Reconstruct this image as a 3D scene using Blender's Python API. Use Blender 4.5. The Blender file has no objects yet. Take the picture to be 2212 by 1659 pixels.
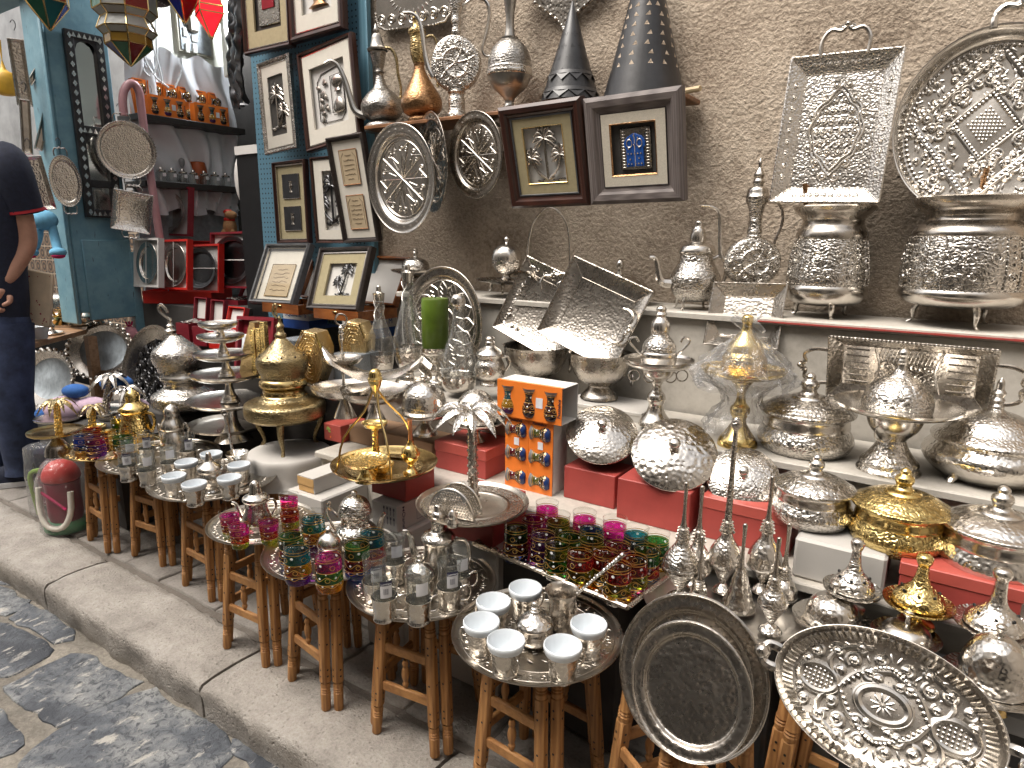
import bpy, math, random
import numpy as np
from math import sin, cos, pi, radians, atan, atan2, sqrt
from mathutils import Vector, Matrix
random.seed(7)
SC = bpy.context.scene
COL = SC.collection
V = Vector
# ---------------------------------------------------------------- camera model (used to measure the photo)
FPX, CX, CY, CAMH = 1440., 1106., 829.5, 1.25
YAW, PITCH, ROLL = radians(33.6), atan(318 / 1440), radians(0.56)
_f = V((-sin(YAW) * cos(PITCH), cos(YAW) * cos(PITCH), -sin(PITCH)))
_r0 = V((cos(YAW), sin(YAW), 0)); _u0 = _r0.cross(_f)
_r = _r0 * cos(ROLL) + _u0 * sin(ROLL); _u = _u0 * cos(ROLL) - _r0 * sin(ROLL)
CAM = V((0, 0, CAMH))
def ray(x, y): return _f * FPX + _r * (x - CX) - _u * (y - CY)
def atz(x, y, z):
 d = ray(x, y); return CAM + d * ((z - CAMH) / d.z)
def aty(x, y, Y):
 d = ray(x, y); return CAM + d * (Y / d.y)
def atx(x, y, X):
 d = ray(x, y); return CAM + d * (X / d.x)
def atyz(px, Y, Z):      # the point of the line y=Y, z=Z seen in image column px
 b = V((0, Y, Z - CAMH)); k = (px - CX) / FPX
 return V((-(b.dot(_r) - k * b.dot(_f)) / (_r.x - k * _f.x), Y, Z))
def depth(p): return (V(p) - CAM).dot(_f)
def proj(p):
 v = V(p) - CAM; k = FPX / v.dot(_f); return V((CX + k * v.dot(_r), CY - k * v.dot(_u)))
# levels of the stall
WALL, L1Y, L1Z, L2Y, L2Z, L3Y, L3Z, PLY, PLZ = 2.36, 2.08, 1.021, 1.76, .69, 1.5, .50, 1.35, .43
SHZ, SHY = 1.69, 2.16
# ---------------------------------------------------------------- mesh builder
def crom(pts, n=3, corner=70):
 P = [V(p) for p in pts]
 if len(P) < 3 or n < 2: return P
 out = []
 def tang(i):
  if i in (0, len(P) - 1): return V((0,) * len(P[0]))
  a, b = P[i] - P[i - 1], P[i + 1] - P[i]
  if a.length < 1e-9 or b.length < 1e-9: return V((0,) * len(P[0]))
  if a.angle(b) > radians(corner): return V((0,) * len(P[0]))
  m = (a.normalized() + b.normalized()); m.normalize()
  return m * min(a.length, b.length)
 for i in range(len(P) - 1):
  p0, p1, t0, t1 = P[i], P[i + 1], tang(i), tang(i + 1)
  L = (p1 - p0).length
  if t0.length > 1e-9: t0 = t0.normalized() * L
  if t1.length > 1e-9: t1 = t1.normalized() * L
  for j in range(n):
   t = j / n; t2, t3 = t * t, t * t * t
   if t0.length < 1e-9 and t1.length < 1e-9: q = p0.lerp(p1, t)
   else:
    a = t0 if t0.length > 1e-9 else (p1 - p0); b = t1 if t1.length > 1e-9 else (p1 - p0)
    q = p0 * (2 * t3 - 3 * t2 + 1) + a * (t3 - 2 * t2 + t) + p1 * (-2 * t3 + 3 * t2) + b * (t3 - t2)
   out.append(q)
 out.append(P[-1]); return out
class MB:
 def __init__(s): s.v = []; s.f = []; s.m = []
 def add(s, vs, fs, M=None, mi=0):
  o = len(s.v)
  s.v += [tuple(M @ V(v)) for v in vs] if M is not None else [tuple(v) for v in vs]
  for f in fs: s.f.append([i + o for i in f]); s.m.append(mi)
  return s
 def box(s, c, d, M=None, mi=0, bev=0, taper=1.):
  x, y, z = d[0] / 2, d[1] / 2, d[2] / 2
  b = min(bev, x * .9, y * .9, z * .9)
  vs = []; T = Matrix.Translation(c)
  if M is not None: T = M @ T
  if b <= 0:
   vs = [(sx * x * (taper if sz < 0 else 1), sy * y * (taper if sz < 0 else 1), sz * z) for sz in (-1, 1) for sx, sy in ((-1, -1), (1, -1), (1, 1), (-1, 1))]
   return s.add(vs, [(3, 2, 1, 0), (4, 5, 6, 7), (0, 1, 5, 4), (1, 2, 6, 5), (2, 3, 7, 6), (3, 0, 4, 7)], T, mi)
  ix = {}
  for sx in (-1, 1):
   for sy in (-1, 1):
    for sz in (-1, 1):
     for a in range(3):
      p = [sx * (x - b), sy * (y - b), sz * (z - b)]; p[a] += (sx, sy, sz)[a] * b
      ix[sx, sy, sz, a] = len(vs); vs.append(p)
  fs = []
  for a in range(3):
   o1, o2 = [(1, 2), (2, 0), (0, 1)][a]
   for sg in (-1, 1):
    q = []
    for u, w in ((-1, -1), (1, -1), (1, 1), (-1, 1)):
     k = [0, 0, 0]; k[a] = sg; k[o1] = u; k[o2] = w; q.append(ix[k[0], k[1], k[2], a])
    fs.append(q if sg > 0 else q[::-1])
   for u in (-1, 1):
    for w in (-1, 1):
     def id(sg, ax):
      k = [0, 0, 0]; k[a] = sg; k[o1] = u; k[o2] = w; return ix[k[0], k[1], k[2], ax]
     q = [id(-1, o1), id(1, o1), id(1, o2), id(-1, o2)]
     fs.append(q if u * w < 0 else q[::-1])
  for sx in (-1, 1):
   for sy in (-1, 1):
    for sz in (-1, 1):
     q = [ix[sx, sy, sz, a] for a in range(3)]; fs.append(q if sx * sy * sz > 0 else q[::-1])
  return s.add(vs, fs, T, mi)
 def lathe(s, prof, seg=28, M=None, mi=0, sq=1., n=3, wob=None, a0=0., a1=2 * pi):
  P = crom(prof, n); full = abs(a1 - a0 - 2 * pi) < 1e-6; k = seg if full else seg + 1
  vs = []; fs = []
  for i, p in enumerate(P):
   for j in range(k):
    a = a0 + (a1 - a0) * j / seg; r = max(p[0], 1e-5)
    if wob: r *= 1 + wob(a, p[0], p[1])
    vs.append((r * cos(a), r * sin(a) * sq, p[1]))
  for i in range(len(P) - 1):
   for j in range(seg):
    a, b = i * k + j, i * k + (j + 1) % k
    fs.append((a, b, b + k, a + k))
  return s.add(vs, fs, M, mi)
 def tube(s, pts, r, seg=8, M=None, mi=0, n=3, cap=True, flat=1., closed=False, up=None):
  P = crom(pts, n, 170) if n > 1 else [V(p) for p in pts]
  N = len(P); vs = []; fs = []
  R = r if isinstance(r, (list, tuple)) else [r, r]
  up0 = V(up) if up else None; prev = None
  for i, p in enumerate(P):
   t = (P[min(i + 1, N - 1)] - P[max(i - 1, 0)])
   if closed: t = P[(i + 1) % N] - P[i - 1]
   if t.length < 1e-9: t = V((0, 0, 1))
   t.normalize()
   if prev is None:
    a = up0 if up0 else (V((0, 0, 1)) if abs(t.z) < .9 else V((1, 0, 0)))
    x = (a - t * a.dot(t)).normalized()
   else: x = (prev - t * prev.dot(t)); x = x.normalized() if x.length > 1e-6 else V((1, 0, 0))
   prev = x; y = t.cross(x)
   u = i / (N - 1) * (len(R) - 1); k = min(int(u), len(R) - 2); rr = R[k] + (R[k + 1] - R[k]) * (u - k)
   for j in range(seg):
    an = 2 * pi * j / seg; vs.append(p + x * (cos(an) * rr) + y * (sin(an) * rr * flat))
  for i in range(N if closed else N - 1):
   for j in range(seg):
    a, b = i * seg + j, i * seg + (j + 1) % seg; c = ((i + 1) % N) * seg
    fs.append((a, b, c + (j + 1) % seg, c + j))
  if cap and not closed: fs += [tuple(range(seg))[::-1], tuple((N - 1) * seg + j for j in range(seg))]
  return s.add(vs, fs, M, mi)
 def sph(s, c, r, M=None, mi=0, seg=10, rings=6, sc=(1, 1, 1)):
  pr = [(r * sin(pi * i / rings), -r * cos(pi * i / rings)) for i in range(rings + 1)]
  T = Matrix.Translation(c) @ Matrix.Diagonal((*sc, 1))
  return s.lathe(pr, seg, (M @ T) if M is not None else T, mi, n=1)
 def prism(s, poly, t, M=None, mi=0, z0=0., bev=0.):   # 2-D outline (ccw) extruded to thickness t
  n = len(poly)
  vs = [(x, y, z0) for x, y in poly] + [(x, y, z0 + t - bev) for x, y in poly]
  fs = [tuple(range(n))[::-1]] + [(i, (i + 1) % n, n + (i + 1) % n, n + i) for i in range(n)]
  if bev > 0:
   cx, cy = sum(p[0] for p in poly) / n, sum(p[1] for p in poly) / n
   for x, y in poly:
    d = V((cx - x, cy - y)); d = d.normalized() * bev; vs.append((x + d.x, y + d.y, z0 + t))
   fs += [(n + i, n + (i + 1) % n, 2 * n + (i + 1) % n, 2 * n + i) for i in range(n)] + [tuple(range(2 * n, 3 * n))]
  else: fs.append(tuple(range(n, 2 * n)))
  return s.add(vs, fs, M, mi)
 def build(s, name, mats, parent=None, smooth=40, loc=None):
  me = bpy.data.meshes.new(name); me.from_pydata(s.v, [], s.f)
  if not isinstance(mats, (list, tuple)): mats = [mats]
  for m in mats: me.materials.append(MAT[m] if isinstance(m, str) else m)
  if len(mats) > 1: me.polygons.foreach_set('material_index', s.m)
  if smooth:
   me.polygons.foreach_set('use_smooth', [True] * len(s.f)); me.set_sharp_from_angle(angle=radians(smooth))
  me.update()
  o = bpy.data.objects.new(name, me); COL.objects.link(o)
  if parent is not None: o.parent = parent
  if loc is not None: o.location = loc
  return o
def tag(o, label, cat, group=None, kind=None):
 if label: o['label'] = label
 if cat: o['category'] = cat
 if group: o['group'] = group
 if kind: o['kind'] = kind
 return o
def struct(o):
 o['kind'] = 'structure'; return o
def empty(name, loc=(0, 0, 0), M=None):
 o = bpy.data.objects.new(name, None); COL.objects.link(o); o.empty_display_size = .02
 if M is not None: o.matrix_world = M
 else: o.location = loc
 return o
KIDS = {}
def dup(root, loc=None, rotz=None, label=None, group=None, M=None):
 r = root.copy(); COL.objects.link(r)
 if M is not None: r.matrix_world = M
 if loc is not None: r.location = loc
 if rotz is not None: r.rotation_euler = (r.rotation_euler[0], r.rotation_euler[1], rotz)
 if label: r['label'] = label
 if group: r['group'] = group
 for ch in list(root.children):
  c = ch.copy(); COL.objects.link(c); c.parent = r
  for g in list(ch.children):
   d = g.copy(); COL.objects.link(d); d.parent = c
 return r
class Ob:
 """a thing whose parts are measured in photo pixels: X across, absolute image rows for height"""
 def __init__(s, name, label, cat, px, py=None, z=None, y=None, group=None, rz=None, lean=0, pitch=0, p=None):
  s.p = V(p) if p is not None else (atyz(px, y, z) if py is None else atz(px, py, z))
  s.h = depth(s.p) / FPX
  q = proj(s.p); s.py = q.y; s.px = q.x
  s.v = .1 / (proj(s.p + V((0, 0, .1))) - q).length
  s.root = empty(name, s.p); s.root.rotation_euler = (pitch, radians(lean), YAW if rz is None else rz)
  tag(s.root, label, cat, group)
 def pr(s, prof): return [(r * s.h, (s.py - Y) * s.v) for r, Y in prof]
 def pt(s, x, Y, d=0): return V(((x - s.px) * s.h, d * s.h, (s.py - Y) * s.v))
 def lat(s, part, prof, mat, seg=28, x=None, d=0, sq=1., n=3, par=None, wob=None, extra=None):
  m = MB(); M = Matrix.Translation((0 if x is None else (x - s.px) * s.h, d * s.h, 0))
  m.lathe(s.pr(prof), seg, M, sq=sq, n=n, wob=wob)
  if extra: extra(m)
  return m.build(part, mat, par or s.root)
 def tub(s, part, pts, r, mat, seg=8, flat=1., par=None, n=3, up=None):
  m = MB(); rr = [a * s.h for a in r] if isinstance(r, (list, tuple)) else r * s.h
  m.tube([s.pt(*p) for p in pts], rr, seg, flat=flat, n=n, up=up); return m.build(part, mat, par or s.root)
 def legs(s, n, r0, Y0, r1, Y1, mat, w=5, a0=30, name='leg', foot=True, knee=1.12):
  for i in range(n):
   a = radians(a0 + 360 * i / n); c, t = cos(a), sin(a)
   z0, z1 = (s.py - Y0) * s.v, (s.py - Y1) * s.v
   P = [V((r0 * s.h * c, r0 * s.h * t, z0)), V((r0 * knee * s.h * c, r0 * knee * s.h * t, z0 + (z1 - z0) * .35)), V((r1 * .95 * s.h * c, r1 * .95 * s.h * t, z0 + (z1 - z0) * .8)), V((r1 * 1.06 * s.h * c, r1 * 1.06 * s.h * t, z1 + w * .3 * s.h))]
   m = MB().tube(P, [w * 1.2 * s.h, w * s.h, w * .5 * s.h, w * .7 * s.h], 8)
   m.build(name, mat, s.root)
 def ring(s, part, x, Y, R, r, mat, d=0, axis='y', par=None):
  c = s.pt(x, Y, d); m = MB()
  pts = [c + V((cos(a) * R * s.h, 0, sin(a) * R * s.h) if axis == 'y' else (0, cos(a) * R * s.h, sin(a) * R * s.h)) for a in [2 * pi * i / 20 for i in range(20)]]
  m.tube(pts, r * s.h, 6, n=1, closed=True); return m.build(part, mat, par or s.root)
def fitrect(tl, tr, br, bl, yb, span=.35, dy=0.):
 """leaning rectangle from its four photo corners; its foot stands at depth yb; dy = how much deeper its right side is"""
 best = None
 for i in range(-70, 71):
  yt = yb + span * i / 70
  P = [aty(*tl, yt - dy / 2), aty(*tr, yt + dy / 2), aty(*br, yb + dy / 2), aty(*bl, yb - dy / 2)]
  X1, X2, Y1, Y2 = P[1] - P[0], P[2] - P[3], P[0] - P[3], P[1] - P[2]
  e = X1.normalized().dot(Y1.normalized()) ** 2 + X2.normalized().dot(Y2.normalized()) ** 2 + ((X1.length - X2.length) / X2.length) ** 2 + ((Y1.length - Y2.length) / Y2.length) ** 2 + .02 * (i / 70) ** 2
  if best is None or e < best[0]: best = (e, P)
 P = best[1]
 X = ((P[1] - P[0]) + (P[2] - P[3])); w = X.length / 2; X.normalize()
 Y = ((P[0] - P[3]) + (P[1] - P[2])); h = Y.length / 2
 Y = (Y - X * Y.dot(X)).normalized(); Z = X.cross(Y)
 c = (P[0] + P[1] + P[2] + P[3]) / 4
 if Z.dot(CAM - c) < 0: Z = -Z; X = -X
 return Matrix((X, Y, Z)).transposed().to_4x4(), c, w, h
def mat4(R, c):
 M = R.copy(); M.translation = c; return M
def facing(c, n, up=(0, 0, 1)):
 Z = V(n).normalized(); X = V(up).cross(Z).normalized(); Y = Z.cross(X)
 return mat4(Matrix((X, Y, Z)).transposed().to_4x4(), c)
def rot2(v, a): return V((v[0] * cos(a) - v[1] * sin(a), v[0] * sin(a) + v[1] * cos(a)))
# ---------------------------------------------------------------- materials
MAT = {}
class NT:
 def __init__(s, name):
  s.m = bpy.data.materials.new(name); s.m.use_nodes = True; s.t = s.m.node_tree; s.t.nodes.clear()
  s.out = s.n('ShaderNodeOutputMaterial'); MAT[name] = s.m
 def n(s, typ, **kw):
  nd = s.t.nodes.new(typ)
  for k, v in kw.items():
   if k in nd.inputs: s.set(nd, k, v)
   else: setattr(nd, k, v)
  return nd
 def set(s, nd, k, v):
  i = nd.inputs[k]
  if hasattr(v, 'is_output'): s.t.links.new(v, i)
  elif isinstance(v, bpy.types.Node): s.t.links.new(v.outputs[0], i)
  else:
   if i.type == 'RGBA' and len(v) == 3: v = (*v, 1)
   i.default_value = v
 def coord(s, kind='Object'): return s.n('ShaderNodeTexCoord').outputs[kind]
 def map(s, co, scale=(1, 1, 1), loc=(0, 0, 0), rot=(0, 0, 0)):
  nd = s.n('ShaderNodeMapping', Scale=scale, Location=loc, Rotation=rot); s.set(nd, 'Vector', co); return nd.outputs[0]
 def noise(s, co, scale, detail=4., rough=.55, dist=0.):
  nd = s.n('ShaderNodeTexNoise', Scale=scale, Detail=detail, Roughness=rough, Distortion=dist); s.set(nd, 'Vector', co); return nd.outputs[0]
 def vor(s, co, scale, feature='F1', out='Distance', rnd=1.):
  nd = s.n('ShaderNodeTexVoronoi', feature=feature, Scale=scale, Randomness=rnd); s.set(nd, 'Vector', co); return nd.outputs[out]
 def wave(s, co, scale, dist=0., detail=2., dscale=1., typ='BANDS', d='X'):
  nd = s.n('ShaderNodeTexWave', wave_type=typ, Scale=scale, Distortion=dist, Detail=detail)
  nd.inputs['Detail Scale'].default_value = dscale
  if typ == 'BANDS': nd.bands_direction = d
  else: nd.rings_direction = d
  s.set(nd, 'Vector', co); return nd.outputs[0]
 def math(s, op, a, b=0., c=None, clamp=False):
  nd = s.n('ShaderNodeMath', operation=op, use_clamp=clamp)
  for i, x in enumerate((a, b) + ((c,) if c is not None else ())):
   if hasattr(x, 'is_output'): s.t.links.new(x, nd.inputs[i])
   else: nd.inputs[i].default_value = x
  return nd.outputs[0]
 def ramp(s, f, stops, interp='LINEAR'):
  nd = s.n('ShaderNodeValToRGB'); s.set(nd, 'Fac', f); r = nd.color_ramp; r.interpolation = interp
  while len(r.elements) < len(stops): r.elements.new(.5)
  for e, (p, c) in zip(r.elements, stops): e.position = p; e.color = (*c, 1) if not isinstance(c, (int, float)) else (c, c, c, 1)
  return nd.outputs[0]
 def mix(s, f, a, b, mode='MIX'):
  nd = s.n('ShaderNodeMix', data_type='RGBA', blend_type=mode)
  for i, x in ((0, f), (6, a), (7, b)):
   if hasattr(x, 'is_output'): s.t.links.new(x, nd.inputs[i])
   elif i == 0: nd.inputs[i].default_value = x
   else: nd.inputs[i].default_value = (*x, 1) if len(x) == 3 else x
  return nd.outputs[2]
 def bump(s, h, dist=.002, strength=1., normal=None):
  nd = s.n('ShaderNodeBump', Distance=dist, Strength=strength); s.set(nd, 'Height', h)
  if normal is not None: s.set(nd, 'Normal', normal)
  return nd.outputs[0]
 def bsdf(s, base, metal=0., rough=.5, normal=None, **kw):
  nd = s.n('ShaderNodeBsdfPrincipled'); s.set(nd, 'Base Color', base); s.set(nd, 'Metallic', metal); s.set(nd, 'Roughness', rough)
  if normal is not None: s.set(nd, 'Normal', normal)
  for k, v in kw.items(): s.set(nd, k.replace('_', ' '), v)
  return nd.outputs[0]
 def fres(s, ior, nm=None):
  b = s.n('ShaderNodeNewGeometry').outputs['Backfacing']; f = s.n('ShaderNodeFresnel'); s.set(f, 'IOR', s.math('POWER', ior, s.math('SUBTRACT', 1., s.math('MULTIPLY', b, 2.))))
  if nm is not None: s.set(f, 'Normal', nm)
  return f
 def done(s, sh): s.set(s.out, 'Surface', sh); return s.m
def metal(name, col, rough=.2, kind='', sc=110., strength=.5, dirt=.35, dist=.0015):
 t = NT(name); co = t.coord()
 nz = t.noise(co, 18, 5, .65)
 base = t.mix(t.math('MULTIPLY', t.ramp(nz, [(.42, 0), (.75, 1)]), dirt), col, tuple(c * .45 for c in col))
 rg = t.math('ADD', t.math('MULTIPLY', t.noise(co, 35, 3), .18), rough - .09)
 nm = None
 wob = t.bump(t.noise(co, 22, 2), .004, .25)
 if kind == 'h':      # hammered dents
  v = t.vor(co, sc, 'SMOOTH_F1'); nm = t.bump(v, .006 * 110 / sc, strength, wob)
 elif kind == 'e':    # chased scrollwork
  w = t.n('ShaderNodeVectorMath', operation='ADD'); s2 = t.n('ShaderNodeVectorMath', operation='SCALE', Scale=.012)
  nn = t.n('ShaderNodeTexNoise', Scale=sc * .45, Detail=1.); t.set(nn, 'Vector', co); t.set(s2, 0, nn.outputs['Color']); t.set(w, 0, co); t.set(w, 1, s2)
  a = t.wave(w.outputs[0], sc * .35, 9., 1., 1.2, 'RINGS', 'SPHERICAL'); b = t.vor(w.outputs[0], sc * .8, 'DISTANCE_TO_EDGE')
  hgt = t.math('ADD', t.math('MULTIPLY', a, .6), t.math('MULTIPLY', t.math('MINIMUM', b, .25), 2.2))
  nm = t.bump(hgt, dist, strength, wob)
  base = t.mix(t.math('MULTIPLY', t.ramp(hgt, [(.25, 1), (.6, 0)]), .55), base, tuple(c * .3 for c in col))
 elif kind == 'f':    # fine flutes / stipple
  nm = t.bump(t.noise(co, 260, 2), .0012, strength, wob)
 elif kind == 's': nm = wob
 else: nm = t.bump(t.noise(co, 30, 2), .003, .12)
 t.done(t.bsdf(base, 1., rg, nm))
S, ST, BR_, PW = (.66, .625, .575), (.50, .46, .41), (.64, .47, .21), (.42, .40, .37)
metal('silver', S, .23); metal('silver_hammered', S, .22, 'h', 120, .30); metal('silver_fine_hammered', S, .23, 'h', 170, .42); metal('silver_chased', S, .25, 'e', 110, .8)
metal('silver_coarse', S, .2, 'h', 85, .34)
metal('tarnished', ST, .26, '', dirt=.6); metal('tarnished_hammered', ST, .27, 'h', 130, .2, .6); metal('tarnished_chased', ST, .26, 'e', 130, .6, .6)
metal('tray_silver', (.47, .43, .375), .3, 'f', 100, .25, .55)
metal('brass', BR_, .19, '', dirt=.4); metal('brass_chased', (.62, .46, .22), .25, 'e', 110, .7); metal('old_brass', (.42, .33, .18), .3, 'e', 120, .6, .6); metal('gold', (.74, .56, .23), .17, '', dirt=.2); metal('gold_hammered', (.80, .6, .25), .17, 'h', 120, .5, .2)
metal('gold_chased', (.72, .55, .23), .2, 'e', 120, .7, .25); metal('old_copper', (.42, .24, .12), .33, 'e', 120, .5, .6)
metal('pewter', PW, .33, 'f', 100, .2, .5); metal('pewter_chased', PW, .32, 'e', 110, .6, .5); metal('copper', (.62, .30, .16), .3)
metal('dark_tray', (.16, .155, .15), .28, 'e', 45, 1., .3, .004); metal('gunmetal', (.12, .12, .125), .3); metal('gilt_mesh', (.60, .45, .23), .3, 'h', 210, .9, .1)
def simple(name, col, rough=.5, var=.15, sc=20., bump=0., bsc=80., spec=.5, **kw):
 t = NT(name); co = t.coord()
 nz = t.noise(co, sc, 5, .6)
 c = t.mix(t.ramp(nz, [(.3, 0), (.7, 1)]), tuple(x * (1 - var) for x in col), tuple(min(1, x * (1 + var)) for x in col))
 nm = t.bump(t.noise(co, bsc, 4), .002, bump) if bump else None
 t.done(t.bsdf(c, 0., rough, nm, Specular_IOR_Level=spec, **kw))
simple('white_cloth', (.74, .76, .79), .32, .05, 6); simple('white_card', (.50, .475, .44), .6, .05, 9); simple('paper', (.68, .66, .63), .7, .03)
simple('porcelain', (.70, .74, .77), .12, .02); simple('red_box', (.36, .055, .045), .55, .12, 14, .1); simple('red_lid', (.46, .085, .065), .5, .12, 14, .1)
simple('bright_red', (.55, .02, .012), .4, .08); simple('burgundy', (.20, .012, .022), .45, .15, 30, .1, 300); simple('orange', (.86, .22, .03), .4, .06); simple('cardboard', (.36, .22, .13), .75, .1, 8, .1, 200)
simple('kraft', (.60, .36, .14), .7, .1); simple('black', (.012, .012, .013), .4, .2); simple('soot', (.02, .02, .022), .42, .5, 14, .4, 40); simple('iron_cone', (.022, .022, .024), .34, .55, 9, .35, 25, Metallic=.0)
simple('navy_cloth', (.012, .016, .035), .85, .25, 60, .4, 500); simple('denim', (.035, .05, .105), .85, .55, 12, .5, 300); simple('skin', (.50, .27, .19), .5, .1, 25, .15, 200); simple('red_trim', (.45, .02, .03), .7)
simple('sole', (.70, .70, .70), .6); simple('bag_paper', (.62, .50, .36), .8, .1); simple('stick_wood', (.55, .42, .25), .6); simple('blue_plastic', (.02, .08, .32), .4); simple('green_wax', (.085, .14, .012), .35, .25, 12, .2, 40, Subsurface_Weight=.1)
simple('orange_wax', (.42, .09, .02), .4); simple('pink_plush', (.70, .32, .36), .9, .1, 60, .6, 400); simple('lilac_plush', (.60, .44, .55), .9, .1, 60, .6, 400); simple('magenta', (.55, .02, .12), .8); simple('sky_plush', (.16, .42, .62), .9, .1, 60, .6, 400); simple('tan_plush', (.40, .22, .10), .9, .2, 60, .6, 300)
simple('blue_plush', (.04, .14, .42), .9, .1, 60, .5, 400); simple('pink_pipe', (.55, .30, .32), .35, .08); simple('yellow_plastic', (.62, .36, .03), .5); simple('lime', (.30, .45, .10), .45); simple('hose', (.70, .66, .58), .5); simple('green_plastic', (.03, .2, .07), .4); simple('maroon_plastic', (.28, .02, .05), .35)
simple('parchment', (.46, .36, .23), .7, .08); simple('mat_board', (.66, .62, .54), .8, .04, 40, .15, 500); simple('mat_gold', (.40, .34, .20), .7, .08, 60, .2, 400); simple('mat_linen', (.62, .57, .47), .85, .12, 300, .4, 600); simple('ink', (.16, .11, .06), .7); simple('blue_enamel', (.02, .10, .42), .3); simple('ruby', (.25, .01, .02), .2); simple('velvet', (.08, .075, .07), .9)
simple('grey_marble', (.26, .265, .27), .35, .35, 5); simple('price', (.80, .80, .82), .5); simple('sticker_navy', (.02, .02, .06), .5); simple('bakelite', (.16, .145, .12), .4); simple('socket', (.72, .72, .68), .4); simple('panel_grey', (.30, .34, .37), .5, .3, 25); simple('panel_frame', (.45, .43, .36), .6); simple('cable', (.62, .65, .66), .5)
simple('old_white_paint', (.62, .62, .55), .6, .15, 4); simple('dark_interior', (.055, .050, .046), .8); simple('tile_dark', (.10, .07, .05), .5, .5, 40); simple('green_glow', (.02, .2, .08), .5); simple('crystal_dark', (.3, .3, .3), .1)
def wood(name, a, b, sc=1., rough=.45, d='Z'):
 t = NT(name); co = t.coord()
 k = {'Z': (14, 14, 1.2), 'X': (1.2, 14, 14), 'Y': (14, 1.2, 14)}[d]
 m = t.map(co, tuple(x * sc for x in k)); nz = t.noise(m, 6, 5, .6, .6); w = t.wave(m, 2.2, 5, 3, 1.5)
 f = t.math('ADD', t.math('MULTIPLY', nz, .65), t.math('MULTIPLY', w, .35))
 t.done(t.bsdf(t.ramp(f, [(.25, a), (.75, b)]), 0, rough, t.bump(f, .0008, .3)))
wood('pine', (.28, .125, .042), (.47, .235, .08), rough=.6); wood('pine_x', (.28, .125, .042), (.47, .235, .08), rough=.6, d='X')
wood('mahogany', (.030, .011, .008), (.065, .024, .016), rough=.28, d='X'); wood('mahogany_v', (.030, .011, .008), (.065, .024, .016), rough=.28, d='Y'); wood('burl', (.16, .05, .016), (.34, .12, .035), .5, .25, 'X'); wood('grey_wood', (.10, .082, .078), (.20, .17, .16), 1.4, .6, 'X'); wood('grey_wood_v', (.10, .082, .078), (.20, .17, .16), 1.4, .6, 'Y')
wood('shelf_wood', (.16, .07, .03), (.30, .14, .06), d='X'); wood('table_wood', (.22, .12, .06), (.38, .22, .12), d='X'); wood('black_wood', (.012, .01, .009), (.03, .026, .024), d='X'); wood('espresso', (.022, .016, .015), (.05, .038, .034), rough=.35, d='X')
wood('blue_wood', (.10, .23, .31), (.17, .34, .43), .5, .5); wood('slate_frame', (.06, .062, .066), (.11, .112, .118), rough=.35, d='X')
# painted shelving boards, plaster, stone
def stone(name, cols, sc, bumpd, fine=90., rough=.75, pits=0.):
 t = NT(name); co = t.coord()
 a = t.noise(co, sc, 7, .62, .4); b = t.noise(co, fine, 5, .7)
 f = t.math('ADD', t.math('MULTIPLY', a, .6), t.math('MULTIPLY', b, .4))
 c = t.ramp(f, [(.30, cols[0]), (.5, cols[1]), (.68, cols[2])])
 h = t.math('ADD', t.math('MULTIPLY', a, .7), t.math('MULTIPLY', b, .5))
 if pits:
  v = t.vor(co, 60); p = t.ramp(v, [(.05, 0), (.3, 1)]); c = t.mix(t.math('MULTIPLY', t.math('SUBTRACT', 1., p), pits), c, cols[0]); h = t.math('ADD', h, t.math('MULTIPLY', p, .3))
 t.done(t.bsdf(c, 0, rough, t.bump(h, bumpd, .9)))
t = NT('stucco'); co = t.coord(); a = t.noise(co, 3.5, 6, .6, .4); b = t.noise(co, 78, 4, .6); g = t.noise(co, 20, 3, .6)
f = t.math('ADD', t.math('MULTIPLY', a, .45), t.math('ADD', t.math('MULTIPLY', b, .40), t.math('MULTIPLY', g, .15)))
t.done(t.bsdf(t.ramp(f, [(.34, (.23, .175, .125)), (.5, (.48, .39, .30)), (.64, (.64, .54, .43))]), 0, .88, t.bump(t.math('ADD', b, t.math('MULTIPLY', g, .35)), .013, .85)))
stone('kerb_stone', ((.17, .152, .132), (.33, .30, .265), (.47, .435, .395)), 9., .012, 120., .7, .15)
stone('paver', ((.13, .115, .10), (.23, .208, .185), (.31, .285, .255)), 5., .006, 110., .7, .4)
stone('mortar', ((.07, .062, .052), (.20, .18, .15), (.36, .325, .27)), 7., .01, 90., .85)
stone('pave_mortar', ((.10, .085, .07), (.15, .13, .11), (.21, .185, .16)), 8., .01, 90., .9)
stone('white_board', ((.32, .29, .245), (.49, .455, .40), (.58, .545, .485)), 3., .001, 40., .55)
stone('opposite_plaster', ((.38, .34, .29), (.55, .50, .44), (.64, .59, .53)), 2., .01, 40., .9)
t = NT('flagstone'); co = t.coord()
a = t.noise(co, 3.2, 6, .6, .5); b = t.noise(co, 42, 6, .75, .8); g = t.noise(t.map(co, (1, .45, 1), rot=(0, 0, .6)), 26, 5, .7)
c = t.ramp(a, [(.38, (.035, .040, .050)), (.5, (.10, .11, .125)), (.62, (.27, .275, .27))])
c = t.mix(t.ramp(b, [(.48, 0), (.62, 1)]), c, (.04, .045, .055)); c = t.mix(t.ramp(g, [(.58, 0), (.65, 1)]), c, (.42, .40, .36))
t.done(t.bsdf(c, 0, t.math('ADD', t.math('MULTIPLY', b, .3), .38), t.bump(t.math('ADD', b, t.math('MULTIPLY', g, .7)), .006, .8)))
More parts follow.
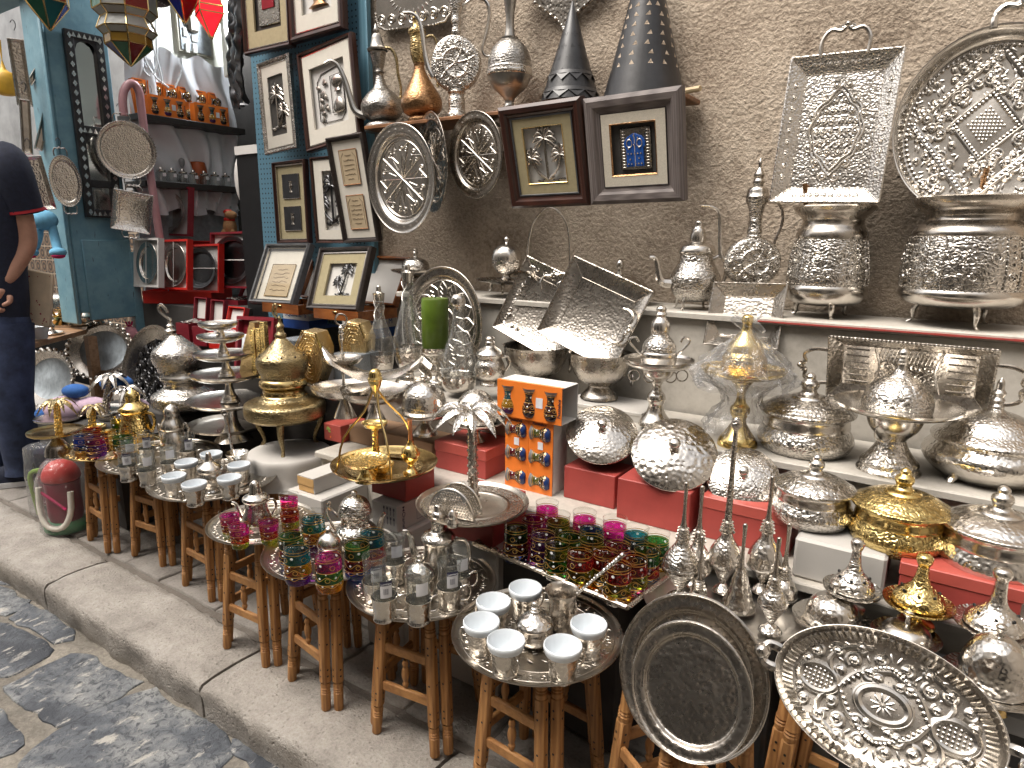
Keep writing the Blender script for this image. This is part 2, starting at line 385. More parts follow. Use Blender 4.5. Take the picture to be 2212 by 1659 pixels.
# thin glass: sheet that lets light through and mirrors at grazing angles
def thinglass(name, col, gloss=1.45, rough=.02, bumpy=0., haze=0., hcol=(.8, .8, .8)):
 t = NT(name); co = t.coord()
 nm = t.bump(t.noise(co, 45, 3, .6, 1.), .01, bumpy) if bumpy else None
 tr = t.n('ShaderNodeBsdfTransparent', Color=col); gl = t.n('ShaderNodeBsdfGlossy', Color=(.95, .95, .95), Roughness=rough); fr = t.fres(gloss, nm)
 if nm is not None: t.set(gl, 'Normal', nm)
 mx = t.n('ShaderNodeMixShader'); t.set(mx, 0, fr.outputs[0]); t.set(mx, 1, tr.outputs[0]); t.set(mx, 2, gl.outputs[0]); o = mx.outputs[0]
 if haze:
  df = t.n('ShaderNodeBsdfTranslucent', Color=hcol); d2 = t.n('ShaderNodeBsdfDiffuse', Color=hcol); ad = t.n('ShaderNodeMixShader'); ad.inputs[0].default_value = .5
  t.set(ad, 1, df.outputs[0]); t.set(ad, 2, d2.outputs[0]); m2 = t.n('ShaderNodeMixShader'); m2.inputs[0].default_value = haze; t.set(m2, 1, o); t.set(m2, 2, ad.outputs[0]); o = m2.outputs[0]
 t.done(o)
thinglass('clear_glass', (.84, .86, .85), 1.9, .02, 0, .03); thinglass('crystal', (.86, .88, .88), 2.3, .03, .15, .05, (.9, .9, .9)); thinglass('window_glass', (.93, .93, .92), 1.35); thinglass('wrap', (.90, .90, .90), 1.6, .12, .9, .10); thinglass('bag_film', (.93, .93, .93), 1.5, .15, 1., .12, (.85, .85, .86)); thinglass('dark_wrap', (.5, .5, .5), 1.8, .15, 1., .03)
def tint(name, col, lit=0.):
 t = NT(name); co = t.coord(); tr = t.n('ShaderNodeBsdfTransparent', Color=col); pb = t.bsdf(col, 0, .12, t.bump(t.noise(co, 40, 2), .004, .5), Emission_Color=col, Emission_Strength=lit)
 mx = t.n('ShaderNodeMixShader'); mx.inputs[0].default_value = .72; t.set(mx, 1, tr.outputs[0]); t.set(mx, 2, pb); t.done(mx.outputs[0])
tint('glass_green', (.02, .14, .08)); tint('glass_red', (.22, .012, .012)); tint('glass_amber', (.35, .20, .02)); tint('glass_blue', (.015, .03, .25)); tint('glass_clear', (.42, .43, .40)); tint('glass_lit_red', (.75, .015, .03), .75); tint('glass_teal', (.02, .14, .15))
t = NT('mirror'); t.done(t.bsdf((.66, .68, .67), 1., .12))
t = NT('mirror_chip'); t.done(t.bsdf((.70, .70, .68), .9, .2))
t = NT('lamp_tube'); t.done(t.bsdf((.9, .9, .9), 0, .4, Emission_Color=(.92, .96, 1.), Emission_Strength=200.))
def paintglass(c1, c2, c3, fill=.80, opaque=False):
 nm = 'tea_%02d' % len([k for k in MAT if k.startswith('tea_')]); t = NT(nm); g = t.coord('Generated')
 sp = t.n('ShaderNodeSeparateXYZ'); t.set(sp, 0, g); z = sp.outputs[2]
 an = t.math('ARCTAN2', t.math('SUBTRACT', sp.outputs[1], .5), t.math('SUBTRACT', sp.outputs[0], .5)); an = t.math('MULTIPLY', an, 1 / (2 * pi))
 col = t.ramp(z, [(0., c3), (.25, c2), (.52, c1), (fill, (.92, .93, .92))], 'CONSTANT')
 def near(x, c, w): return t.math('LESS_THAN', t.math('ABSOLUTE', t.math('SUBTRACT', x, c)), w)
 def dots(n, zc, r, off=0.):
  u = t.math('SUBTRACT', t.math('FRACT', t.math('ADD', t.math('MULTIPLY', an, n), off)), .5); u = t.math('MULTIPLY', u, 3.14 * .52 / n)
  w = t.math('SUBTRACT', z, zc); return t.math('LESS_THAN', t.math('ADD', t.math('MULTIPLY', u, u), t.math('MULTIPLY', w, w)), r * r)
 gold = t.math('MAXIMUM', near(z, .25, .008), near(z, .52, .008))
 for q in (fill - .03, fill + .035): gold = t.math('MAXIMUM', gold, near(z, q, .007))
 for zc, am, n in ((.385, .05, 5), (.20, .02, 8)):
  sw = t.math('ADD', t.math('MULTIPLY', t.math('SINE', t.math('MULTIPLY', an, n * 2 * pi)), am), zc)
  gold = t.math('MAXIMUM', gold, t.math('MULTIPLY', near(z, sw, .007), t.math('LESS_THAN', z, fill)))
 ring = lambda n, zc, r, off: t.math('SUBTRACT', dots(n, zc, r, off), dots(n, zc, r - .010, off))
 for q in ((5, .36, .05, .2), (4, .64, .055, .6)): gold = t.math('MAXIMUM', gold, ring(*q))
 white = t.math('MAXIMUM', dots(9, .225, .019, .1), dots(5, .40, .024, .7)); white = t.math('MAXIMUM', white, dots(4, .70, .03, .2)); white = t.math('MAXIMUM', white, dots(7, .50, .015))
 tr = t.n('ShaderNodeBsdfTransparent'); t.set(tr, 'Color', col); gl = t.n('ShaderNodeBsdfGlossy', Roughness=.04); fr = t.fres(1.5)
 df = t.n('ShaderNodeBsdfTranslucent'); t.set(df, 'Color', col); body = t.math('MULTIPLY', t.math('LESS_THAN', z, fill), .22)
 m0 = t.n('ShaderNodeMixShader'); t.set(m0, 0, body); t.set(m0, 1, tr.outputs[0]); t.set(m0, 2, df.outputs[0])
 m1 = t.n('ShaderNodeMixShader'); t.set(m1, 0, fr.outputs[0]); t.set(m1, 1, m0.outputs[0]); t.set(m1, 2, gl.outputs[0])
 if opaque: m1 = t.n('ShaderNodeAddShader'); t.set(m1, 0, t.bsdf(t.mix(.75, col, (.01, .008, .008)), 0, .12))
 pb = t.bsdf(t.mix(white, (.72, .42, .10), (.85, .85, .82)), t.math('SUBTRACT', .7, t.math('MULTIPLY', white, .7)), .35)
 m2 = t.n('ShaderNodeMixShader'); t.set(m2, 0, t.math('MAXIMUM', gold, white)); t.set(m2, 1, m1.outputs[0]); t.set(m2, 2, pb); t.done(m2.outputs[0]); return nm
TEAL, GRN, RED, PINK, PUR, AMB, BLU, LIME, OLV = (.02, .22, .28), (.04, .24, .05), (.50, .02, .03), (.70, .03, .36), (.22, .03, .36), (.80, .42, .03), (.03, .12, .52), (.40, .50, .03), (.25, .28, .03)
G1 = paintglass(TEAL, AMB, PUR); G2 = paintglass(PINK, GRN, AMB); G3 = paintglass(GRN, RED, BLU); G4 = paintglass(TEAL, RED, AMB); G5 = paintglass(PINK, RED, LIME); G6 = paintglass(RED, OLV, AMB); G7 = paintglass(RED, LIME, PINK)
G8 = paintglass(PUR, PUR, PUR); G9 = paintglass(OLV, GRN, GRN); G10 = paintglass(BLU, BLU, AMB); G11 = paintglass((.5, .02, .14), PUR, PUR); G12 = paintglass(GRN, OLV, AMB); G13 = paintglass(PINK, PINK, PINK); G14 = paintglass(TEAL, TEAL, GRN)
t = NT('pegboard'); co = t.coord(); m = t.map(co, (40, 40, 40))
fx = t.n('ShaderNodeVectorMath', operation='FRACTION'); t.set(fx, 0, m); sp = t.n('ShaderNodeSeparateXYZ'); t.set(sp, 0, fx.outputs[0])
dx, dz = t.math('SUBTRACT', sp.outputs[0], .5), t.math('SUBTRACT', sp.outputs[2], .5)
hole = t.math('LESS_THAN', t.math('ADD', t.math('MULTIPLY', dx, dx), t.math('MULTIPLY', dz, dz)), .03)
t.done(t.bsdf(t.mix(hole, (.10, .22, .30), (.01, .015, .02)), 0, .5))
t = NT('blue_paint'); co = t.coord(); a = t.noise(co, 9, 6, .7); c = t.mix(t.ramp(a, [(.4, 0), (.62, 1)]), (.14, .29, .37), (.20, .37, .44)); c = t.mix(t.ramp(t.noise(t.map(co, (6, 6, 1)), 14, 4), [(.66, 0), (.72, 1)]), c, (.06, .10, .12)); t.done(t.bsdf(c, 0, .45, t.bump(a, .003, .5)))
t = NT('tiles'); co = t.coord(); m = t.map(co, (8, 8, 8)); fx = t.n('ShaderNodeVectorMath', operation='FRACTION'); t.set(fx, 0, m); sp = t.n('ShaderNodeSeparateXYZ'); t.set(sp, 0, fx.outputs[0])
dx, dz = t.math('SUBTRACT', sp.outputs[0], .5), t.math('SUBTRACT', sp.outputs[2], .5); rr = t.math('SQRT', t.math('ADD', t.math('MULTIPLY', dx, dx), t.math('MULTIPLY', dz, dz)))
pt = t.math('SINE', t.math('MULTIPLY', rr, 22.)); ln = t.math('GREATER_THAN', t.math('MAXIMUM', t.math('ABSOLUTE', dx), t.math('ABSOLUTE', dz)), .46)
t.done(t.bsdf(t.mix(ln, t.mix(t.math('GREATER_THAN', pt, .2), (.035, .03, .03), (.20, .13, .08)), (.40, .32, .24)), 0, .4))
D1 = paintglass(TEAL, AMB, PUR, .86, True); D2 = paintglass((.05, .03, .02), (.10, .02, .02), (.02, .02, .04), .86, True); D3 = paintglass((.3, .02, .04), (.05, .04, .02), BLU, .86, True); D4 = paintglass((.25, .28, .05), (.05, .03, .02), BLU, .86, True)
# ---------------------------------------------------------------- the setting
from mathutils import noise as mn
def fbm(p, s): return mn.fractal(V(p) * s, 1.0, 2.0, 4)
# street flags below the kerb
ST_Z = -.125
m = MB(); m.add([(-12, -2.4, ST_Z - .001), (4, -2.4, ST_Z - .001), (4, 1.1, ST_Z - .001), (-12, 1.1, ST_Z - .001)], [(0, 1, 2, 3)])
road = struct(m.build('road', 'mortar', smooth=0))
flags = [[(0, 80), (100, 130), (255, 215), (225, 275), (60, 350), (-60, 330)], [(90, 370), (240, 245), (420, 300), (640, 470), (655, 560), (560, 580), (490, 600), (400, 540), (260, 450)],
[(-60, 400), (100, 410), (250, 490), (400, 570), (492, 640), (440, 690), (250, 790), (60, 860), (-60, 880)], [(30, 960), (330, 810), (600, 690), (760, 665), (930, 770), (1100, 850), (1238, 905), (1175, 955), (960, 1085), (700, 1225), (480, 1325), (400, 1255), (250, 1145), (100, 1040)],
[(-100, 1100), (0, 1160), (100, 1235), (190, 1350), (230, 1445), (100, 1520), (-60, 1580)], [(170, 1610), (300, 1485), (560, 1320), (850, 1160), (1100, 1040), (1340, 975), (1460, 1065), (1600, 1150), (1750, 1235), (1910, 1315), (1930, 1400), (1980, 1540), (1890, 1640), (1850, 1700), (1500, 1900), (700, 1950), (200, 1750)],
[(1980, 1410), (2060, 1370), (2212, 1450), (2400, 1560), (2480, 1700), (2300, 1800), (2100, 1620), (1965, 1500)], [(-150, -60), (0, 30), (90, 85), (-20, 60), (-200, 40)], [(1950, 1680), (2120, 1680), (2280, 1830), (2300, 2000), (1700, 1950)]]
m = MB()
def flagstone(P):
 n = len(P); Q = []
 for i in range(n):                      # worn, wavy edges
  a, b = P[i], P[(i + 1) % n]; k = max(2, int((b - a).length / .025))
  for j in range(k):
   q = a.lerp(b, j / k); d = V((mn.noise(q * 14), mn.noise(q * 14 + V((5, 5, 5))), 0)) * .02; Q.append(q + d)
 c = sum(Q, V((0, 0, 0))) / len(Q); vs = []; fs = []
 for s, z in ((1.035, ST_Z - .007), (1.03, ST_Z), (1.015, ST_Z + .003), (.97, ST_Z + .004), (.6, ST_Z + .005), (.3, ST_Z + .0045)):
  for q in Q:
   p = c + (q - c) * s; vs.append((p.x, p.y, z + (.003 * mn.noise(p * 9) if s < .98 else 0)))
 vs.append((c.x, c.y, ST_Z + .0045)); L = len(Q)
 for r in range(5): fs += [(r * L + i, r * L + (i + 1) % L, (r + 1) * L + (i + 1) % L, (r + 1) * L + i) for i in range(L)]
 fs += [(5 * L + i, 5 * L + (i + 1) % L, 6 * L) for i in range(L)]
 m.add(vs, fs)
for f in flags: flagstone([atz(x / 4, 1244 + y / 4, ST_Z) for x, y in f][::-1])
rnd = random.Random(3)
for i in range(9):
 for j in range(3):
  x0, y0 = -5.6 + i * .52 + rnd.uniform(-.05, .05) + (j % 2) * .2, -.9 + j * .34
  flagstone([V((x0 + a * .5, y0 + b * .32, ST_Z)) for a, b in ((.02, .03), (.97, 0), (1, .96), (.05, 1))])
struct(m.build('street_flags', 'flagstone', smooth=50))
# kerb of long worn blocks
m = MB(); joints = [-6.2, -5.0, -3.75, -2.66, -1.665, -.905, .25, 1.6]
prof = [(1.136, -.07), (1.136, -.012), (1.130, -.003), (1.10, 0), (1.06, .001), (1.02, .001), (.98, 0), (.945, -.002), (.918, -.007), (.904, -.020), (.902, -.045), (.904, -.075), (.908, -.105), (.912, -.14)]
for a, b in zip(joints, joints[1:]):
 n = int((b - a) / .022); vs = []; fs = []; k = len(prof)
 for i in range(n + 1):
  x = a + .006 + (b - a - .012) * i / n; e = min(i, n - i); rd = (.010, .004, .001)[e] if e < 3 else 0
  for (y, z) in prof:
   q = V((x, y, z)); ed = 1.0 if (y < .95 or y > 1.125) else .25
   w = fbm((x, y, z), 9) * .010 * ed + fbm((x, y, z), 40) * .005
   vs.append((x + mn.noise(q * 9) * .004 * (e < 2) + .028 * (y - 1.02), y + (w if y < .95 else -abs(w) * (y > 1.12)), z - rd - abs(w) * .7 + (.002 * mn.noise(q * 6)) - .004 * abs(fbm((x, 0, 0), 3)) * (y < .95)))
 for i in range(n):
  for j in range(k - 1): fs.append((i * k + j, i * k + j + 1, (i + 1) * k + j + 1, (i + 1) * k + j))
 fs += [tuple(range(k))[::-1], tuple(n * k + j for j in range(k))]
 m.add(vs, fs)
struct(m.build('kerb', 'kerb_stone', smooth=60))
m = MB(); m.add([(-12, 1.128, -.011), (4, 1.128, -.011), (4, 2.6, -.011), (-12, 2.6, -.011)], [(0, 1, 2, 3)]); m.add([(-12, 1.128, -.011), (-12, 1.128, -.2), (4, 1.128, -.2), (4, 1.128, -.011)], [(0, 1, 2, 3)])
struct(m.build('pavement', 'pave_mortar', smooth=0))
m = MB(); y = 1.150; row = 0; rnd = random.Random(11)
while y < 2.0:
 d = rnd.choice((.19, .22, .25)); x = -6.5 + rnd.random() * .3
 while x < .9:
  w = rnd.uniform(.24, .42); n = []
  P = [V((x + .005, y + .005, 0)), V((x + w - .005, y + .005, 0)), V((x + w - .005 + .03 * d, y + d - .005, 0)), V((x + .005 + .03 * d, y + d - .005, 0))]
  Q = []
  for i in range(4):
   a_, b_ = P[i], P[(i + 1) % 4]
   for j in range(6): q = a_.lerp(b_, j / 6); Q.append(q + V((mn.noise(q * 20), mn.noise(q * 20 + V((3, 1, 0))), 0)) * .006)
  c = sum(Q, V((0, 0, 0))) / len(Q); vs = []; L = len(Q); h = rnd.uniform(-.004, .0)
  for s, z in ((1.0, -.012), (.985, -.003), (.95, 0), (.5, .001)):
   for q in Q: p = c + (q - c) * s; vs.append((p.x, p.y, z + h + .0015 * mn.noise(p * 30)))
  fs = [(r * L + i, r * L + (i + 1) % L, (r + 1) * L + (i + 1) % L, (r + 1) * L + i) for r in range(3) for i in range(L)] + [tuple(range(3 * L, 4 * L))]
  m.add(vs, fs); x += w
 y += d; row += 1
struct(m.build('pavement_slabs', 'paver', smooth=50))
# rendered house wall behind the stall, its far end turns into the shop doorway
XW = aty(803, 150, 2.36).x
m = MB(); nx, nz = 130, 70; vs = []; fs = []
for i in range(nx + 1):
 for j in range(nz + 1):
  x, z = XW + (2.2 - XW) * i / nx, 3.4 * j / nz; vs.append((x, WALL + .012 * mn.noise(V((x * 2.2, z * 2.2, 0))) + .004 * mn.noise(V((x * 9, z * 9, 3))), z))
for i in range(nx):
 for j in range(nz): a = i * (nz + 1) + j; fs.append((a, a + nz + 1, a + nz + 2, a + 1))
m.add(vs, fs); m.add([(XW, WALL, 0), (XW, WALL, 3.4), (XW, WALL + .3, 3.4), (XW, WALL + .3, 0)], [(0, 1, 2, 3)])
wl = m.build('house_wall', 'stucco'); tag(wl, 'rough brown rendered house wall behind the whole right half of the stall', 'wall')
# painted display steps, boards with chipped brick-red edges
def step(name, x0, x1, y0, y1, z, label, th=.022, lip=.006):
 m = MB(); m.box(((x0 + x1) / 2, (y0 + y1) / 2 + .008, (z - th) / 2), (x1 - x0 - .01, y1 - y0 - .016, z - th), bev=.002); b = m.build(name, 'white_board', smooth=0)
 tag(b, label, 'display step')
 n = 60; vs = []; fs = []
 for i in range(n + 1):
  x = x0 + (x1 - x0) * i / n; c = .0015 * mn.noise(V((x * 30, z, 0))) - (.004 if mn.noise(V((x * 13, z * 7, 2))) > .42 else 0)
  for yy, zz in ((y1, z), (y0 - lip + .003 - c, z + c * .3), (y0 - lip - c, z - .004), (y0 - lip - c, z - th + .003), (y0 + .02, z - th)): vs.append((x, yy, zz))
 for i in range(n):
  for j in range(4): fs.append((i * 5 + j, i * 5 + j + 1, i * 5 + j + 6, i * 5 + j + 5))
 fs += [tuple(range(5))[::-1], tuple(n * 5 + j for j in range(5))]
 MB().add(vs, fs).build('board', 'white_board', b, 30)
 return b
X1, X2, X3 = atyz(858, L1Y, L1Z).x, atyz(783, L2Y, L2Z).x, -1.83
s1 = step('display_step', X1, 1.3, L1Y, WALL - .02, L1Z, 'top cream painted step along the wall, carrying the big silver urns')
for a, b in ((1699, 2212),):   # the worn red line on its front edge
 xa, xb = atyz(a - 60, L1Y, L1Z).x, 1.2; mm = MB(); n = 30
 for i in range(n):
  x, w = xa + (xb - xa) * i / n, (xb - xa) / n; hh = .004 + .003 * abs(mn.noise(V((x * 12, 0, 0))))
  mm.box((x + w / 2, L1Y - .0085, L1Z - .011), (w * 1.002, .005, hh))
 mm.build('red_edge', 'red_box', s1, 0)
step('display_step', X2, 1.3, L2Y, L1Y, L2Z, 'middle cream painted step carrying decanters, bowls and lidded pots')
step('display_step', X3, 1.3, L3Y, L2Y, L3Z, 'low cream painted step carrying the red boxes and orange glass boxes')
xp = atyz(1694, PLY, PLZ).x
m = MB(); m.box(((xp + .25) / 2, (PLY + L3Y) / 2, PLZ - .02), (.25 - xp, L3Y - PLY - .004, .04), bev=.004); pl = m.build('marble_bench', 'grey_marble', smooth=30); tag(pl, 'grey marble bench in front of the steps, holding small silver domes', 'bench')
MB().box(((xp + .25) / 2 + .05, (PLY + L3Y) / 2 + .02, (PLZ - .045) / 2), (.1 - xp, .1, PLZ - .045)).build('support', 'black', pl, 0)
# blue door leaf with pegboard and black panel beside the doorway
m = MB(); xa, xb = atyz(556, 2.33, 1.6).x, XW - .005; m.box(((xa + xb) / 2, 2.345, 1.75), (xb - xa, .02, 1.9)); pg = m.build('peg_board', 'pegboard', smooth=0); tag(pg, 'blue perforated pegboard hung with dark picture frames', 'pegboard')
MB().box((xb + .005, 2.328, 1.75), (.05, .03, 1.9), bev=.003).build('edge_strip', 'blue_wood', pg)
xc = atyz(518, 2.40, 1.6).x; m = MB(); m.box(((xc + xa) / 2, 2.40, 1.15), (xa - xc, .03, 1.12)); bp = m.build('cabinet_door', 'black', smooth=0); tag(bp, 'glossy black cabinet door with white top strip between shop shelves and picture frames', 'cabinet')
MB().box(((xc + xa) / 2, 2.385, 1.70), (xa - xc, .02, .045)).build('top_strip', 'paper', bp, 0)
# shop room
def plane(name, P, mat, **k):
 return struct(MB().add(P, [tuple(range(len(P)))]).build(name, mat, smooth=0, **k))
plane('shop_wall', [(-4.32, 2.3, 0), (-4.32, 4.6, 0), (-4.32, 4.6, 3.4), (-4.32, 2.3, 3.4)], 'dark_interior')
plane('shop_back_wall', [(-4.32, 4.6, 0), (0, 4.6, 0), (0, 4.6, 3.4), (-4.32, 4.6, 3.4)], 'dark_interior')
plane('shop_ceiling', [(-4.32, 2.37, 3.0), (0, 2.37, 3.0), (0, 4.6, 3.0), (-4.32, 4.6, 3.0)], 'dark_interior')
plane('shop_side_wall', [(-2.0, 2.5, 0), (-2.0, 4.6, 0), (-2.0, 4.6, 3.4), (-2.0, 2.5, 3.4)], 'old_white_paint')
# blue shutter jamb standing out into the street, tiles and passage behind it
J = -4.2
jm = MB().box((J - .09, 1.98, 1.72), (.18, .32, 1.85), bev=.006).build('blue_jamb', 'blue_paint', smooth=30); tag(jm, 'pale blue painted wooden shutter post hung with trays and a mosaic mirror', 'door post')
MB().box((J + .004, 2.0, .98), (.02, .27, .46), bev=.004).build('lower_panel', 'blue_paint', jm)
MB().box((J + .006, 2.145, .86), (.02, .05, .56), bev=.004).build('panel', 'blue_paint', jm)
MB().box((J - .09, 1.805, 1.67), (.20, .025, 1.88), bev=.008).build('edge_board', 'blue_paint', jm)
MB().box((J - .3, 1.80, 2.62), (.9, .12, .3), bev=.01).build('lintel', 'blue_paint', jm)
tw = MB().box((-8.4, 2.9, 1.0), (8.0, .1, 1.15)).build('tile_wall', 'tiles', smooth=0); tag(tw, 'brown patterned tile wall behind the man and hanging trays', 'wall')
tw2 = MB().box((-8.4, 2.92, 2.6), (8.0, .1, 2.05)).build('passage_wall', 'grey_marble', smooth=0); tag(tw2, 'plain plaster wall above the brown tiles at far left', 'wall')
# the other side of the alley (seen only as reflections)
op = MB(); op.box((-3.5, -2.3, 2.6), (17, .2, 5.2)); ob = op.build('opposite_house', 'opposite_plaster', smooth=0); tag(ob, 'plain plastered house across the alley, out of the picture', 'house')
for i, (x, w) in enumerate(((-7.5, 1.6), (-4.6, 2.2), (-1.6, 2.4), (1.7, 2.0))): MB().box((x, -2.195, 1.15), (w, .02, 2.3)).build('shop_opening', 'dark_interior', ob, 0)
for x in (-6.2, -3.2, 0.2): MB().box((x, -2.0, 2.62), (2.4, .5, .05), bev=.01).build('awning_board', 'black_wood', ob, 0)
end = MB().box((2.6, .2, 2.0), (.2, 5.2, 4.0)).build('end_house', 'opposite_plaster', smooth=0); tag(end, 'house closing the near end of the alley, out of the picture', 'house')
# ---------------------------------------------------------------- ornament and tray builders
def spiral(m, c, r, a0, turns, th, z=0., dr=1, k=.12, seg=5, M=None):
 n = int(12 * turns) + 2; P = []
 for i in range(n):
  t = i / (n - 1); a = a0 + dr * t * turns * 2 * pi; q = r * ((1 - t) + k * t); P.append(V((c[0] + cos(a) * q, c[1] + sin(a) * q, z)))
 m.tube(P, [th, th * .8], seg, n=1, M=M, flat=1.); m.sph(P[-1], th * 1.5, M, seg=6, rings=4)
def stroke(m, pts, th, z=0., seg=5, closed=False, M=None, n=3): m.tube([V((p[0], p[1], z)) for p in pts], th, seg, n=n if not closed else 1, closed=closed, M=M)
def leafs(m, c, a, L, w, z=0., M=None):
 d = V((cos(a), sin(a), 0)); c = V((c[0], c[1], z)); m.sph(c + d * L * .5, L * .5, (M or Matrix()) @ Matrix.Translation(c + d * L * .5) @ Matrix.Rotation(a, 4, 'Z') @ Matrix.Diagonal((1, w / L, .35 * w / L, 1)) @ Matrix.Translation(-(c + d * L * .5)), seg=8, rings=5)
def beads(m, pts, r, z=0., M=None):
 for p in pts: m.sph((p[0], p[1], z), r, M, seg=6, rings=4)
def circ(R, n, ry=None, a0=0.): return [(R * cos(a0 + 2 * pi * i / n), (ry or R) * sin(a0 + 2 * pi * i / n)) for i in range(n)]
def plateprof(R, lip=.22, dep=.10, th=.006, edge=.02):
 return [(0, 0), (R * .35, 0), (R * (1 - lip) * .86, 0), (R * (1 - lip) * .97, 0), (R * (1 - lip), .0015), (R * (1 - lip * .85), dep * R), (R * .97, dep * R * 1.25), (R * (1 - edge * .4), dep * R * 1.3 + edge * R * .5), (R, dep * R * 1.3 + edge * R * .2), (R * .99, dep * R * 1.15), (R * (1 - lip * .8), dep * R * .75 - th * .5), (R * (1 - lip), -th * .4), (0, -th * .4)]
def recttray(m, w, h, b, d, rim=.004, bead=0., M=None):
 W, H, w2, h2 = w / 2, h / 2, w / 2 - b, h / 2 - b
 o = [(-W, -H, d), (W, -H, d), (W, H, d), (-W, H, d)]; i = [(-w2, -h2, 0), (w2, -h2, 0), (w2, h2, 0), (-w2, h2, 0)]; t = .003
 bo = [(x, y, z - t) for x, y, z in o]; bi = [(x, y, z - t) for x, y, z in i]
 m.add(o + i + bo + bi, [(4, 5, 6, 7), (0, 1, 5, 4), (1, 2, 6, 5), (2, 3, 7, 6), (3, 0, 4, 7), (15, 14, 13, 12), (12, 13, 9, 8), (13, 14, 10, 9), (14, 15, 11, 10), (15, 12, 8, 11), (8, 9, 1, 0), (9, 10, 2, 1), (10, 11, 3, 2), (11, 8, 0, 3)], M)
 for a, c in zip(o, o[1:] + o[:1]):
  a, c = V(a), V(c); m.tube([a, c], rim, 6, n=1, M=M)
  if bead:
   k = int((c - a).length / (bead * 2.3))
   for q in range(k): m.sph(a.lerp(c, (q + .5) / k), bead, M, seg=6, rings=4)
 for a, c in zip(o, i): m.tube([a, c], rim * .6, 5, n=1, M=M)
 for a, c in zip(i, i[1:] + i[:1]): m.tube([a, c], rim * .55, 5, n=1, M=M)
def trayhandle(m, w, h, r, M=None, fancy=True):
 m.tube([(-w / 2, 0, 0), (-w / 2 * 1.02, h * .55, .004), (-w * .34, h * .92, .006), (-w * .12, h * .86, .006), (0, h, .006), (w * .12, h * .86, .006), (w * .34, h * .92, .006), (w / 2 * 1.02, h * .55, .004), (w / 2, 0, 0)], r, 7, M=M)
 if fancy:
  spiral(m, (-w * .10, h * .93), w * .09, 0, 1.2, r * .6, .008, M=M); spiral(m, (w * .10, h * .93), w * .09, pi, 1.2, r * .6, .008, -1, M=M); m.sph((0, h * 1.08, .006), r * 1.7, M, seg=8)
def squig(m, w, n, th, rnd, z=0., c=(0, 0), M=None):
 P = [(-w / 2 + w * i / n, rnd.uniform(-1, 1) * w * .045) for i in range(n + 1)]; stroke(m, [(p[0] + c[0], p[1] + c[1]) for p in P], th, z, 4, M=M, n=2)
# ---------------------------------------------------------------- things on and above the plank shelf of the wall
ZT = SHZ + .016; YS = 2.25
xa, xb = atyz(788, SHY, SHZ).x, atyz(1512, SHY, SHZ).x
m = MB(); m.box(((xa + xb) / 2 - .03, (SHY + WALL) / 2 - .01, SHZ + .008), (xb - xa - .06, WALL - SHY - .01, .016), bev=.003); sf = m.build('plank_shelf', 'shelf_wood'); tag(sf, 'reddish wooden plank shelf on the rendered wall under tall ewers and cones', 'shelf')
MB().tube([(xb - .10, SHY + .02, SHZ + .012), (xb, SHY + .0, SHZ + .014)], .009, 8, n=1).build('support_pole', 'stick_wood', sf)
def shelfob(name, label, cat, px, lean=0, group=None): return Ob(name, label, cat, px, z=ZT, y=YS, lean=lean, group=group)
o = shelfob('ewer', 'tall grey pewter ewer with pointed lid and thin curved spout, leftmost on plank shelf', 'ewer', 829, -3, 'tall ewers and vases on the plank shelf')
o.lat('body', [(0, 284), (40, 284), (38, 270), (30, 265), (23, 263), (38, 252), (45, 237), (43, 222), (30, 203), (16, 190), (10, 172), (9, 162), (13, 158), (9, 154), (13, 142), (16, 124), (18, 116)], 'pewter_chased')
o.lat('lid', [(21, 113), (22, 109), (17, 106), (12, 92), (8, 78), (3, 76), (5, 71), (3, 62), (0, 55)], 'pewter')
o.tub('spout', [(793, 250), (772, 238), (763, 210), (756, 175), (748, 150), (740, 135), (727, 128), (714, 134)], [9, 6, 4, 3], 'pewter')
o.tub('handle', [(842, 106), (858, 110), (867, 130), (868, 160), (872, 190), (870, 215)], [3, 3.5, 3, 3], 'old_brass')
o = shelfob('ewer', 'old brass and copper ewer with onion body between pewter and disc ewers', 'ewer', 914, -3, 'tall ewers and vases on the plank shelf')
o.lat('body', [(0, 272), (30, 272), (32, 258), (26, 250), (38, 244), (44, 230), (42, 212), (30, 190), (17, 165), (11, 146), (12, 138)], 'old_copper')
o.lat('neck', [(12, 138), (16, 124), (17, 100), (16, 80), (19, 75), (18, 68)], 'brass_chased')
o.lat('lid', [(18, 69), (10, 64), (7, 50), (8, 44), (3, 38), (0, 30)], 'brass')
o.tub('handle', [(930, 85), (946, 82), (955, 100), (956, 150), (950, 190)], [2.5, 3], 'old_brass')
o = shelfob('ewer', 'silver pilgrim flask ewer with round embossed disc body and tall pedestal', 'ewer', 987, 0, 'tall ewers and vases on the plank shelf')
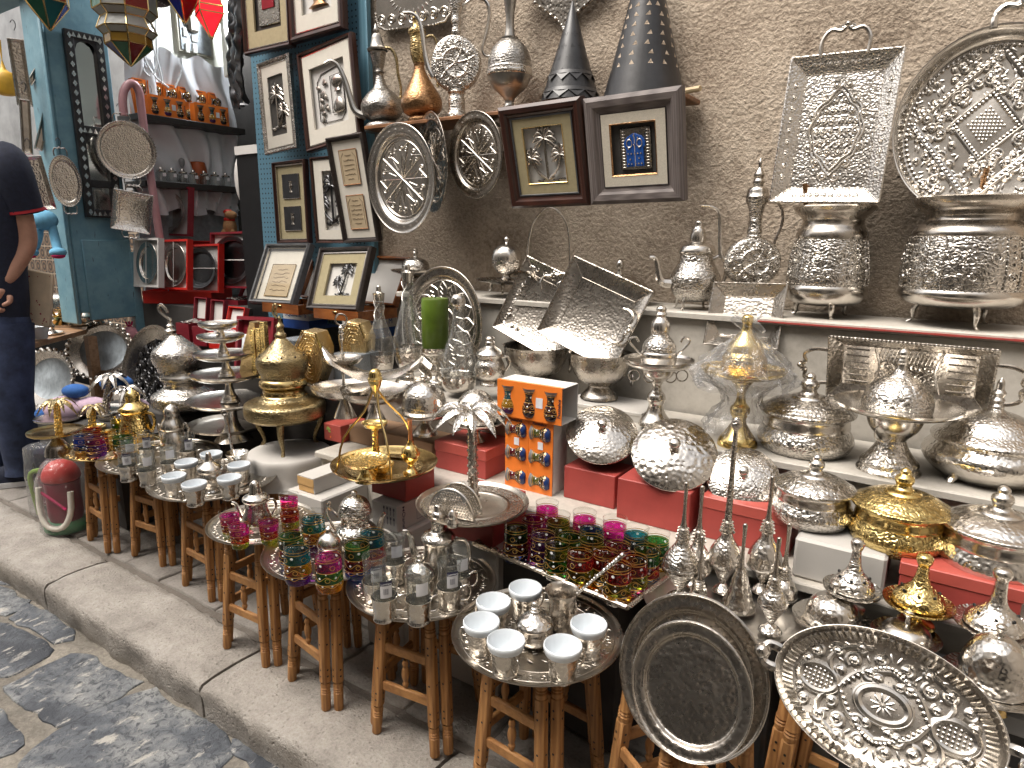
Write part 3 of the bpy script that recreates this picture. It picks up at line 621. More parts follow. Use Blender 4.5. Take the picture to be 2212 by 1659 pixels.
def disc(o, part, x, Y, R, Ry, t, mat, d=0):
 m = MB(); pr = [(0, t * .62), (R * .45, t * .6), (R * .5, t * .7), (R * .55, t * .6), (R * .86, t * .5), (R * .93, t * .42), (R, .12 * t), (R, -.12 * t), (R * .9, -t * .45), (0, -t * .6)]
 M = Matrix.Translation(o.pt(x, Y, d)) @ Matrix.Rotation(radians(90), 4, 'X') @ Matrix.Diagonal((1, Ry / R * o.v / o.h, 1, 1)); m.lathe([(a * o.h, b * o.h) for a, b in pr[::-1]], 36, M)
 h = o.h
 for i in range(7):
  a = 2 * pi * i / 7 + .2; stroke(m, [(0, 0), (cos(a) * R * .5 * h, sin(a) * R * .5 * h), (cos(a + .12) * R * .78 * h, sin(a + .12) * R * .78 * h)], 1.7 * h, t * .62 * h, M=M)
  spiral(m, (cos(a + .25) * R * .6 * h, sin(a + .25) * R * .6 * h), R * .17 * h, a, 1.3, 1.3 * h, t * .6 * h, M=M); spiral(m, (cos(a - .2) * R * .74 * h, sin(a - .2) * R * .74 * h), R * .12 * h, a + 2, 1.3, 1.2 * h, t * .54 * h, M=M)
 beads(m, [(x_ * h, y_ * h) for x_, y_ in circ(R * .9, 36)], 1.6 * h, t * .46 * h, M=M)
 return m.build(part, mat, o.root)
disc(o, 'disc_body', 986, 139, 54, 61, 22, 'silver_chased')
o.lat('pedestal', [(0, 262), (22, 262), (22, 246), (19, 243), (18, 215), (16, 205), (20, 200), (14, 194)], 'silver_chased')
o.lat('neck', [(8, 80), (10, 72), (8, 62), (11, 50), (9, 40), (14, 20), (17, -5), (15, -25), (6, -45), (0, -60)], 'silver_chased')
o.tub('spout', [(938, 168), (928, 150), (920, 112), (915, 70), (907, 45), (895, 35), (876, 34)], [7, 5, 4, 3], 'silver')
o.tub('handle', [(1000, 20), (1022, 4), (1046, 6), (1056, 22), (1054, 60), (1046, 92), (1042, 110), (1050, 122), (1062, 118), (1064, 102)], [3, 4, 3, 2], 'silver')
o = shelfob('vase', 'tall pewter amphora vase with ribbed belt and slim flaring neck', 'vase', 1100, 0, 'tall ewers and vases on the plank shelf')
o.lat('body', [(0, 270), (40, 270), (38, 254), (22, 240), (11, 228), (10, 218), (20, 205), (36, 190), (43, 177), (47, 165)], 'pewter')
o.lat('belt', [(47, 166), (49, 163), (48, 154), (48, 150), (47, 148)], 'silver_fine_hammered')
o.lat('shoulder', [(47, 149), (45, 128), (36, 106), (23, 92), (17, 88), (18, 84), (12, 82)], 'pewter_chased')
o.lat('neck', [(12, 83), (9, 62), (9, 40), (12, 15), (17, -15), (24, -45), (27, -50), (23, -48), (14, -10)], 'pewter')
for (px, half, yb, tip, lab) in ((1231, 64, 225, 6, 'smaller black iron cone lantern with cut stars, moons and frilled collars'), (1389, 90, 232, -155, 'big black iron cone lantern with rows of small triangular cuts')):
 o = Ob('cone_lantern', lab, 'lantern', px, z=ZT, y=YS + (0 if half < 70 else .02), group='cone lanterns on the plank shelf'); big = half > 70; R = half
 o.lat('cone', [(0, yb + 2), (R * .9, yb + 2), (R, yb - 3), (R * .5, (yb + tip) / 2), (R * .03, tip + 2), (0, tip)], 'iron_cone', 40, n=1)
 m = MB(); slope = R / (yb - tip)
 def onc(a, Y, off=.6):
  r = (Y - tip) * slope + off; return V((r * cos(a) * o.h, r * sin(a) * o.h, (o.py - Y) * o.v))
 rr = random.Random(5)
 rows = [(185 - 26 * k, 11) for k in range(7)] if not big else [(150 - 21 * k, 12) for k in range(12)]
 for Y, n in rows:
  if Y < tip + 25: continue
  for i in range(n):
   a = 2 * pi * i / n + rr.uniform(-.08, .08) + Y * .3; s = 5 if not big else 5.5; r0 = (Y - tip) * slope; da = s / max(r0, 6)
   if i % 2 or big: P = [onc(a - da, Y + s * .8), onc(a + da, Y + s * .8), onc(a + rr.uniform(-.6, .6) * da, Y - s)]; m.add(P, [(0, 1, 2)])
   else:
    for q in range(4): b = q * pi / 2; P = [onc(a, Y), onc(a + da * cos(b - .35), Y + s * sin(b - .35)), onc(a + da * 1.5 * cos(b), Y + s * 1.5 * sin(b)), onc(a + da * cos(b + .35), Y + s * sin(b + .35))]; m.add(P, [(0, 1, 2, 3)])
 m.build('cut_outs', 'black' if not big else 'stucco', o.root, 0)
 if not big:
  for Y0 in (168, 205):
   m = MB(); n = 11
   m.lathe(o.pr([((Y0 - 8 - tip) * slope + 1, Y0 - 8), ((Y0 - tip) * slope + 3, Y0), ((Y0 - tip) * slope + 1, Y0 + 1)]), 40, n=1)
   for i in range(n): a0, a1 = 2 * pi * i / n, 2 * pi * (i + 1) / n; m.add([onc(a0, Y0, 3.5), onc(a1, Y0, 3.5), onc((a0 + a1) / 2, Y0 + 15, 5)], [(0, 1, 2)])
   m.build('frill', 'iron_cone', o.root, 20)
# embossed tray fixed high on the wall and the hammered heart
R_, c, w, h = fitrect((806, -74), (977, -96), (975, 44), (820, 74), 2.335, .04)
r = empty('embossed_tray', M=mat4(R_, c)); tag(r, 'silver embossed tray with scalloped beaded edge high on the wall, cut by picture top', 'tray')
m = MB(); poly = []
for i in range(72):
 a = 2 * pi * i / 72; p = (abs(cos(a)) ** .35 * (1 if cos(a) > 0 else -1) * w / 2, abs(sin(a)) ** .35 * (1 if sin(a) > 0 else -1) * h / 2); poly.append((p[0] * (1 + .012 * sin(12 * a)), p[1] * (1 + .012 * sin(12 * a))))
m.prism(poly, .006, bev=.003); beads(m, poly, .006, .006); m.build('plate', 'silver', r)
m = MB()
for q in range(-3, 4):
 for s in (-1, 1): spiral(m, (q * w * .14, s * h * .34), w * .06, q, 1.6, .003, .008, s); leafs(m, (q * w * .14 + .02, s * h * .27), s * 1.2 + q * .2, .03, .012, .006)
for i in range(26): leafs(m, (cos(i * .24) * w * .24, sin(i * .24) * h * .2), i * .24, .03, .009, .006)
m.build('embossing', 'silver', r)
R_, c, w, h = fitrect((1140, -70), (1320, -95), (1312, 60), (1140, 85), 2.34, .04)
r = empty('heart_plate', M=mat4(R_, c)); tag(r, 'hammered silver heart shaped wall plate behind the small cone tip', 'plate')
poly = []; hp = []
for i in range(48):
 a = 2 * pi * i / 48; x, y = 16 * sin(a) ** 3, 13 * cos(a) - 5 * cos(2 * a) - 2 * cos(3 * a) - cos(4 * a); poly.append((-x / 32 * w, (y + 3) / 30 * h))
m = MB().prism(poly[::-1] if False else poly, .012, bev=.006); m.build('plate', 'silver_coarse', r)
m = MB(); beads(m, [(p[0] * .97, p[1] * .97) for p in poly], .007, .012); m.build('rim', 'silver_coarse', r)
# round plates hung under the plank shelf
def hung(label, px, py, Y, Rpx, tw, mat='silver', eng='silver_chased', group='round engraved plates hung under the plank shelf'):
 c = aty(px, py, Y); hh = depth(c) / FPX; R = Rpx * hh; n = V((-sin(radians(tw)), -cos(radians(tw)), -.05))
 r = empty('hanging_plate', M=facing(c, n)); tag(r, label, 'plate', group)
 MB().lathe(plateprof(R, .24, .07, .004), 48).build('plate', mat, r)
 m = MB()
 for i in range(10):
  a = 2 * pi * i / 10; A = V((cos(a), sin(a))); B = V((cos(a + .314), sin(a + .314)))
  stroke(m, [(0, 0), A * R * .3, A * R * .68], R * .008, .002); stroke(m, [A * R * .3, B * R * .52, A * R * .68], R * .007, .002, n=1); stroke(m, [B * R * .2, B * R * .42], R * .007, .002, n=1); spiral(m, B * R * .56, R * .07, a, 1.4, R * .007, .002); spiral(m, A * R * .45 + B * R * .1, R * .05, a, 1.2, R * .006, .002, -1)
 stroke(m, circ(R * .70, 40), R * .008, .003, closed=True)
 m.build('engraving', eng, r); m = MB()
 for i in range(28): a = 2 * pi * i / 28; leafs(m, (cos(a) * R * .87, sin(a) * R * .87), a + 1.2, R * .07, R * .03, R * .082)
 m.build('rim_pattern', eng, r); return r
hung('large round silver plate with petal engraving, front left under plank shelf', 871, 387, 2.10, 114, 8, 'silver', 'silver')
hung('plain edge-on plate squeezed between two round engraved plates', 941, 352, 2.16, 104, 32, 'tarnished', 'tarnished')
hung('smaller round engraved plate hanging next to the brown palm picture', 1031, 336, 2.14, 90, 13, 'tarnished', 'silver')
# ---------------------------------------------------------------- picture frames
def picture(label, tl, tr, br, bl, yb, fw, wood_, woodv, lip='silver', span=.12, dep=.035, group='framed relief pictures', lipw=.006, name='picture_frame'):
 R_, c, w, h = fitrect(tl, tr, br, bl, yb, span); r = empty(name, M=mat4(R_, c)); tag(r, label, 'picture', group)
 W, H, w2, h2 = w / 2, h / 2, w / 2 - fw, h / 2 - fw
 for part, mat, quads in (('frame', (wood_, woodv), None),):
  m = MB(); pf = [(0, 0), (0, dep * .75), (.25, dep), (.6, dep * .95), (.75, dep * .7), (1, dep * .6), (1, 0)]
  cs = [(-1, -1), (1, -1), (1, 1), (-1, 1)]
  for k in range(4):
   a, b = cs[k], cs[(k + 1) % 4]; vs = []
   for e in (a, b): vs += [(e[0] * (W - t * fw), e[1] * (H - t * fw), z) for t, z in pf]
   n = len(pf); m.add(vs, [(i, n + i, n + i + 1, i + 1) for i in range(n - 1)], mi=k % 2)
  m.build('frame', mat, r, 25)
 m = MB()
 for (x, y, sx, sy) in ((0, h2 - lipw / 2, 2 * w2, lipw), (0, -h2 + lipw / 2, 2 * w2, lipw), (w2 - lipw / 2, 0, lipw, 2 * h2 - 2 * lipw), (-w2 + lipw / 2, 0, lipw, 2 * h2 - 2 * lipw)): m.box((x, y, dep * .55), (sx, sy, dep * .3), bev=.001)
 m.build('lip', lip, r, 0); return r, w2 - lipw, h2 - lipw, dep
def board(r, x0, y0, x1, y1, z, mat, part='mat', t=.002): return MB().box(((x0 + x1) / 2, (y0 + y1) / 2, z), (x1 - x0, y1 - y0, t)).build(part, mat, r, 0)
def window(r, W, H, x0, y0, x1, y1, z, mat, part='mat', t=.010):   # passe-partout with an opening
 m = MB()
 for a in ((-W, y1, W, H), (-W, -H, W, y0), (-W, y0, x0, y1), (x1, y0, W, y1)):
  if a[2] - a[0] > 1e-4 and a[3] - a[1] > 1e-4: m.box(((a[0] + a[2]) / 2, (a[1] + a[3]) / 2, z), (a[2] - a[0], a[3] - a[1], t))
 return m.build(part, mat, r, 0)
def edge(r, x0, y0, x1, y1, z, mat, w=.003, part='gilt_edge'):
 m = MB()
 for a, b in (((x0, y0), (x1, y0)), ((x1, y0), (x1, y1)), ((x1, y1), (x0, y1)), ((x0, y1), (x0, y0))): m.tube([(*a, z), (*b, z)], w, 4, n=1)
 return m.build(part, mat, r)
def palmrelief(r, s, c=(0, 0), mat='tarnished', z=.012, part='palm_relief', trees=((0, 1.), (-.32, .55), (.32, .6))):
 m = MB()
 for dx, k in trees:
  b = V((c[0], c[1] - s * .46)); t = V((c[0] + dx * s, c[1] - s * .46 + k * s * .78)); mid = (b + t) / 2 + V((dx * s * .25, -abs(dx) * s * .1)); stroke(m, [b, mid, t], s * .028, z + .003, 6)
  for q in range(9):
   a = pi * q / 8 * 1.3 - .47; L = s * (.27 if k > .8 else .22); e = t + V((cos(a) * L, sin(a) * L * .8 - s * .06)); stroke(m, [t, t + V((cos(a) * L * .55, sin(a) * L * .7 + s * .03)), e], s * .017, z + .004, 5)
   leafs(m, t + V((cos(a), sin(a))) * L * .2, a - .35 * cos(a), L * .8, s * .07, z + .004)
 for q in range(5): leafs(m, (c[0] - s * .28 + q * s * .12, c[1] - s * .47), .3 * (q % 3 - 1), s * .2, s * .07, z)
 return m.build(part, mat, r)
gp = 'framed pictures hung below the cone lanterns'
r, w2, h2, dp = picture('dark brown frame with silver palm tree relief on gold mat', (1084, 232), (1261, 205), (1286, 440), (1116, 446), 2.12, .040, 'mahogany', 'mahogany_v', 'slate_frame', .2, .04, gp)
window(r, w2, h2, -w2 * .68, -h2 * .72, w2 * .68, h2 * .76, .018, 'mat_gold'); board(r, -w2, -h2, w2, h2, .004, 'paper', 'backing'); edge(r, -w2 * .68, -h2 * .72, w2 * .68, h2 * .76, .024, 'brass', .0018); palmrelief(r, h2 * 1.38)
r, w2, h2, dp = picture('grey wood frame with bright blue studded door relief', (1267, 212), (1475, 184), (1491, 430), (1286, 440), 2.10, .052, 'grey_wood', 'grey_wood_v', 'espresso', .2, .036, gp, .003)
window(r, w2, h2, -w2 * .74, -h2 * .72, w2 * .70, h2 * .72, .020, 'mat_linen'); edge(r, -w2 * .74, -h2 * .72, w2 * .70, h2 * .72, .022, 'old_copper', .004, 'inner_edge'); board(r, -w2, -h2, w2, h2, .003, 'velvet', 'backing')
m = MB(); m.box((.0, -.0, .008), (w2 * .98, h2 * 1.16, .008), bev=.003); pl_ = m.build('door_surround', 'tarnished', r)
m = MB()
for k in range(13):
 y = -h2 * .5 + k * h2 * .082
 for s in (-1, 1): m.box((s * w2 * .38, y, .013), (w2 * .16, h2 * .045, .004), bev=.0015)
for k in range(5): m.box((0, h2 * .40 + k * h2 * .032, .013), (w2 * .60, h2 * .016, .003))
m.build('stone_courses', 'tarnished', pl_)
poly = [(-.27, -.48), (.27, -.48), (.27, .02), (.33, .08), (.33, .2), (.22, .34), (.0, .43), (-.22, .34), (-.33, .2), (-.33, .08), (-.27, .02)]
dd = MB().prism([(x * w2, y * h2) for x, y in poly], .006, z0=.012, bev=.001).build('blue_door', 'blue_enamel', r)
m = MB()
for x, y in [(-.2, -.4), (-.1, -.4), (.02, -.4), (.12, -.4), (.21, -.4), (-.2, -.12), (-.1, -.12), (.0, -.12), (.1, -.12), (.2, -.12), (-.18, .02), (.15, .04), (0, .12), (-.12, .3), (0, .36), (.12, .3), (-.14, -.27), (.14, -.25)]: m.sph((x * w2, y * h2, .019), .0035, seg=6, rings=4)
for s in (-1, 1): m.tube([(s * .16 * w2 + cos(a) * .009, .16 * h2 + sin(a) * .012, .019) for a in [2 * pi * i / 10 for i in range(10)]], .0015, 5, n=1, closed=True)
m.tube([(0, -.48 * h2, .018), (0, .42 * h2, .018)], .0015, 4, n=1); m.build('studs', 'silver', dd)
# pictures on the blue pegboard
gp = 'dark framed pictures on the blue pegboard'
r, w2, h2, dp = picture('dark framed red embroidery in silver relief, top left of pegboard', (524, -130), (630, -160), (638, 98), (542, 127), 2.27, .022, 'mahogany', 'mahogany_v', 'silver', .05, .04, gp)
window(r, w2, h2, -w2 * .66, -h2 * .70, w2 * .70, h2 * .72, .020, 'mat_gold'); board(r, -w2, -h2, w2, h2, .004, 'velvet', 'backing'); bo = MB().box((.02 * w2, -.02 * h2, .010), (w2 * 1.06, h2 * 1.16, .006), bev=.002).build('relief', 'tarnished_hammered', r); MB().box((.02 * w2, .12 * h2, .015), (w2 * .62, h2 * .84, .005), bev=.002).build('red_cloth', 'ruby', bo)
r, w2, h2, dp = picture('dark framed silver vase relief on white, top right of pegboard', (631, -150), (742, -180), (754, 56), (637, 105), 2.26, .030, 'mahogany', 'mahogany_v', 'silver', .05, .04, gp)
window(r, w2, h2, -w2 * .70, -h2 * .66, w2 * .72, h2 * .72, .020, 'mat_board'); board(r, -w2, -h2, w2, h2, .004, 'paper', 'backing')
MB().lathe([(.001, -h2 * .5), (w2 * .44, -h2 * .5), (w2 * .34, -h2 * .46), (w2 * .22, -h2 * .40), (w2 * .30, -h2 * .2), (w2 * .32, 0), (w2 * .15, h2 * .15), (w2 * .12, h2 * .3)], 16, Matrix.Translation((.1 * w2, 0, .012)) @ Matrix.Rotation(-pi / 2, 4, 'X') @ Matrix.Rotation(pi / 2, 4, 'X') if False else Matrix.Translation((.05 * w2, -.05 * h2, .014)) @ Matrix(((1, 0, 0, 0), (0, 0, 1, 0), (0, -.35, 0, 0), (0, 0, 0, 1)))).build('vase_relief', 'old_copper', r); palmrelief(r, h2 * .5, (-w2 * .3, h2 * .45), 'gunmetal', trees=((0, 1.), (.3, .8)))
r, w2, h2, dp = picture('ornate beaded silver grey frame with blurred dark mirror print on pegboard', (562, 142), (630, 114), (648, 322), (579, 335), 2.24, .020, 'tarnished_chased', 'tarnished_chased', 'silver', .08, .025, gp)
window(r, w2, h2, -w2 * .6, -h2 * .72, w2 * .6, h2 * .74, .012, 'mat_board', t=.006); board(r, -w2, -h2, w2, h2, .006, 'velvet', 'backing'); MB().add([(-w2, -h2, .014), (w2, -h2, .014), (w2, h2, .014), (-w2, h2, .014)], [(0, 1, 2, 3)]).build('glass', 'window_glass', r, 0); palmrelief(r, h2 * 1.1, (0, 0), 'tarnished', trees=((0, .9), (.2, .4)))
r, w2, h2, dp = picture('tall dark frame with oval scene and silver bowl reliefs, centre of pegboard', (654, 118), (768, 73), (789, 296), (671, 334), 2.23, .020, 'mahogany', 'mahogany_v', 'silver', .06, .035, gp)
window(r, w2, h2, -w2 * .74, -h2 * .68, w2 * .74, h2 * .70, .020, 'mat_board'); board(r, -w2, -h2, w2, h2, .004, 'paper', 'backing')
m = MB(); stroke(m, [(x * w2 * .62, y * h2 * .62) for x, y in ((-.6, -.9), (-.9, -.8), (-.9, .6), (-.6, .85), (.5, .95), (.9, .7), (.9, -.7), (.6, -.95))], .002, .008, closed=True); stroke(m, [(.02 * w2, -.4 * h2), (.55 * w2, -.4 * h2), (.55 * w2, .42 * h2), (.02 * w2, .42 * h2)], .002, .010, closed=True); m.build('inner_line', 'espresso', r)
m = MB()
for q in range(14): leafs(m, (-w2 * .32 + .012 * sin(q * 2.2), h2 * (.3 - q * .055)), q * 1.3, .035, .02, .012)
m.lathe([(.001, -.03), (.02, -.03), (.012, -.015), (.03, .0), (.034, .02), (.02, .035)], 14, Matrix.Translation((w2 * .3, h2 * .2, .012)) @ Matrix(((1, 0, 0, 0), (0, 0, 1, 0), (0, -.35, 0, 0), (0, 0, 0, 1)))); m.lathe([(.001, -.035), (.028, -.03), (.034, -.01), (.026, .015), (.012, .03)], 14, Matrix.Translation((w2 * .32, -h2 * .26, .012)) @ Matrix(((1, 0, 0, 0), (0, 0, 1, 0), (0, -.35, 0, 0), (0, 0, 0, 1)))); m.build('relief', 'tarnished', r)
r, w2, h2, dp = picture('dark frame with two small black cameo panels, lowest left on pegboard', (596, 351), (666, 345), (676, 524), (607, 527), 2.24, .016, 'mahogany', 'mahogany_v', 'silver', .05, .03, gp)
board(r, -w2, -h2, w2, h2, .010, 'mat_gold')
for s in (-1, 1): q = MB().box((0, s * h2 * .44, .014), (w2 * 1.25, h2 * .66, .004)).build('cameo', 'soot', r, 0); edge(q, -w2 * .62, s * h2 * .44 - h2 * .33, w2 * .62, s * h2 * .44 + h2 * .33, .016, 'silver', .0012); mm = MB(); mm.lathe([(.001, -.03), (.012, -.028), (.006, -.016), (.014, 0), (.008, .016), (.016, .024)], 10, Matrix.Translation((0, s * h2 * .44, .017)) @ Matrix(((1, 0, 0, 0), (0, 0, 1, 0), (0, -.3, 0, 0), (0, 0, 0, 1)))); mm.build('relief', 'tarnished', q)
r, w2, h2, dp = picture('dark frame with pale mat and silver sprig half hidden behind parchment frame', (676, 340), (744, 336), (757, 524), (694, 526), 2.22, .012, 'mahogany', 'mahogany_v', 'silver', .05, .03, gp)
window(r, w2, h2, -w2 * .4, -h2 * .76, w2 * .7, h2 * .74, .016, 'mat_board'); board(r, -w2, -h2, w2, h2, .004, 'paper', 'backing'); palmrelief(r, h2 * 1.2, (w2 * .2, 0), 'gunmetal')
r, w2, h2, dp = picture('dark brown frame with two parchment calligraphy panels beside large round plate', (709, 299), (798, 283), (819, 521), (753, 523), 2.17, .018, 'espresso', 'espresso', 'espresso', .12, .03, gp, .002)
board(r, -w2, -h2, w2, h2, .012, 'mat_board'); rs = random.Random(8)
for s in (-1, 1):
 q = MB().box((0, s * h2 * .46, .016), (w2 * 1.16, h2 * .70, .003)).build('parchment', 'parchment', r, 0); edge(q, -w2 * .58, s * h2 * .46 - h2 * .35, w2 * .58, s * h2 * .46 + h2 * .35, .017, 'copper', .002); mm = MB()
 for k in range(6): squig(mm, w2 * (.7 if k not in (0, 5) else .4), 9, .0009, rs, .0185, (0, s * h2 * .46 + h2 * (.24 - k * .095)))
 for a in (-1, 1): stroke(mm, [(a * w2 * .48, s * h2 * .46 - h2 * .28), (a * w2 * .48, s * h2 * .46 + h2 * .2), (a * w2 * .3, s * h2 * .46 + h2 * .29)], .0008, .018, n=1)
 mm.build('calligraphy', 'ink', q)
def planequad(pts, y0, z0, tilt):
 P = []
 for x, y in pts:
  d = ray(x, y); k = (y0 + tilt * (CAMH - z0)) / (d.y - tilt * d.z); P.append(CAM + d * k)
 X = ((P[1] - P[0]) + (P[2] - P[3])); w = X.length / 2; X.normalize(); Y = ((P[0] - P[3]) + (P[1] - P[2])); h = Y.length / 2; Y = (Y - X * Y.dot(X)).normalized()
 return Matrix((X, Y, X.cross(Y))).transposed().to_4x4(), sum(P, V((0, 0, 0))) / 4, w, h
# ---------------------------------------------------------------- big urns and trays on the top step
def urn(px, y, prof, foot, rod, label, holes, mid):
 o = Ob('urn', label, 'urn', px, z=L1Z, y=y, group='silver footed urns on the top step')
 i = prof.index('b'); j = prof.index('n'); A, B, Cc = prof[:i + 1], prof[i + 1:j], prof[j + 1:]
 A = [p for p in prof[:i]] ; B = [A[-1]] + prof[i + 1:j]; Cc = [B[-1]] + prof[j + 1:]
 o.lat('base', A, 'silver', 40); o.lat('body', B, 'silver_chased', 40, extra=lambda m: relief(o, m, B, mid)); o.lat('neck', Cc, 'tarnished', 40)
 o.legs(3, *foot, 'silver', 6, 20); o.tub('upright_rod', rod, 5, 'old_copper'); return o
def relief(o, m, B, mid):
 r0 = max(p[0] for p in B); r1 = min(p[0] for p in B); Yb, Yt = B[0][1], B[-1][1]
 def rad(Y):
  for a, b in zip(B, B[1:]):
   if b[1] <= Y <= a[1]: t = (a[1] - Y) / max(a[1] - b[1], 1e-6); return a[0] + (b[0] - a[0]) * t
  return r1
 def on(a, Y): r = rad(Y) * o.h * 1.01; return V((cos(a) * r, sin(a) * r, (o.py - Y) * o.v))
 for k in range(10):
  a = 2 * pi * k / 10 + .2; hh = (Yb - Yt)
  for dr, (ca, cY, rr) in ((1, (a, Yb - hh * .62, 15)), (-1, (a + .31, Yb - hh * .26, 12))):
   P = []
   for i in range(18):
    t = i / 17; q = rr * (1 - .85 * t); an = dr * t * 9.5; P.append(on(ca + q * cos(an) / r0, cY + q * sin(an)))
   m.tube(P, 1.7 * o.h, 5, n=1)
  m.tube([on(a + .16, Yb - hh * t) for t in (.04, .3, .6, .96)], 1.6 * o.h, 5); m.tube([on(a + .46, Yb - hh * t) for t in (.04, .3, .6, .96)], 1.6 * o.h, 5)
  for q in range(4): m.sph(on(a + .31, Yb - hh * (.5 + q * .11)), 3.2 * o.h, seg=6, rings=4)
 for Y in (Yb - 2, Yt + 2):
  for i in range(60): m.sph(on(2 * pi * i / 60, Y), 1.8 * o.h, seg=5, rings=3)
urn(2064, 2.22, [(0, 662), (60, 662), (100, 655), (116, 640), (118, 630), (115, 622), 'b', (116, 612), (117, 580), (114, 550), (109, 520), (107, 512), 'n', (108, 508), (106, 500), (96, 488), (84, 480), (82, 470), (86, 464), (96, 458), (110, 444), (113, 432), (109, 430), (88, 456), (0, 470)], (75, 655, 88, 704), [(2072, 434), (2079, 372)], 'bigger embossed silver urn on small feet under large round tray', 1, 0)
urn(1777, 2.22, [(0, 657), (55, 656), (72, 648), (80, 632), (81, 622), (78, 614), 'b', (80, 606), (77, 570), (72, 535), (69, 518), 'n', (70, 512), (67, 500), (61, 490), (60, 478), (66, 470), (76, 460), (80, 452), (77, 449), (58, 472), (0, 480)], (52, 650, 60, 684), [(1717, 452), (1710, 404)], 'smaller embossed silver urn on small feet under the rectangular tray', 1, 0)
# rectangular tray leaning above the smaller urn
R_, c, w, h = fitrect((1718, 135), (1956, 110), (1899, 442), (1666, 438), 2.17, .25)
r = empty('rectangular_tray', M=mat4(R_, c)); tag(r, 'large rectangular silver tray with cartouche relief leaning on the wall above an urn', 'tray')
b = w * .15; m = MB(); recttray(m, w, h, b, .028, .004, .0035); m.build('tray', 'silver_fine_hammered', r, 30)
m = MB(); W, H = w / 2 - b, h / 2 - b; z = .002
C = [(0, .78), (.18, .66), (.3, .55), (.55, .42), (.62, .2), (.72, .02), (.62, -.2), (.55, -.42), (.3, -.55), (.18, -.66), (0, -.78)]
for s in (-1, 1):
 for off in (1, .88): stroke(m, [(s * x * W * off, y * H * off) for x, y in C], .0035, z)
 for x, y, rr in ((.16, .8, .10), (.4, .55, .1), (.66, .28, .1), (.66, -.28, .1), (.4, -.55, .1), (.16, -.8, .10)): spiral(m, (s * x * W, y * H), rr * W * 1.2, y * 3, 1.6, .003, z, s)
 for k in range(7):
  for x in (.15, .35, .52):
   y = -.55 + k * .18
   if abs(y) + x < .85: spiral(m, (s * x * W, y * H), .10 * W, k + x * 9, 1.4, .0025, z, s); leafs(m, (s * (x - .05) * W, (y + .06) * H), k * 1.1, .02, .008, z)
 for k in range(9): spiral(m, (s * (w / 2 - b * .45), (-.8 + k * .2) * H), b * .2, k, 1.4, .002, .017, s); spiral(m, ((-.8 + k * .2) * W, s * (h / 2 - b * .45)), b * .2, k, 1.4, .002, .017, s)
m.build('cartouche_relief', 'silver', r)
m = MB(); trayhandle(m, w * .42, w * .26, .006, Matrix.Translation((-.02 * w, h / 2 - .004, .028))); m.build('handle', 'tarnished', r)
# large round tray above the bigger urn
R_, c, w, h = planequad(((1935, 73), (2352, 73), (2352, 470), (1935, 470)), 2.22, 1.35, .20)
r = empty('round_tray', M=mat4(R_, c)); tag(r, 'very large round silver tray densely embossed with a diamond, leaning on the wall', 'tray'); R = w / 2; k = h / w
Q = Matrix.Diagonal((1, k, 1, 1))
MB().lathe([(0, 0), (R * .86, 0), (R * .90, .003), (R * .985, .045), (R, .046), (R * .992, .040), (R * .9, -.003), (0, -.003)], 72, Q).build('tray', 'silver', r)
m = MB(); z = .001
for a in range(4):
 A, B = V((cos(a * pi / 2), sin(a * pi / 2))) * R * .84, V((cos((a + 1) * pi / 2), sin((a + 1) * pi / 2))) * R * .84
 for o_ in (1., .93, .45): stroke(m, [A * o_, B * o_], .005 if o_ > .5 else .004, z, n=1, M=Q)
 beads(m, [A.lerp(B, t / 22) * .965 for t in range(23)], .006, z, Q); beads(m, [A.lerp(B, t / 11) * .40 for t in range(12)], .005, z, Q)
rr = random.Random(2)
for i in range(-5, 6):
 for j in range(-5, 6):
  if abs(i) + abs(j) < 6: m.sph((i * R * .038 + 0, j * R * .038, z), R * .017, Q @ Matrix.Rotation(0, 4, 'Z'), seg=6, rings=4)
for i in range(150):
 a = rr.uniform(0, 2 * pi); q = R * sqrt(rr.uniform(.12, .72)); p = V((cos(a) * q, sin(a) * q)); spiral(m, p, R * rr.uniform(.035, .075), a * 3, 1.5, .004, z, rr.choice((-1, 1)), M=Q)
for i in range(220):
 a = rr.uniform(0, 2 * pi); q = R * sqrt(rr.uniform(.12, .74)); leafs(m, (cos(a) * q, sin(a) * q), rr.uniform(0, 6.3), R * .075, R * .026, z, Q)
beads(m, circ(R * .85, 90), .006, z, Q)
m.build('embossing', 'silver', r); m = MB()
for i in range(60): a = 2 * pi * i / 60; leafs(m, (cos(a) * R * .92, sin(a) * R * .92), a, R * .05, R * .03, .02, Q)
m.build('rim_pattern', 'tarnished', r)
m = MB(); trayhandle(m, R * .52, R * .26, .009, Matrix.Translation((.02, h / 2 - .012, .045))); m.build('handle', 'silver_coarse', r)
# flask ewer, footed teapot and low pieces at the left part of the top step
o = Ob('flask_ewer', 'silver flask ewer with flat round body, ringed neck and thin hooked spout', 'ewer', 1615, z=L1Z, y=2.19)
disc(o, 'disc_body', 1615, 566, 60, 54, 34, 'silver_chased')
o.lat('foot', [(0, 700), (30, 700), (30, 690), (16, 676), (12, 640), (14, 615)], 'tarnished'); o.lat('neck', [(15, 518), (16, 512), (14, 508), (16, 503), (14, 496), (13, 480), (16, 455), (22, 440), (24, 430)], 'silver_chased')
o.lat('lid', [(25, 431), (22, 425), (19, 414), (10, 408), (12, 400), (9, 393), (11, 388), (7, 378), (3, 372), (4, 362), (0, 352)], 'silver')
o.tub('spout', [(1560, 566), (1549, 556), (1544, 530), (1541, 490), (1535, 460), (1520, 452), (1499, 450)], [6, 4, 3, 2], 'silver'); o.tub('handle', [(1640, 440), (1662, 446), (1672, 480), (1660, 520), (1655, 545)], 3, 'tarnished')
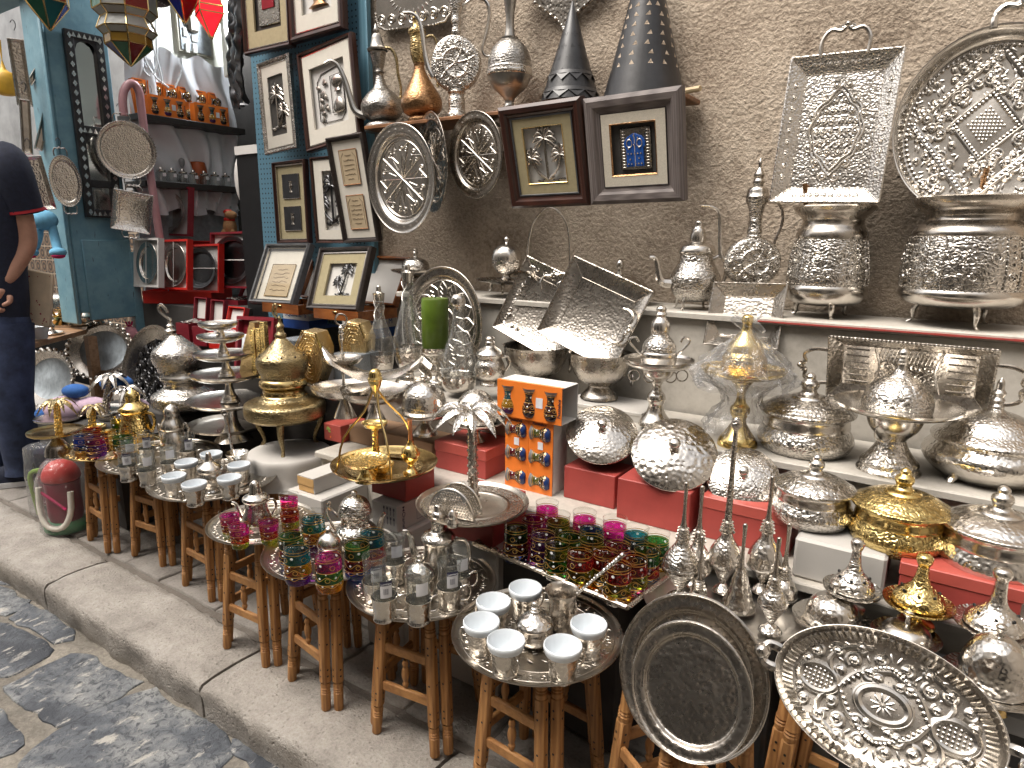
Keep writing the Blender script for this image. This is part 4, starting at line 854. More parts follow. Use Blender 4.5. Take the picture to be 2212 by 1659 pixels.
o = Ob('teapot', 'silver footed teapot with tall spire lid and swan spout on the top step', 'teapot', 1497, 668, L1Z)
o.lat('body', [(0, 650), (30, 649), (46, 632), (53, 610), (52, 596), (44, 580), (36, 565), (34, 550)], 'silver_chased', 32); o.lat('lid', [(34, 551), (39, 546), (38, 540), (34, 532), (22, 527), (16, 524), (17, 515), (13, 498), (8, 490), (9, 484), (6, 480), (0, 477)], 'silver')
o.tub('spout', [(1445, 612), (1425, 608), (1418, 590), (1414, 570), (1408, 558), (1397, 557)], [11, 8, 5, 4], 'silver'); o.tub('handle', [(1531, 560), (1552, 552), (1562, 580), (1556, 610), (1546, 620)], [4, 4], 'silver'); o.legs(4, 36, 640, 44, 668, 'silver', 4, 45)
o = Ob('dish_cover', 'low silver domed dish cover with ball knob behind square tray', 'dish cover', 1336, z=L1Z, y=2.2)
o.lat('dome', [(76, 636), (78, 628), (62, 616), (48, 606), (30, 596), (12, 592)], 'tarnished', 36); o.lat('knob', [(7, 592), (5, 582), (8, 576), (8, 568), (4, 562), (0, 560)], 'silver')
o = Ob('censer', 'silver ribbed ball censer on footed tray at left end of top step', 'censer', 1094, z=L1Z, y=2.17, group='lidded censers at the back')
o.lat('tray', [(0, 610), (58, 607), (66, 602), (66, 605), (20, 614), (0, 614)], 'tarnished', 40); o.lat('bowl', [(20, 606), (12, 602), (8, 594), (20, 588), (30, 575), (32, 560)], 'silver_chased'); o.lat('lid', [(33, 561), (32, 552), (26, 538), (16, 530), (6, 527), (4, 522), (7, 517), (4, 513), (0, 510)], 'silver', 30, wob=lambda a, r, z: .03 * sin(a * 20)); o.legs(3, 40, 610, 46, 632, 'tarnished', 4, 20)
o = Ob('censer', 'silver engraved ball censer with beaded knob behind the tall decanter', 'censer', 899, z=L1Z + .02, y=2.15, group='lidded censers at the back')
o.lat('bowl', [(0, 600), (20, 600), (8, 592), (8, 588), (26, 580)], 'tarnished'); o.lat('lid', [(30, 582), (29, 572), (22, 562), (10, 557), (5, 555), (4, 550), (6, 546), (4, 542), (5, 538), (0, 535)], 'silver_chased'); o.lat('tray', [(0, 590), (50, 584), (54, 582), (50, 587), (0, 594)], 'tarnished')
o = Ob('serving_basket', 'silver wing sided serving basket with tall thin arched handle', 'basket', 1183, z=L1Z, y=2.2)
for s in (-1, 1):
 m = MB(); n = 10; vs = []; fs = []
 for i in range(n + 1):
  for j in range(7):
   t, u = i / n, j / 6 - .5; x = s * (8 + 66 * t) ; yy = 640 - 55 * sin(t * 1.8) * (1 - .2 * t); vs.append(o.pt(1183 + x, yy - 20 * (u * 2) ** 2 * .6, u * 90))
 for i in range(n):
  for j in range(6): a = i * 7 + j; fs.append((a, a + 7, a + 8, a + 1))
 m.add(vs, fs); m.build('bowl_wing', 'tarnished', o.root, 60)
o.tub('arched_handle', [(1138, 596), (1138, 560), (1146, 495), (1162, 466), (1183, 452), (1204, 462), (1222, 492), (1228, 550), (1229, 590)], 2.2, 'silver')
# ---------------------------------------------------------------- right half: middle and low steps
def table(rows, group=None):
 for (name, label, cat, px, z, y, parts, legs) in rows:
  o = Ob(name, label, cat, px, z=z, y=y, group=group)
  for p in parts: o.lat(p[0], p[1], p[2], 36 if max(q[0] for q in p[1]) > 40 else 24, **(p[3] if len(p) > 3 else {}))
  if legs: o.legs(*legs)
  OBS[label] = o
OBS = {}
def pot(label, px, y, zz, s, cx, cy, mat, chased, knob):   # round lidded pot: s = belly radius, cy = lid rim row
 k = s / 97
 return ('lidded_pot', label, 'lidded pot', px, zz, y, [('body', [(0, cy + 98 * k), (50 * k, cy + 97 * k), (80 * k, cy + 86 * k), (95 * k, cy + 66 * k), (97 * k, cy + 56 * k), (90 * k, cy + 40 * k), (86 * k, cy + 32 * k)], chased), ('collar', [(86 * k, cy + 33 * k), (87 * k, cy + 28 * k), (85 * k, cy + 10 * k), (87 * k, cy + 6 * k)], mat), ('lid', [(88 * k, cy + 7 * k), (96 * k, cy + 2 * k), (95 * k, cy - 4 * k), (90 * k, cy - 6 * k), (75 * k, cy - 16 * k), (50 * k, cy - 26 * k), (36 * k, cy - 28 * k)], chased), ('knob', [(37 * k, cy - 28 * k), (33 * k, cy - 32 * k), (20 * k, cy - 36 * k), (15 * k, cy - 44 * k), (19 * k, cy - 53 * k), (17 * k, cy - 61 * k), (10 * k, cy - 67 * k), (11 * k, cy - 72 * k), (6 * k, cy - 78 * k), (0, cy - 81 * k)], mat)], (3, 62 * k, cy + 88 * k, 66 * k, cy + 122 * k, mat, 5, 25))
B1Z = .598
table([pot('silver lidded pot on thin feet beside the tray pedestal on middle step', 1735, 1.90, L2Z, 97, 1735, 886, 'silver', 'silver_chased', 0)], 'round lidded pots')
table([pot('silver lidded pot standing on the white cardboard box', 1751, 1.63, B1Z, 83, 1751, 1050, 'silver', 'silver_chased', 0), pot('bright gold lidded pot on three feet', 1936, 1.63, B1Z, 97, 1936, 1090, 'gold', 'gold_chased', 0), pot('silver lidded pot with hammered belly on the red box at right edge', 2143, 1.63, B1Z, 108, 2143, 1138, 'silver', 'silver_hammered', 0)], 'round lidded pots')
table([('lidded_bowl', 'big silver lidded bowl with tall ringed spire at right edge of middle step', 'lidded bowl', 2128, L2Z, 1.92, [('body', [(0, 1036), (70, 1034), (105, 1015), (124, 990), (125, 975), (112, 958), (108, 950)], 'silver_hammered'), ('lid', [(110, 953), (113, 945), (100, 934), (86, 925), (72, 910), (45, 894), (20, 887), (12, 881)], 'silver_fine_hammered'), ('spire', [(12, 883), (13, 877), (9, 871), (13, 864), (9, 857), (13, 849), (8, 841), (7, 826), (0, 816)], 'silver')], (3, 95, 1020, 108, 1046, 'silver', 7, 200)),
('censer', 'silver engraved dome censer on a wide plate over bell shaped foot', 'censer', 1918, L2Z, 1.84, [('foot', [(0, 1022), (62, 1021), (63, 1012), (56, 1003), (58, 996), (48, 985), (34, 965), (26, 947)], 'silver_chased'), ('cup', [(26, 948), (30, 942), (46, 925), (54, 905), (56, 885)], 'silver'), ('plate', [(50, 888), (90, 884), (118, 874), (122, 871), (119, 878), (90, 889), (50, 893)], 'silver'), ('dome', [(66, 888), (68, 878), (66, 858), (56, 838), (38, 822), (20, 812), (12, 800)], 'silver_chased'), ('finial', [(12, 802), (9, 790), (11, 784), (8, 776), (11, 768), (7, 760), (0, 756)], 'silver')], None),
('minaret_censer', 'silver minaret topped censer on round tray with hanging rings', 'censer', 1414, L2Z, 1.84, [('foot', [(0, 918), (36, 917), (33, 908), (20, 890), (16, 872), (20, 862), (18, 852), (11, 843), (10, 832), (14, 824), (30, 812), (36, 798)], 'silver'), ('tray', [(30, 790), (60, 786), (70, 782), (74, 776), (73, 784), (60, 792), (30, 796)], 'silver'), ('censer_bowl', [(36, 786), (38, 776), (38, 764), (33, 758)], 'silver'), ('lid', [(36, 759), (34, 748), (28, 738), (20, 730), (18, 722)], 'silver_chased'), ('tower', [(18, 724), (20, 716), (18, 702), (13, 694), (10, 690), (12, 685), (9, 680), (11, 675), (7, 669), (0, 666)], 'silver')], None),
('gold_censer', 'gold censer stand tied inside a clear plastic bag', 'censer', 1592, L2Z, 1.83, [('foot', [(0, 962), (42, 961), (40, 950), (26, 930), (14, 905), (20, 892), (20, 880), (12, 870), (9, 850), (14, 836), (24, 822), (26, 812)], 'gold'), ('plate', [(20, 812), (70, 806), (84, 800), (88, 797), (84, 804), (70, 812), (20, 818)], 'gold'), ('censer_bowl', [(42, 806), (46, 795), (44, 772), (36, 760)], 'brass_chased'), ('lid', [(38, 762), (34, 748), (22, 732), (12, 720), (10, 705), (12, 698), (10, 690), (0, 686)], 'gold')], None)])
o = OBS['silver engraved dome censer on a wide plate over bell shaped foot']
o.ring('ring', 1882, 926, 20, 2, 'silver', -30); o.ring('ring', 1968, 918, 16, 2, 'silver', 10)
o = OBS['silver minaret topped censer on round tray with hanging rings']
for dx in (-42, 42): o.tub('handle', [(1414 + dx * .85, 770), (1414 + dx * 1.3, 752), (1414 + dx * 1.5, 738), (1414 + dx * 1.2, 732), (1414 + dx * 1.05, 742)], 2.5, 'silver')
for dx in (-50, -20, 25, 52): o.ring('hanging_ring', 1414 + dx, 812, 12, 1.5, 'tarnished', -25 + abs(dx) * .5)
o = OBS['gold censer stand tied inside a clear plastic bag']
def crump(a, r, z): return .10 * sin(a * 7 + z * 90) + .07 * sin(a * 17 + 2) + .05 * sin(a * 29 + z * 200)
bg = Ob('plastic_bag', 'clear plastic bag knotted over the gold censer stand', 'plastic bag', 1594, z=L2Z, y=1.83)
bg.lat('film', [(92, 838), (98, 815), (94, 796), (72, 770), (44, 748), (24, 732), (8, 714), (6, 709), (10, 702), (26, 690)], 'bag_film', 56, wob=crump, n=2)
bg.tub('knot', [(1560, 694), (1578, 706), (1594, 712), (1606, 706), (1628, 722)], [7, 10, 5], 'bag_film')
bg.lat('lower_film', [(74, 930), (66, 900), (40, 870), (44, 845), (92, 815)], 'wrap', 48, wob=crump, n=2)
# long tray and square trays leaning against the step fronts
gt = 'hammered trays leaning on the steps'
R_, c, w, h = fitrect((1799, 719), (2175, 749), (2119, 886), (1786, 844), 1.97, .12); r = empty('rectangular_tray', M=mat4(R_, c)); tag(r, 'long rectangular hammered tray with two handles leaning behind the lidded pots', 'tray', gt)
b = h * .17; m = MB(); recttray(m, w, h, b, .022, .003, .004); m.build('tray', 'tarnished_hammered', r, 30); m = MB(); W, H = w / 2 - b, h / 2 - b
for s in (-1, 1):
 for k in range(6): stroke(m, [(s * W * .58, -H * .8 + k * H * .32), (s * W * .94, -H * .8 + k * H * .32)], .0018, .001)
 stroke(m, [(s * W * .5, -H), (s * W * .42, 0), (s * W * .5, H)], .003, .001)
 for k in range(5): spiral(m, (s * W * (.06 + .08 * k), -H * .35 + H * .5 * (k % 2)), H * .26, k, 1.4, .0022, .001, s)
for k in range(14): stroke(m, [(-W * .4 + k * W * .06, H * .95), (-W * .46 + k * W * .06, H * .35)], .0015, .001)
m.build('relief', 'silver', r)
for s in (-1, 1): m = MB(); trayhandle(m, h * .55, h * .36, .005, Matrix.Translation((s * (w / 2 - .002), -.0, .02)) @ Matrix.Rotation(-s * pi / 2, 4, 'Z')); m.build('handle', 'tarnished', r)
for lab, pts, yy, tl, mt in (('square hammered tray standing tilted in the footed bowl, in front', ((1253, 556), (1418, 640), (1327, 800), (1162, 719)), 1.95, .30, 'tarnished_hammered'), ('square hammered tray with pierced border half behind another, in left bowl', ((1157, 560), (1300, 636), (1205, 780), (1063, 705)), 2.0, .30, 'tarnished_hammered'), ('square silver hammered tray leaning on step front behind bagged gold censer', ((1551, 615), (1709, 622), (1676, 757), (1521, 748)), 2.0, .4, 'tarnished_hammered')):
 R_, c, w, h = planequad(pts, yy, .72, tl); r = empty('square_tray', M=mat4(R_, c)); tag(r, lab, 'tray', gt); b = w * .16; m = MB(); recttray(m, w, h, b, .025, .003, .0028); m.build('tray', mt, r, 30)
 if 'pierced' in lab:
  m = MB()
  for s in (-1, 1):
   for k in range(8):
    for q in (0, 1): a = -.85 + k * .24; x, y = (s * (w / 2 - b * .5), a * h / 2) if q else (a * w / 2, s * (h / 2 - b * .5)); leafs(m, (x, y), k, b * .5, b * .2, .013); spiral(m, (x, y), b * .3, k, 1, .0018, .013)
  m.build('pierced_border', 'silver', r)
 if 'bagged' not in lab: m = MB(); trayhandle(m, w * .34, w * .16, .005, Matrix.Translation((.3 * w, 0, .025)) @ Matrix.Rotation(-pi / 2, 4, 'Z') if 'pierced' not in lab else Matrix.Translation((w * .02, h * .30, .02)) @ Matrix.Rotation(.5, 4, 'Z')); m.build('handle', 'silver', r)
table([('footed_bowl', lab, 'bowl', px, L2Z, yy, [('bowl', [(r_ * .36, b_ - 2), (r_ * .75, b_ - 18), (r_ * .95, b_ - 45), (r_, t_), (r_ * 1.03, t_ - 2), (r_ * .97, t_ + 1), (r_ * .9, b_ - 45), (r_ * .6, b_ - 20), (0, b_ - 10)], 'tarnished_hammered'), ('foot', [(0, f_), (r_ * .62, f_), (r_ * .58, f_ - 6), (r_ * .36, b_ + 3), (r_ * .34, b_), (r_ * .38, b_ - 4)], 'tarnished')], None) for lab, px, r_, t_, b_, f_, yy in (('left footed hammered bowl holding a square tray', 1156, 70, 748, 816, 835, 2.02), ('right footed hammered bowl holding a square tray', 1293, 66, 764, 833, 858, 1.98))], 'footed hammered bowls')
for lab in ('left footed hammered bowl holding a square tray', 'right footed hammered bowl holding a square tray'):
 o = OBS[lab]; x = o.px + (72 if 'left' in lab else 68); o.ring('ring_handle', x, o.py - 62, 14, 2, 'tarnished', 0, 'x')
# boxes: front-left-bottom corner seen at pixel, wall-parallel unless turned
def box(name, label, px, y, z, w, d, h, mat, rz=0, lid=None, lidmat=None, group=None, bev=.002, cat='box', p=None, over=.004):
 r = empty(name, p if p is not None else atyz(px, y, z)); r.rotation_euler = (0, 0, rz); tag(r, label, cat, group)
 hb = h - (lid or 0) * .6 if lid else h
 MB().box((w / 2, d / 2, hb / 2), (w, d, hb), bev=bev).build('body', mat, r, 30)
 if lid: MB().box((w / 2, d / 2, h - lid / 2 + .001), (w + over, d + over, lid), bev=bev).build('lid', lidmat or mat, r, 30)
 return r
def xw(pa, pb, y, z): return atyz(pb, y, z).x - atyz(pa, y, z).x
gr = 'red boxes on the low step'
box('red_box', 'plain dark pink red box under the tilted lidded bowl next to orange boxes', 1217, 1.63, L3Z, xw(1217, 1326, 1.63, L3Z), .12, .098, 'red_box', group=gr)
box('red_box', 'red box with worn lid edge under the biggest hammered lid', 1331, 1.585, L3Z, xw(1331, 1486, 1.585, L3Z), .13, .115, 'red_box', group=gr)
box('red_box', 'red shoe box with overhanging lid behind the rose water sprinklers', 1510, 1.60, L3Z, xw(1510, 1700, 1.6, L3Z), .12, .11, 'red_box', lid=.03, lidmat='red_lid', group=gr)
box('white_box', 'worn white cardboard box under the silver lidded pot', 1709, 1.515, L3Z, xw(1709, 1905, 1.515, L3Z), .22, .096, 'white_card', bev=.006)
box('red_box', 'red shoe box with pale red lid at right edge', 1934, 1.515, L3Z, xw(1934, 2195, 1.515, L3Z), .22, .096, 'red_box', lid=.028, lidmat='red_lid', group=gr)
box('gift_box', 'white gift box with yellow end under right footed bowl', 1215, 1.88, L2Z, xw(1215, 1385, 1.88, L2Z), .17, .03, 'white_card', lid=.012, lidmat='white_card')
# tilted lidded bowls on the red boxes
def tilted(label, px, py, y, R, el, mat, pat=0):
 c = aty(px, py, y); hh = depth(c) / FPX; r_ = R * hh; n = (CAM - c).normalized(); az = atan2(n.y, n.x); n = V((cos(az) * cos(el), sin(az) * cos(el), sin(el)))
 r = empty('lidded_dish', M=facing(c, n)); tag(r, label, 'lidded dish', 'tilted lidded dishes on red boxes')
 MB().lathe([(0, -.55 * r_), (.5 * r_, -.54 * r_), (.82 * r_, -.36 * r_), (.96 * r_, -.10 * r_), (.97 * r_, 0)], 40).build('dish', 'silver_fine_hammered', r)
 l = MB().lathe([(.97 * r_, -.05 * r_), (r_, -.04 * r_), (1.01 * r_, 0), (.97 * r_, .03 * r_), (.8 * r_, .12 * r_), (.5 * r_, .22 * r_), (.2 * r_, .29 * r_), (0, .30 * r_)], 48).build('lid', mat, r)
 MB().lathe([(.09 * r_, .28 * r_), (.07 * r_, .36 * r_), (.13 * r_, .43 * r_), (.14 * r_, .5 * r_), (.09 * r_, .57 * r_), (0, .59 * r_)], 20).build('knob', 'silver', r)
 if pat:
  m = MB()
  for k in range(6):
   a = k * pi / 3; stroke(m, [(0.3 * r_ * cos(a + .5), .3 * r_ * sin(a + .5)), (.55 * r_ * cos(a + .3), .55 * r_ * sin(a + .3)), (.85 * r_ * cos(a), .85 * r_ * sin(a))], .015 * r_, .0, n=1)
   for j in range(5): q = a + .5 + j * .15; spiral(m, (.62 * r_ * cos(q), .62 * r_ * sin(q)), .09 * r_, j, 1.2, .012 * r_, .0)
  for i, v in enumerate(m.v): rr = sqrt(v[0] ** 2 + v[1] ** 2) / r_; m.v[i] = (v[0], v[1], v[2] + r_ * (.30 - .27 * rr ** 1.7))
  m.build('lid_relief', 'silver', l)
tilted('hammered lidded dish tipped forward on the left red box', 1300, 937, 1.70, 77, radians(52), 'silver_hammered'); tilted('biggest hammered lidded dish tipped forward on the middle red box', 1456, 980, 1.66, 90, radians(48), 'silver_coarse'); tilted('lidded dish with turtle shell pattern tipped forward behind sprinklers', 1605, 1033, 1.68, 75, radians(45), 'silver_fine_hammered', 1)
# rose water sprinklers on a dark round tray
c = atz(1560, 1300, .455); hh = depth(c) / FPX
r = empty('round_tray', c); tag(r, 'plain dull round tray under the rose water sprinklers', 'tray'); MB().lathe([(0, 0), (140 * hh, 0), (150 * hh, .002), (167 * hh, .006), (170 * hh, .008), (168 * hh, .004), (145 * hh, -.003), (0, -.003)], 56).build('tray', 'pewter', r)
MB().box((c.x, c.y + .02, .225), (.26, .16, .44), bev=.01).build('tray_support', 'black', r); bpy.data.objects['tray_support'].parent = None; tag(bpy.data.objects['tray_support'], 'black covered stand beneath the sprinkler tray', 'stand')
for px, py, tip, nb, rim, R, ft, mt, lab in ((1466, 1292, 1046, 1136, 1225, 41, 28, 'silver_chased', 'widest rose water sprinkler with scroll engraved bulb, left front'), (1502, 1262, 1052, 1141, 1222, 34, 25, 'silver_hammered', 'slim sprinkler behind the widest one with flared hammered skirt'), (1560, 1275, 917, 1121, 1208, 36, 22, 'silver_fine_hammered', 'tallest rose water sprinkler with long dark shaft and flared tip'), (1594, 1312, 1132, 1226, 1306, 37, 36, 'silver_hammered', 'cone shaped hammered sprinkler at the front of the sprinkler tray'), (1645, 1275, 1032, 1121, 1215, 38, 24, 'silver_hammered', 'ringed neck sprinkler with hammered bulb, right of the tallest'), (1689, 1292, 1130, 1220, 1280, 32, 28, 'silver_hammered', 'short sprinkler at the right end of its tray'), (1663, 1362, 1162, 1242, 1302, 31, 25, 'silver_chased', 'front sprinkler with round bulb on short foot near tray edge'), (1506, 1312, 1158, 1250, 1290, 24, 22, 'silver_hammered', 'small sprinkler standing in front of the widest one')):
 o = Ob('sprinkler', lab, 'sprinkler', px, py, .463, group='rose water sprinklers'); cone = ft >= R - 2
 o.lat('bulb', [(0, py), (ft, py), (ft * .9, py - 4), (6, py - 16), (8, py - 20), (R * .7, rim + 16), (R * .97, rim + 5), (R, rim), (R * .98, rim - 3), (R * .90, rim - .2 * (rim - nb)), (R * .68, rim - .38 * (rim - nb)), (R * .38, rim - .56 * (rim - nb)), (R * .25, rim - .78 * (rim - nb)), (7, nb - 1)] if not cone else [(0, py), (ft, py), (ft, py - 5), (ft * .75, rim - 20), (ft * .45, nb + 22), (10, nb)], mt)
 tp = [(7, nb + 1), (5, nb - 10), (4.5, tip + 14), (5, tip + 8), (4, tip + 2), (0, tip)] if tip > 950 else [(8, nb + 1), (7, nb - 20), (5, tip + 40), (5, tip + 24), (11, tip + 16), (9, tip + 6), (4, tip), (0, tip)]
 o.lat('shaft', tp, 'tarnished' if tip > 950 else 'old_copper' if 0 else 'tarnished_chased', 14)
 m = MB()
 for q in range(4): m.lathe(o.pr([(7, nb + 4 + q * 7), (12 + q * 1.5, nb + 6 + q * 7), (7, nb + 9 + q * 7)]), 16)
 m.build('collar', 'silver', o.root)
# small censers and domes at the right front
def censer(label, px, y, z, R, rim, top, ft, mat, ch):
 return ('censer', label, 'censer', px, z, y, [('foot', [(0, ft), (R * .55, ft), (R * .5, ft - 5), (R * .16, ft - 14), (R * .14, rim + 22), (R * .4, rim + 16), (R * .9, rim + 6)], mat), ('plate', [(R * .55, rim + 6), (R * .9, rim + 4), (R, rim - 1), (R * .98, rim + 4), (R * .6, rim + 12)], ch), ('lid', [(R * .74, rim + 2), (R * .72, rim - 8), (R * .5, rim - 24), (R * .3, rim - 36), (R * .2, rim - 52), (R * .15, top + 24)], ch), ('knob', [(R * .15, top + 26), (R * .2, top + 20), (R * .24, top + 10), (R * .16, top + 2), (0, top)], mat)], None)
table([censer('silver pierced censer with ball knob in front of the white box', 1828, 1.46, PLZ, 58, 1268, 1165, 1312, 'silver', 'silver_chased'), censer('gold pierced censer with ball knob', 1967, 1.46, PLZ, 68, 1298, 1198, 1345, 'gold', 'gold_chased'), censer('silver pierced censer with beaded plate at right edge', 2126, 1.45, PLZ, 76, 1345, 1228, 1405, 'silver', 'silver_fine_hammered')], 'small pierced censers')
for l_, (R, rim) in (('silver pierced censer with ball knob in front of the white box', (58, 1268)), ('gold pierced censer with ball knob', (68, 1298)), ('silver pierced censer with beaded plate at right edge', (76, 1345))):
 o = OBS[l_]; m = MB()
 for k in range(7): a = k * .9 + .5; q = R * .52; m.sph((cos(a) * q * o.h, sin(a) * q * o.h, (o.py - (rim - 24)) * o.v), 3.6 * o.h, seg=6, rings=4)
 m.build('holes', 'black', o.root)
def dome(label, px, y, z, Rp, Rd, rim, dtop, top, ft, mat, fmat='silver', low=False):
 return ('covered_dish', label, 'covered dish', px, z, y, [('plate', [(0, rim + 6), (Rd, rim + 4), (Rp * .85, rim + 1), (Rp, rim - 4), (Rp * 1.0, rim), (Rp * .85, rim + 6), (0, rim + 10)], 'silver_fine_hammered', dict(wob=lambda a, r, zz: .012 * sin(a * 44) * (r > .9 * Rp / 1440))), ('foot', [(0, ft), (Rp * .42, ft), (Rp * .38, ft - 6), (Rp * .2, (ft + rim) / 2 + 4), (Rp * .24, rim + 8)], fmat), ('dome', [(Rd, rim + 3), (Rd * 1.03, rim), (Rd, rim - 4), (Rd * .93, rim - (rim - dtop) * .45), (Rd * .66, rim - (rim - dtop) * .82), (Rd * .3, dtop + 2), (7, dtop)], mat), ('knob', [(6, dtop + 1), (5, top + 14), (9, top + 10), (11, top + 5), (6, top), (0, top - 1)], 'silver')], None)
table([dome('hammered dome butter dish on beaded plate, left on the marble bench', 1793, 1.43, PLZ, 80, 56, 1338, 1283, 1256, 1362, 'silver_hammered'), dome('low dish with flat fluted lid between two domes on marble bench', 1947, 1.41, PLZ, 67, 50, 1372, 1345, 1318, 1415, 'silver'), dome('hammered dome dish on brass foot at right edge of marble bench', 2134, 1.37, PLZ, 98, 66, 1472, 1372, 1348, 1524, 'silver_hammered', 'brass')], 'covered dishes on the marble bench')
# ---------------------------------------------------------------- middle of the stall
def text(body, size, mat, parent, M, part='lettering', ext=.0004, al='CENTER'):
 cu = bpy.data.curves.new(part, 'FONT'); cu.body = body; cu.size = size; cu.extrude = ext; cu.align_x = al; cu.align_y = 'CENTER'; tmp = bpy.data.objects.new(part, cu); COL.objects.link(tmp)
 me = bpy.data.meshes.new_from_object(tmp.evaluated_get(bpy.context.evaluated_depsgraph_get())); bpy.data.objects.remove(tmp); bpy.data.curves.remove(cu); me.materials.clear(); me.materials.append(MAT[mat])
 o = bpy.data.objects.new(part, me); COL.objects.link(o); o.parent = parent; o.matrix_local = M; return o
FR = Matrix.Rotation(pi / 2, 4, 'X')                       # text on a front (-y) face
SD = Matrix.Rotation(pi / 2, 4, 'Z') @ Matrix.Rotation(pi / 2, 4, 'X')   # text on a +x face
def cbox(name, label, corner, z, w, d, h, mat, **k):         # box placed by its near right bottom corner
 p = atz(*corner, z); return box(name, label, 0, 0, 0, w, d, h, mat, p=p - V((w, 0, 0)), **k)
def wat(pa, pb, z): return (atz(*pa, z) - atz(*pb, z)).length
gl = 'glass decanters in silver holders'
table([('decanter', 'glass decanter with cut neck in hammered silver cup, leftmost of the three', 'decanter', 824, L2Z, 1.90, [('silver_base', [(0, 803), (22, 802), (26, 790), (28, 776), (28, 764), (26, 764), (24, 790)], 'silver_hammered'), ('glass', [(27, 770), (29, 752), (28, 740), (22, 718), (14, 698), (10, 680), (10, 650)], 'crystal'), ('stopper', [(11, 652), (12, 640), (13, 637), (6, 634), (5, 628), (4, 622), (0, 620)], 'silver')], None),
('decanter', 'tallest glass decanter standing in hammered silver goblet base', 'decanter', 886, L2Z, 1.86, [('silver_base', [(0, 824), (32, 823), (28, 818), (10, 812), (9, 802), (20, 796), (30, 776), (33, 748), (31, 748)], 'silver_hammered'), ('glass', [(32, 760), (34, 740), (32, 725), (24, 695), (15, 660), (11, 635), (12, 612)], 'crystal'), ('stopper', [(12, 613), (13, 600), (13, 595), (7, 592), (6, 584), (4, 578), (0, 577)], 'silver')], None),
('decanter', 'plain glass carafe with hammered silver cap, right of the green candle', 'decanter', 991, L2Z, 1.83, [('silver_base', [(0, 846), (24, 845), (36, 832), (38, 815), (36, 806), (34, 808)], 'silver_hammered'), ('glass', [(37, 812), (39, 798), (38, 782), (30, 755), (19, 725), (13, 695), (12, 672), (13, 668)], 'crystal'), ('cap', [(11, 676), (11, 668), (15, 664), (15, 650), (10, 642), (0, 639)], 'silver_hammered')], None)], gl)
o = OBS['glass decanter with cut neck in hammered silver cup, leftmost of the three']
def wires(o, px, Y0, Y1, r):
 m = MB()
 for s in (-1, 1):
  for k in range(3): m.tube([V((cos(k * 2.1 + s * t * 3) * r * o.h, sin(k * 2.1 + s * t * 3) * r * o.h, (o.py - Y0 - (Y1 - Y0) * t) * o.v)) for t in [i / 14 for i in range(15)]], .5 * o.h, 4, n=1)
 m.build('cut_lines', 'silver', o.root)
wires(o, 824, 695, 652, 11); wires(OBS['tallest glass decanter standing in hammered silver goblet base'], 886, 660, 614, 13)
o = Ob('candle_stand', 'silver cup stand holding the tall green candle', 'candle stand', 941, z=L2Z, y=1.86)
o.lat('stand', [(0, 830), (24, 829), (22, 822), (8, 812), (11, 800), (7, 788), (9, 778), (22, 768), (29, 760), (30, 750), (27, 752), (0, 754)], 'silver')
c = Ob('candle', 'tall thick bright green wax candle', 'candle', 941, z=L2Z + (o.py - 753) * o.v, y=1.86); c.lat('wax', [(0, c.py), (27, c.py), (29, c.py - 3), (29, c.py - 104), (27, c.py - 108), (0, c.py - 108)], 'green_wax', 32, n=1); c.tub('wick', [(941, c.py - 107), (942, c.py - 114)], 1, 'black')
o = Ob('sugar_pot', 'round silver sugar pot with stepped lid and ear handle beside left bowl', 'sugar pot', 1058, z=L2Z, y=1.86)
o.lat('body', [(0, 832), (22, 831), (20, 826), (14, 822), (28, 814), (33, 800), (31, 786), (26, 776), (26, 770)], 'silver_fine_hammered'); o.lat('lid', [(27, 771), (30, 766), (28, 762), (20, 754), (11, 748), (10, 740), (7, 737), (10, 732), (6, 728), (0, 727)], 'silver'); o.tub('handle', [(1084, 772), (1096, 770), (1100, 785), (1092, 800)], 3, 'silver')
R_, c, w, h = fitrect((875, 576), (1047, 576), (1047, 826), (875, 826), 1.99, .15); r = empty('round_tray', M=mat4(R_, c)); tag(r, 'large round tray engraved with petals standing behind the green candle', 'tray'); Q = Matrix.Diagonal((1, h / w, 1, 1)); R = w / 2
MB().lathe(plateprof(R, .2, .05, .004), 56, Q).build('tray', 'tarnished', r); m = MB()
for k in range(16):
 a = 2 * pi * k / 16; A = V((cos(a), sin(a))) * R; B = V((cos(a + .2), sin(a + .2))) * R; stroke(m, [A * .35, B * .6, A * .75], .0025, .001, M=Q); stroke(m, [A * .35, V((cos(a - .2), sin(a - .2))) * R * .6, A * .75], .0025, .001, M=Q)
 for q in range(3): stroke(m, [A * (.45 + q * .08), V((cos(a + .1), sin(a + .1))) * R * (.5 + q * .09)], .0015, .001, n=1, M=Q)
for q in (.3, .77): stroke(m, circ(R * q, 40), .003, .001, closed=True, M=Q)
m.build('engraving', 'silver', r)
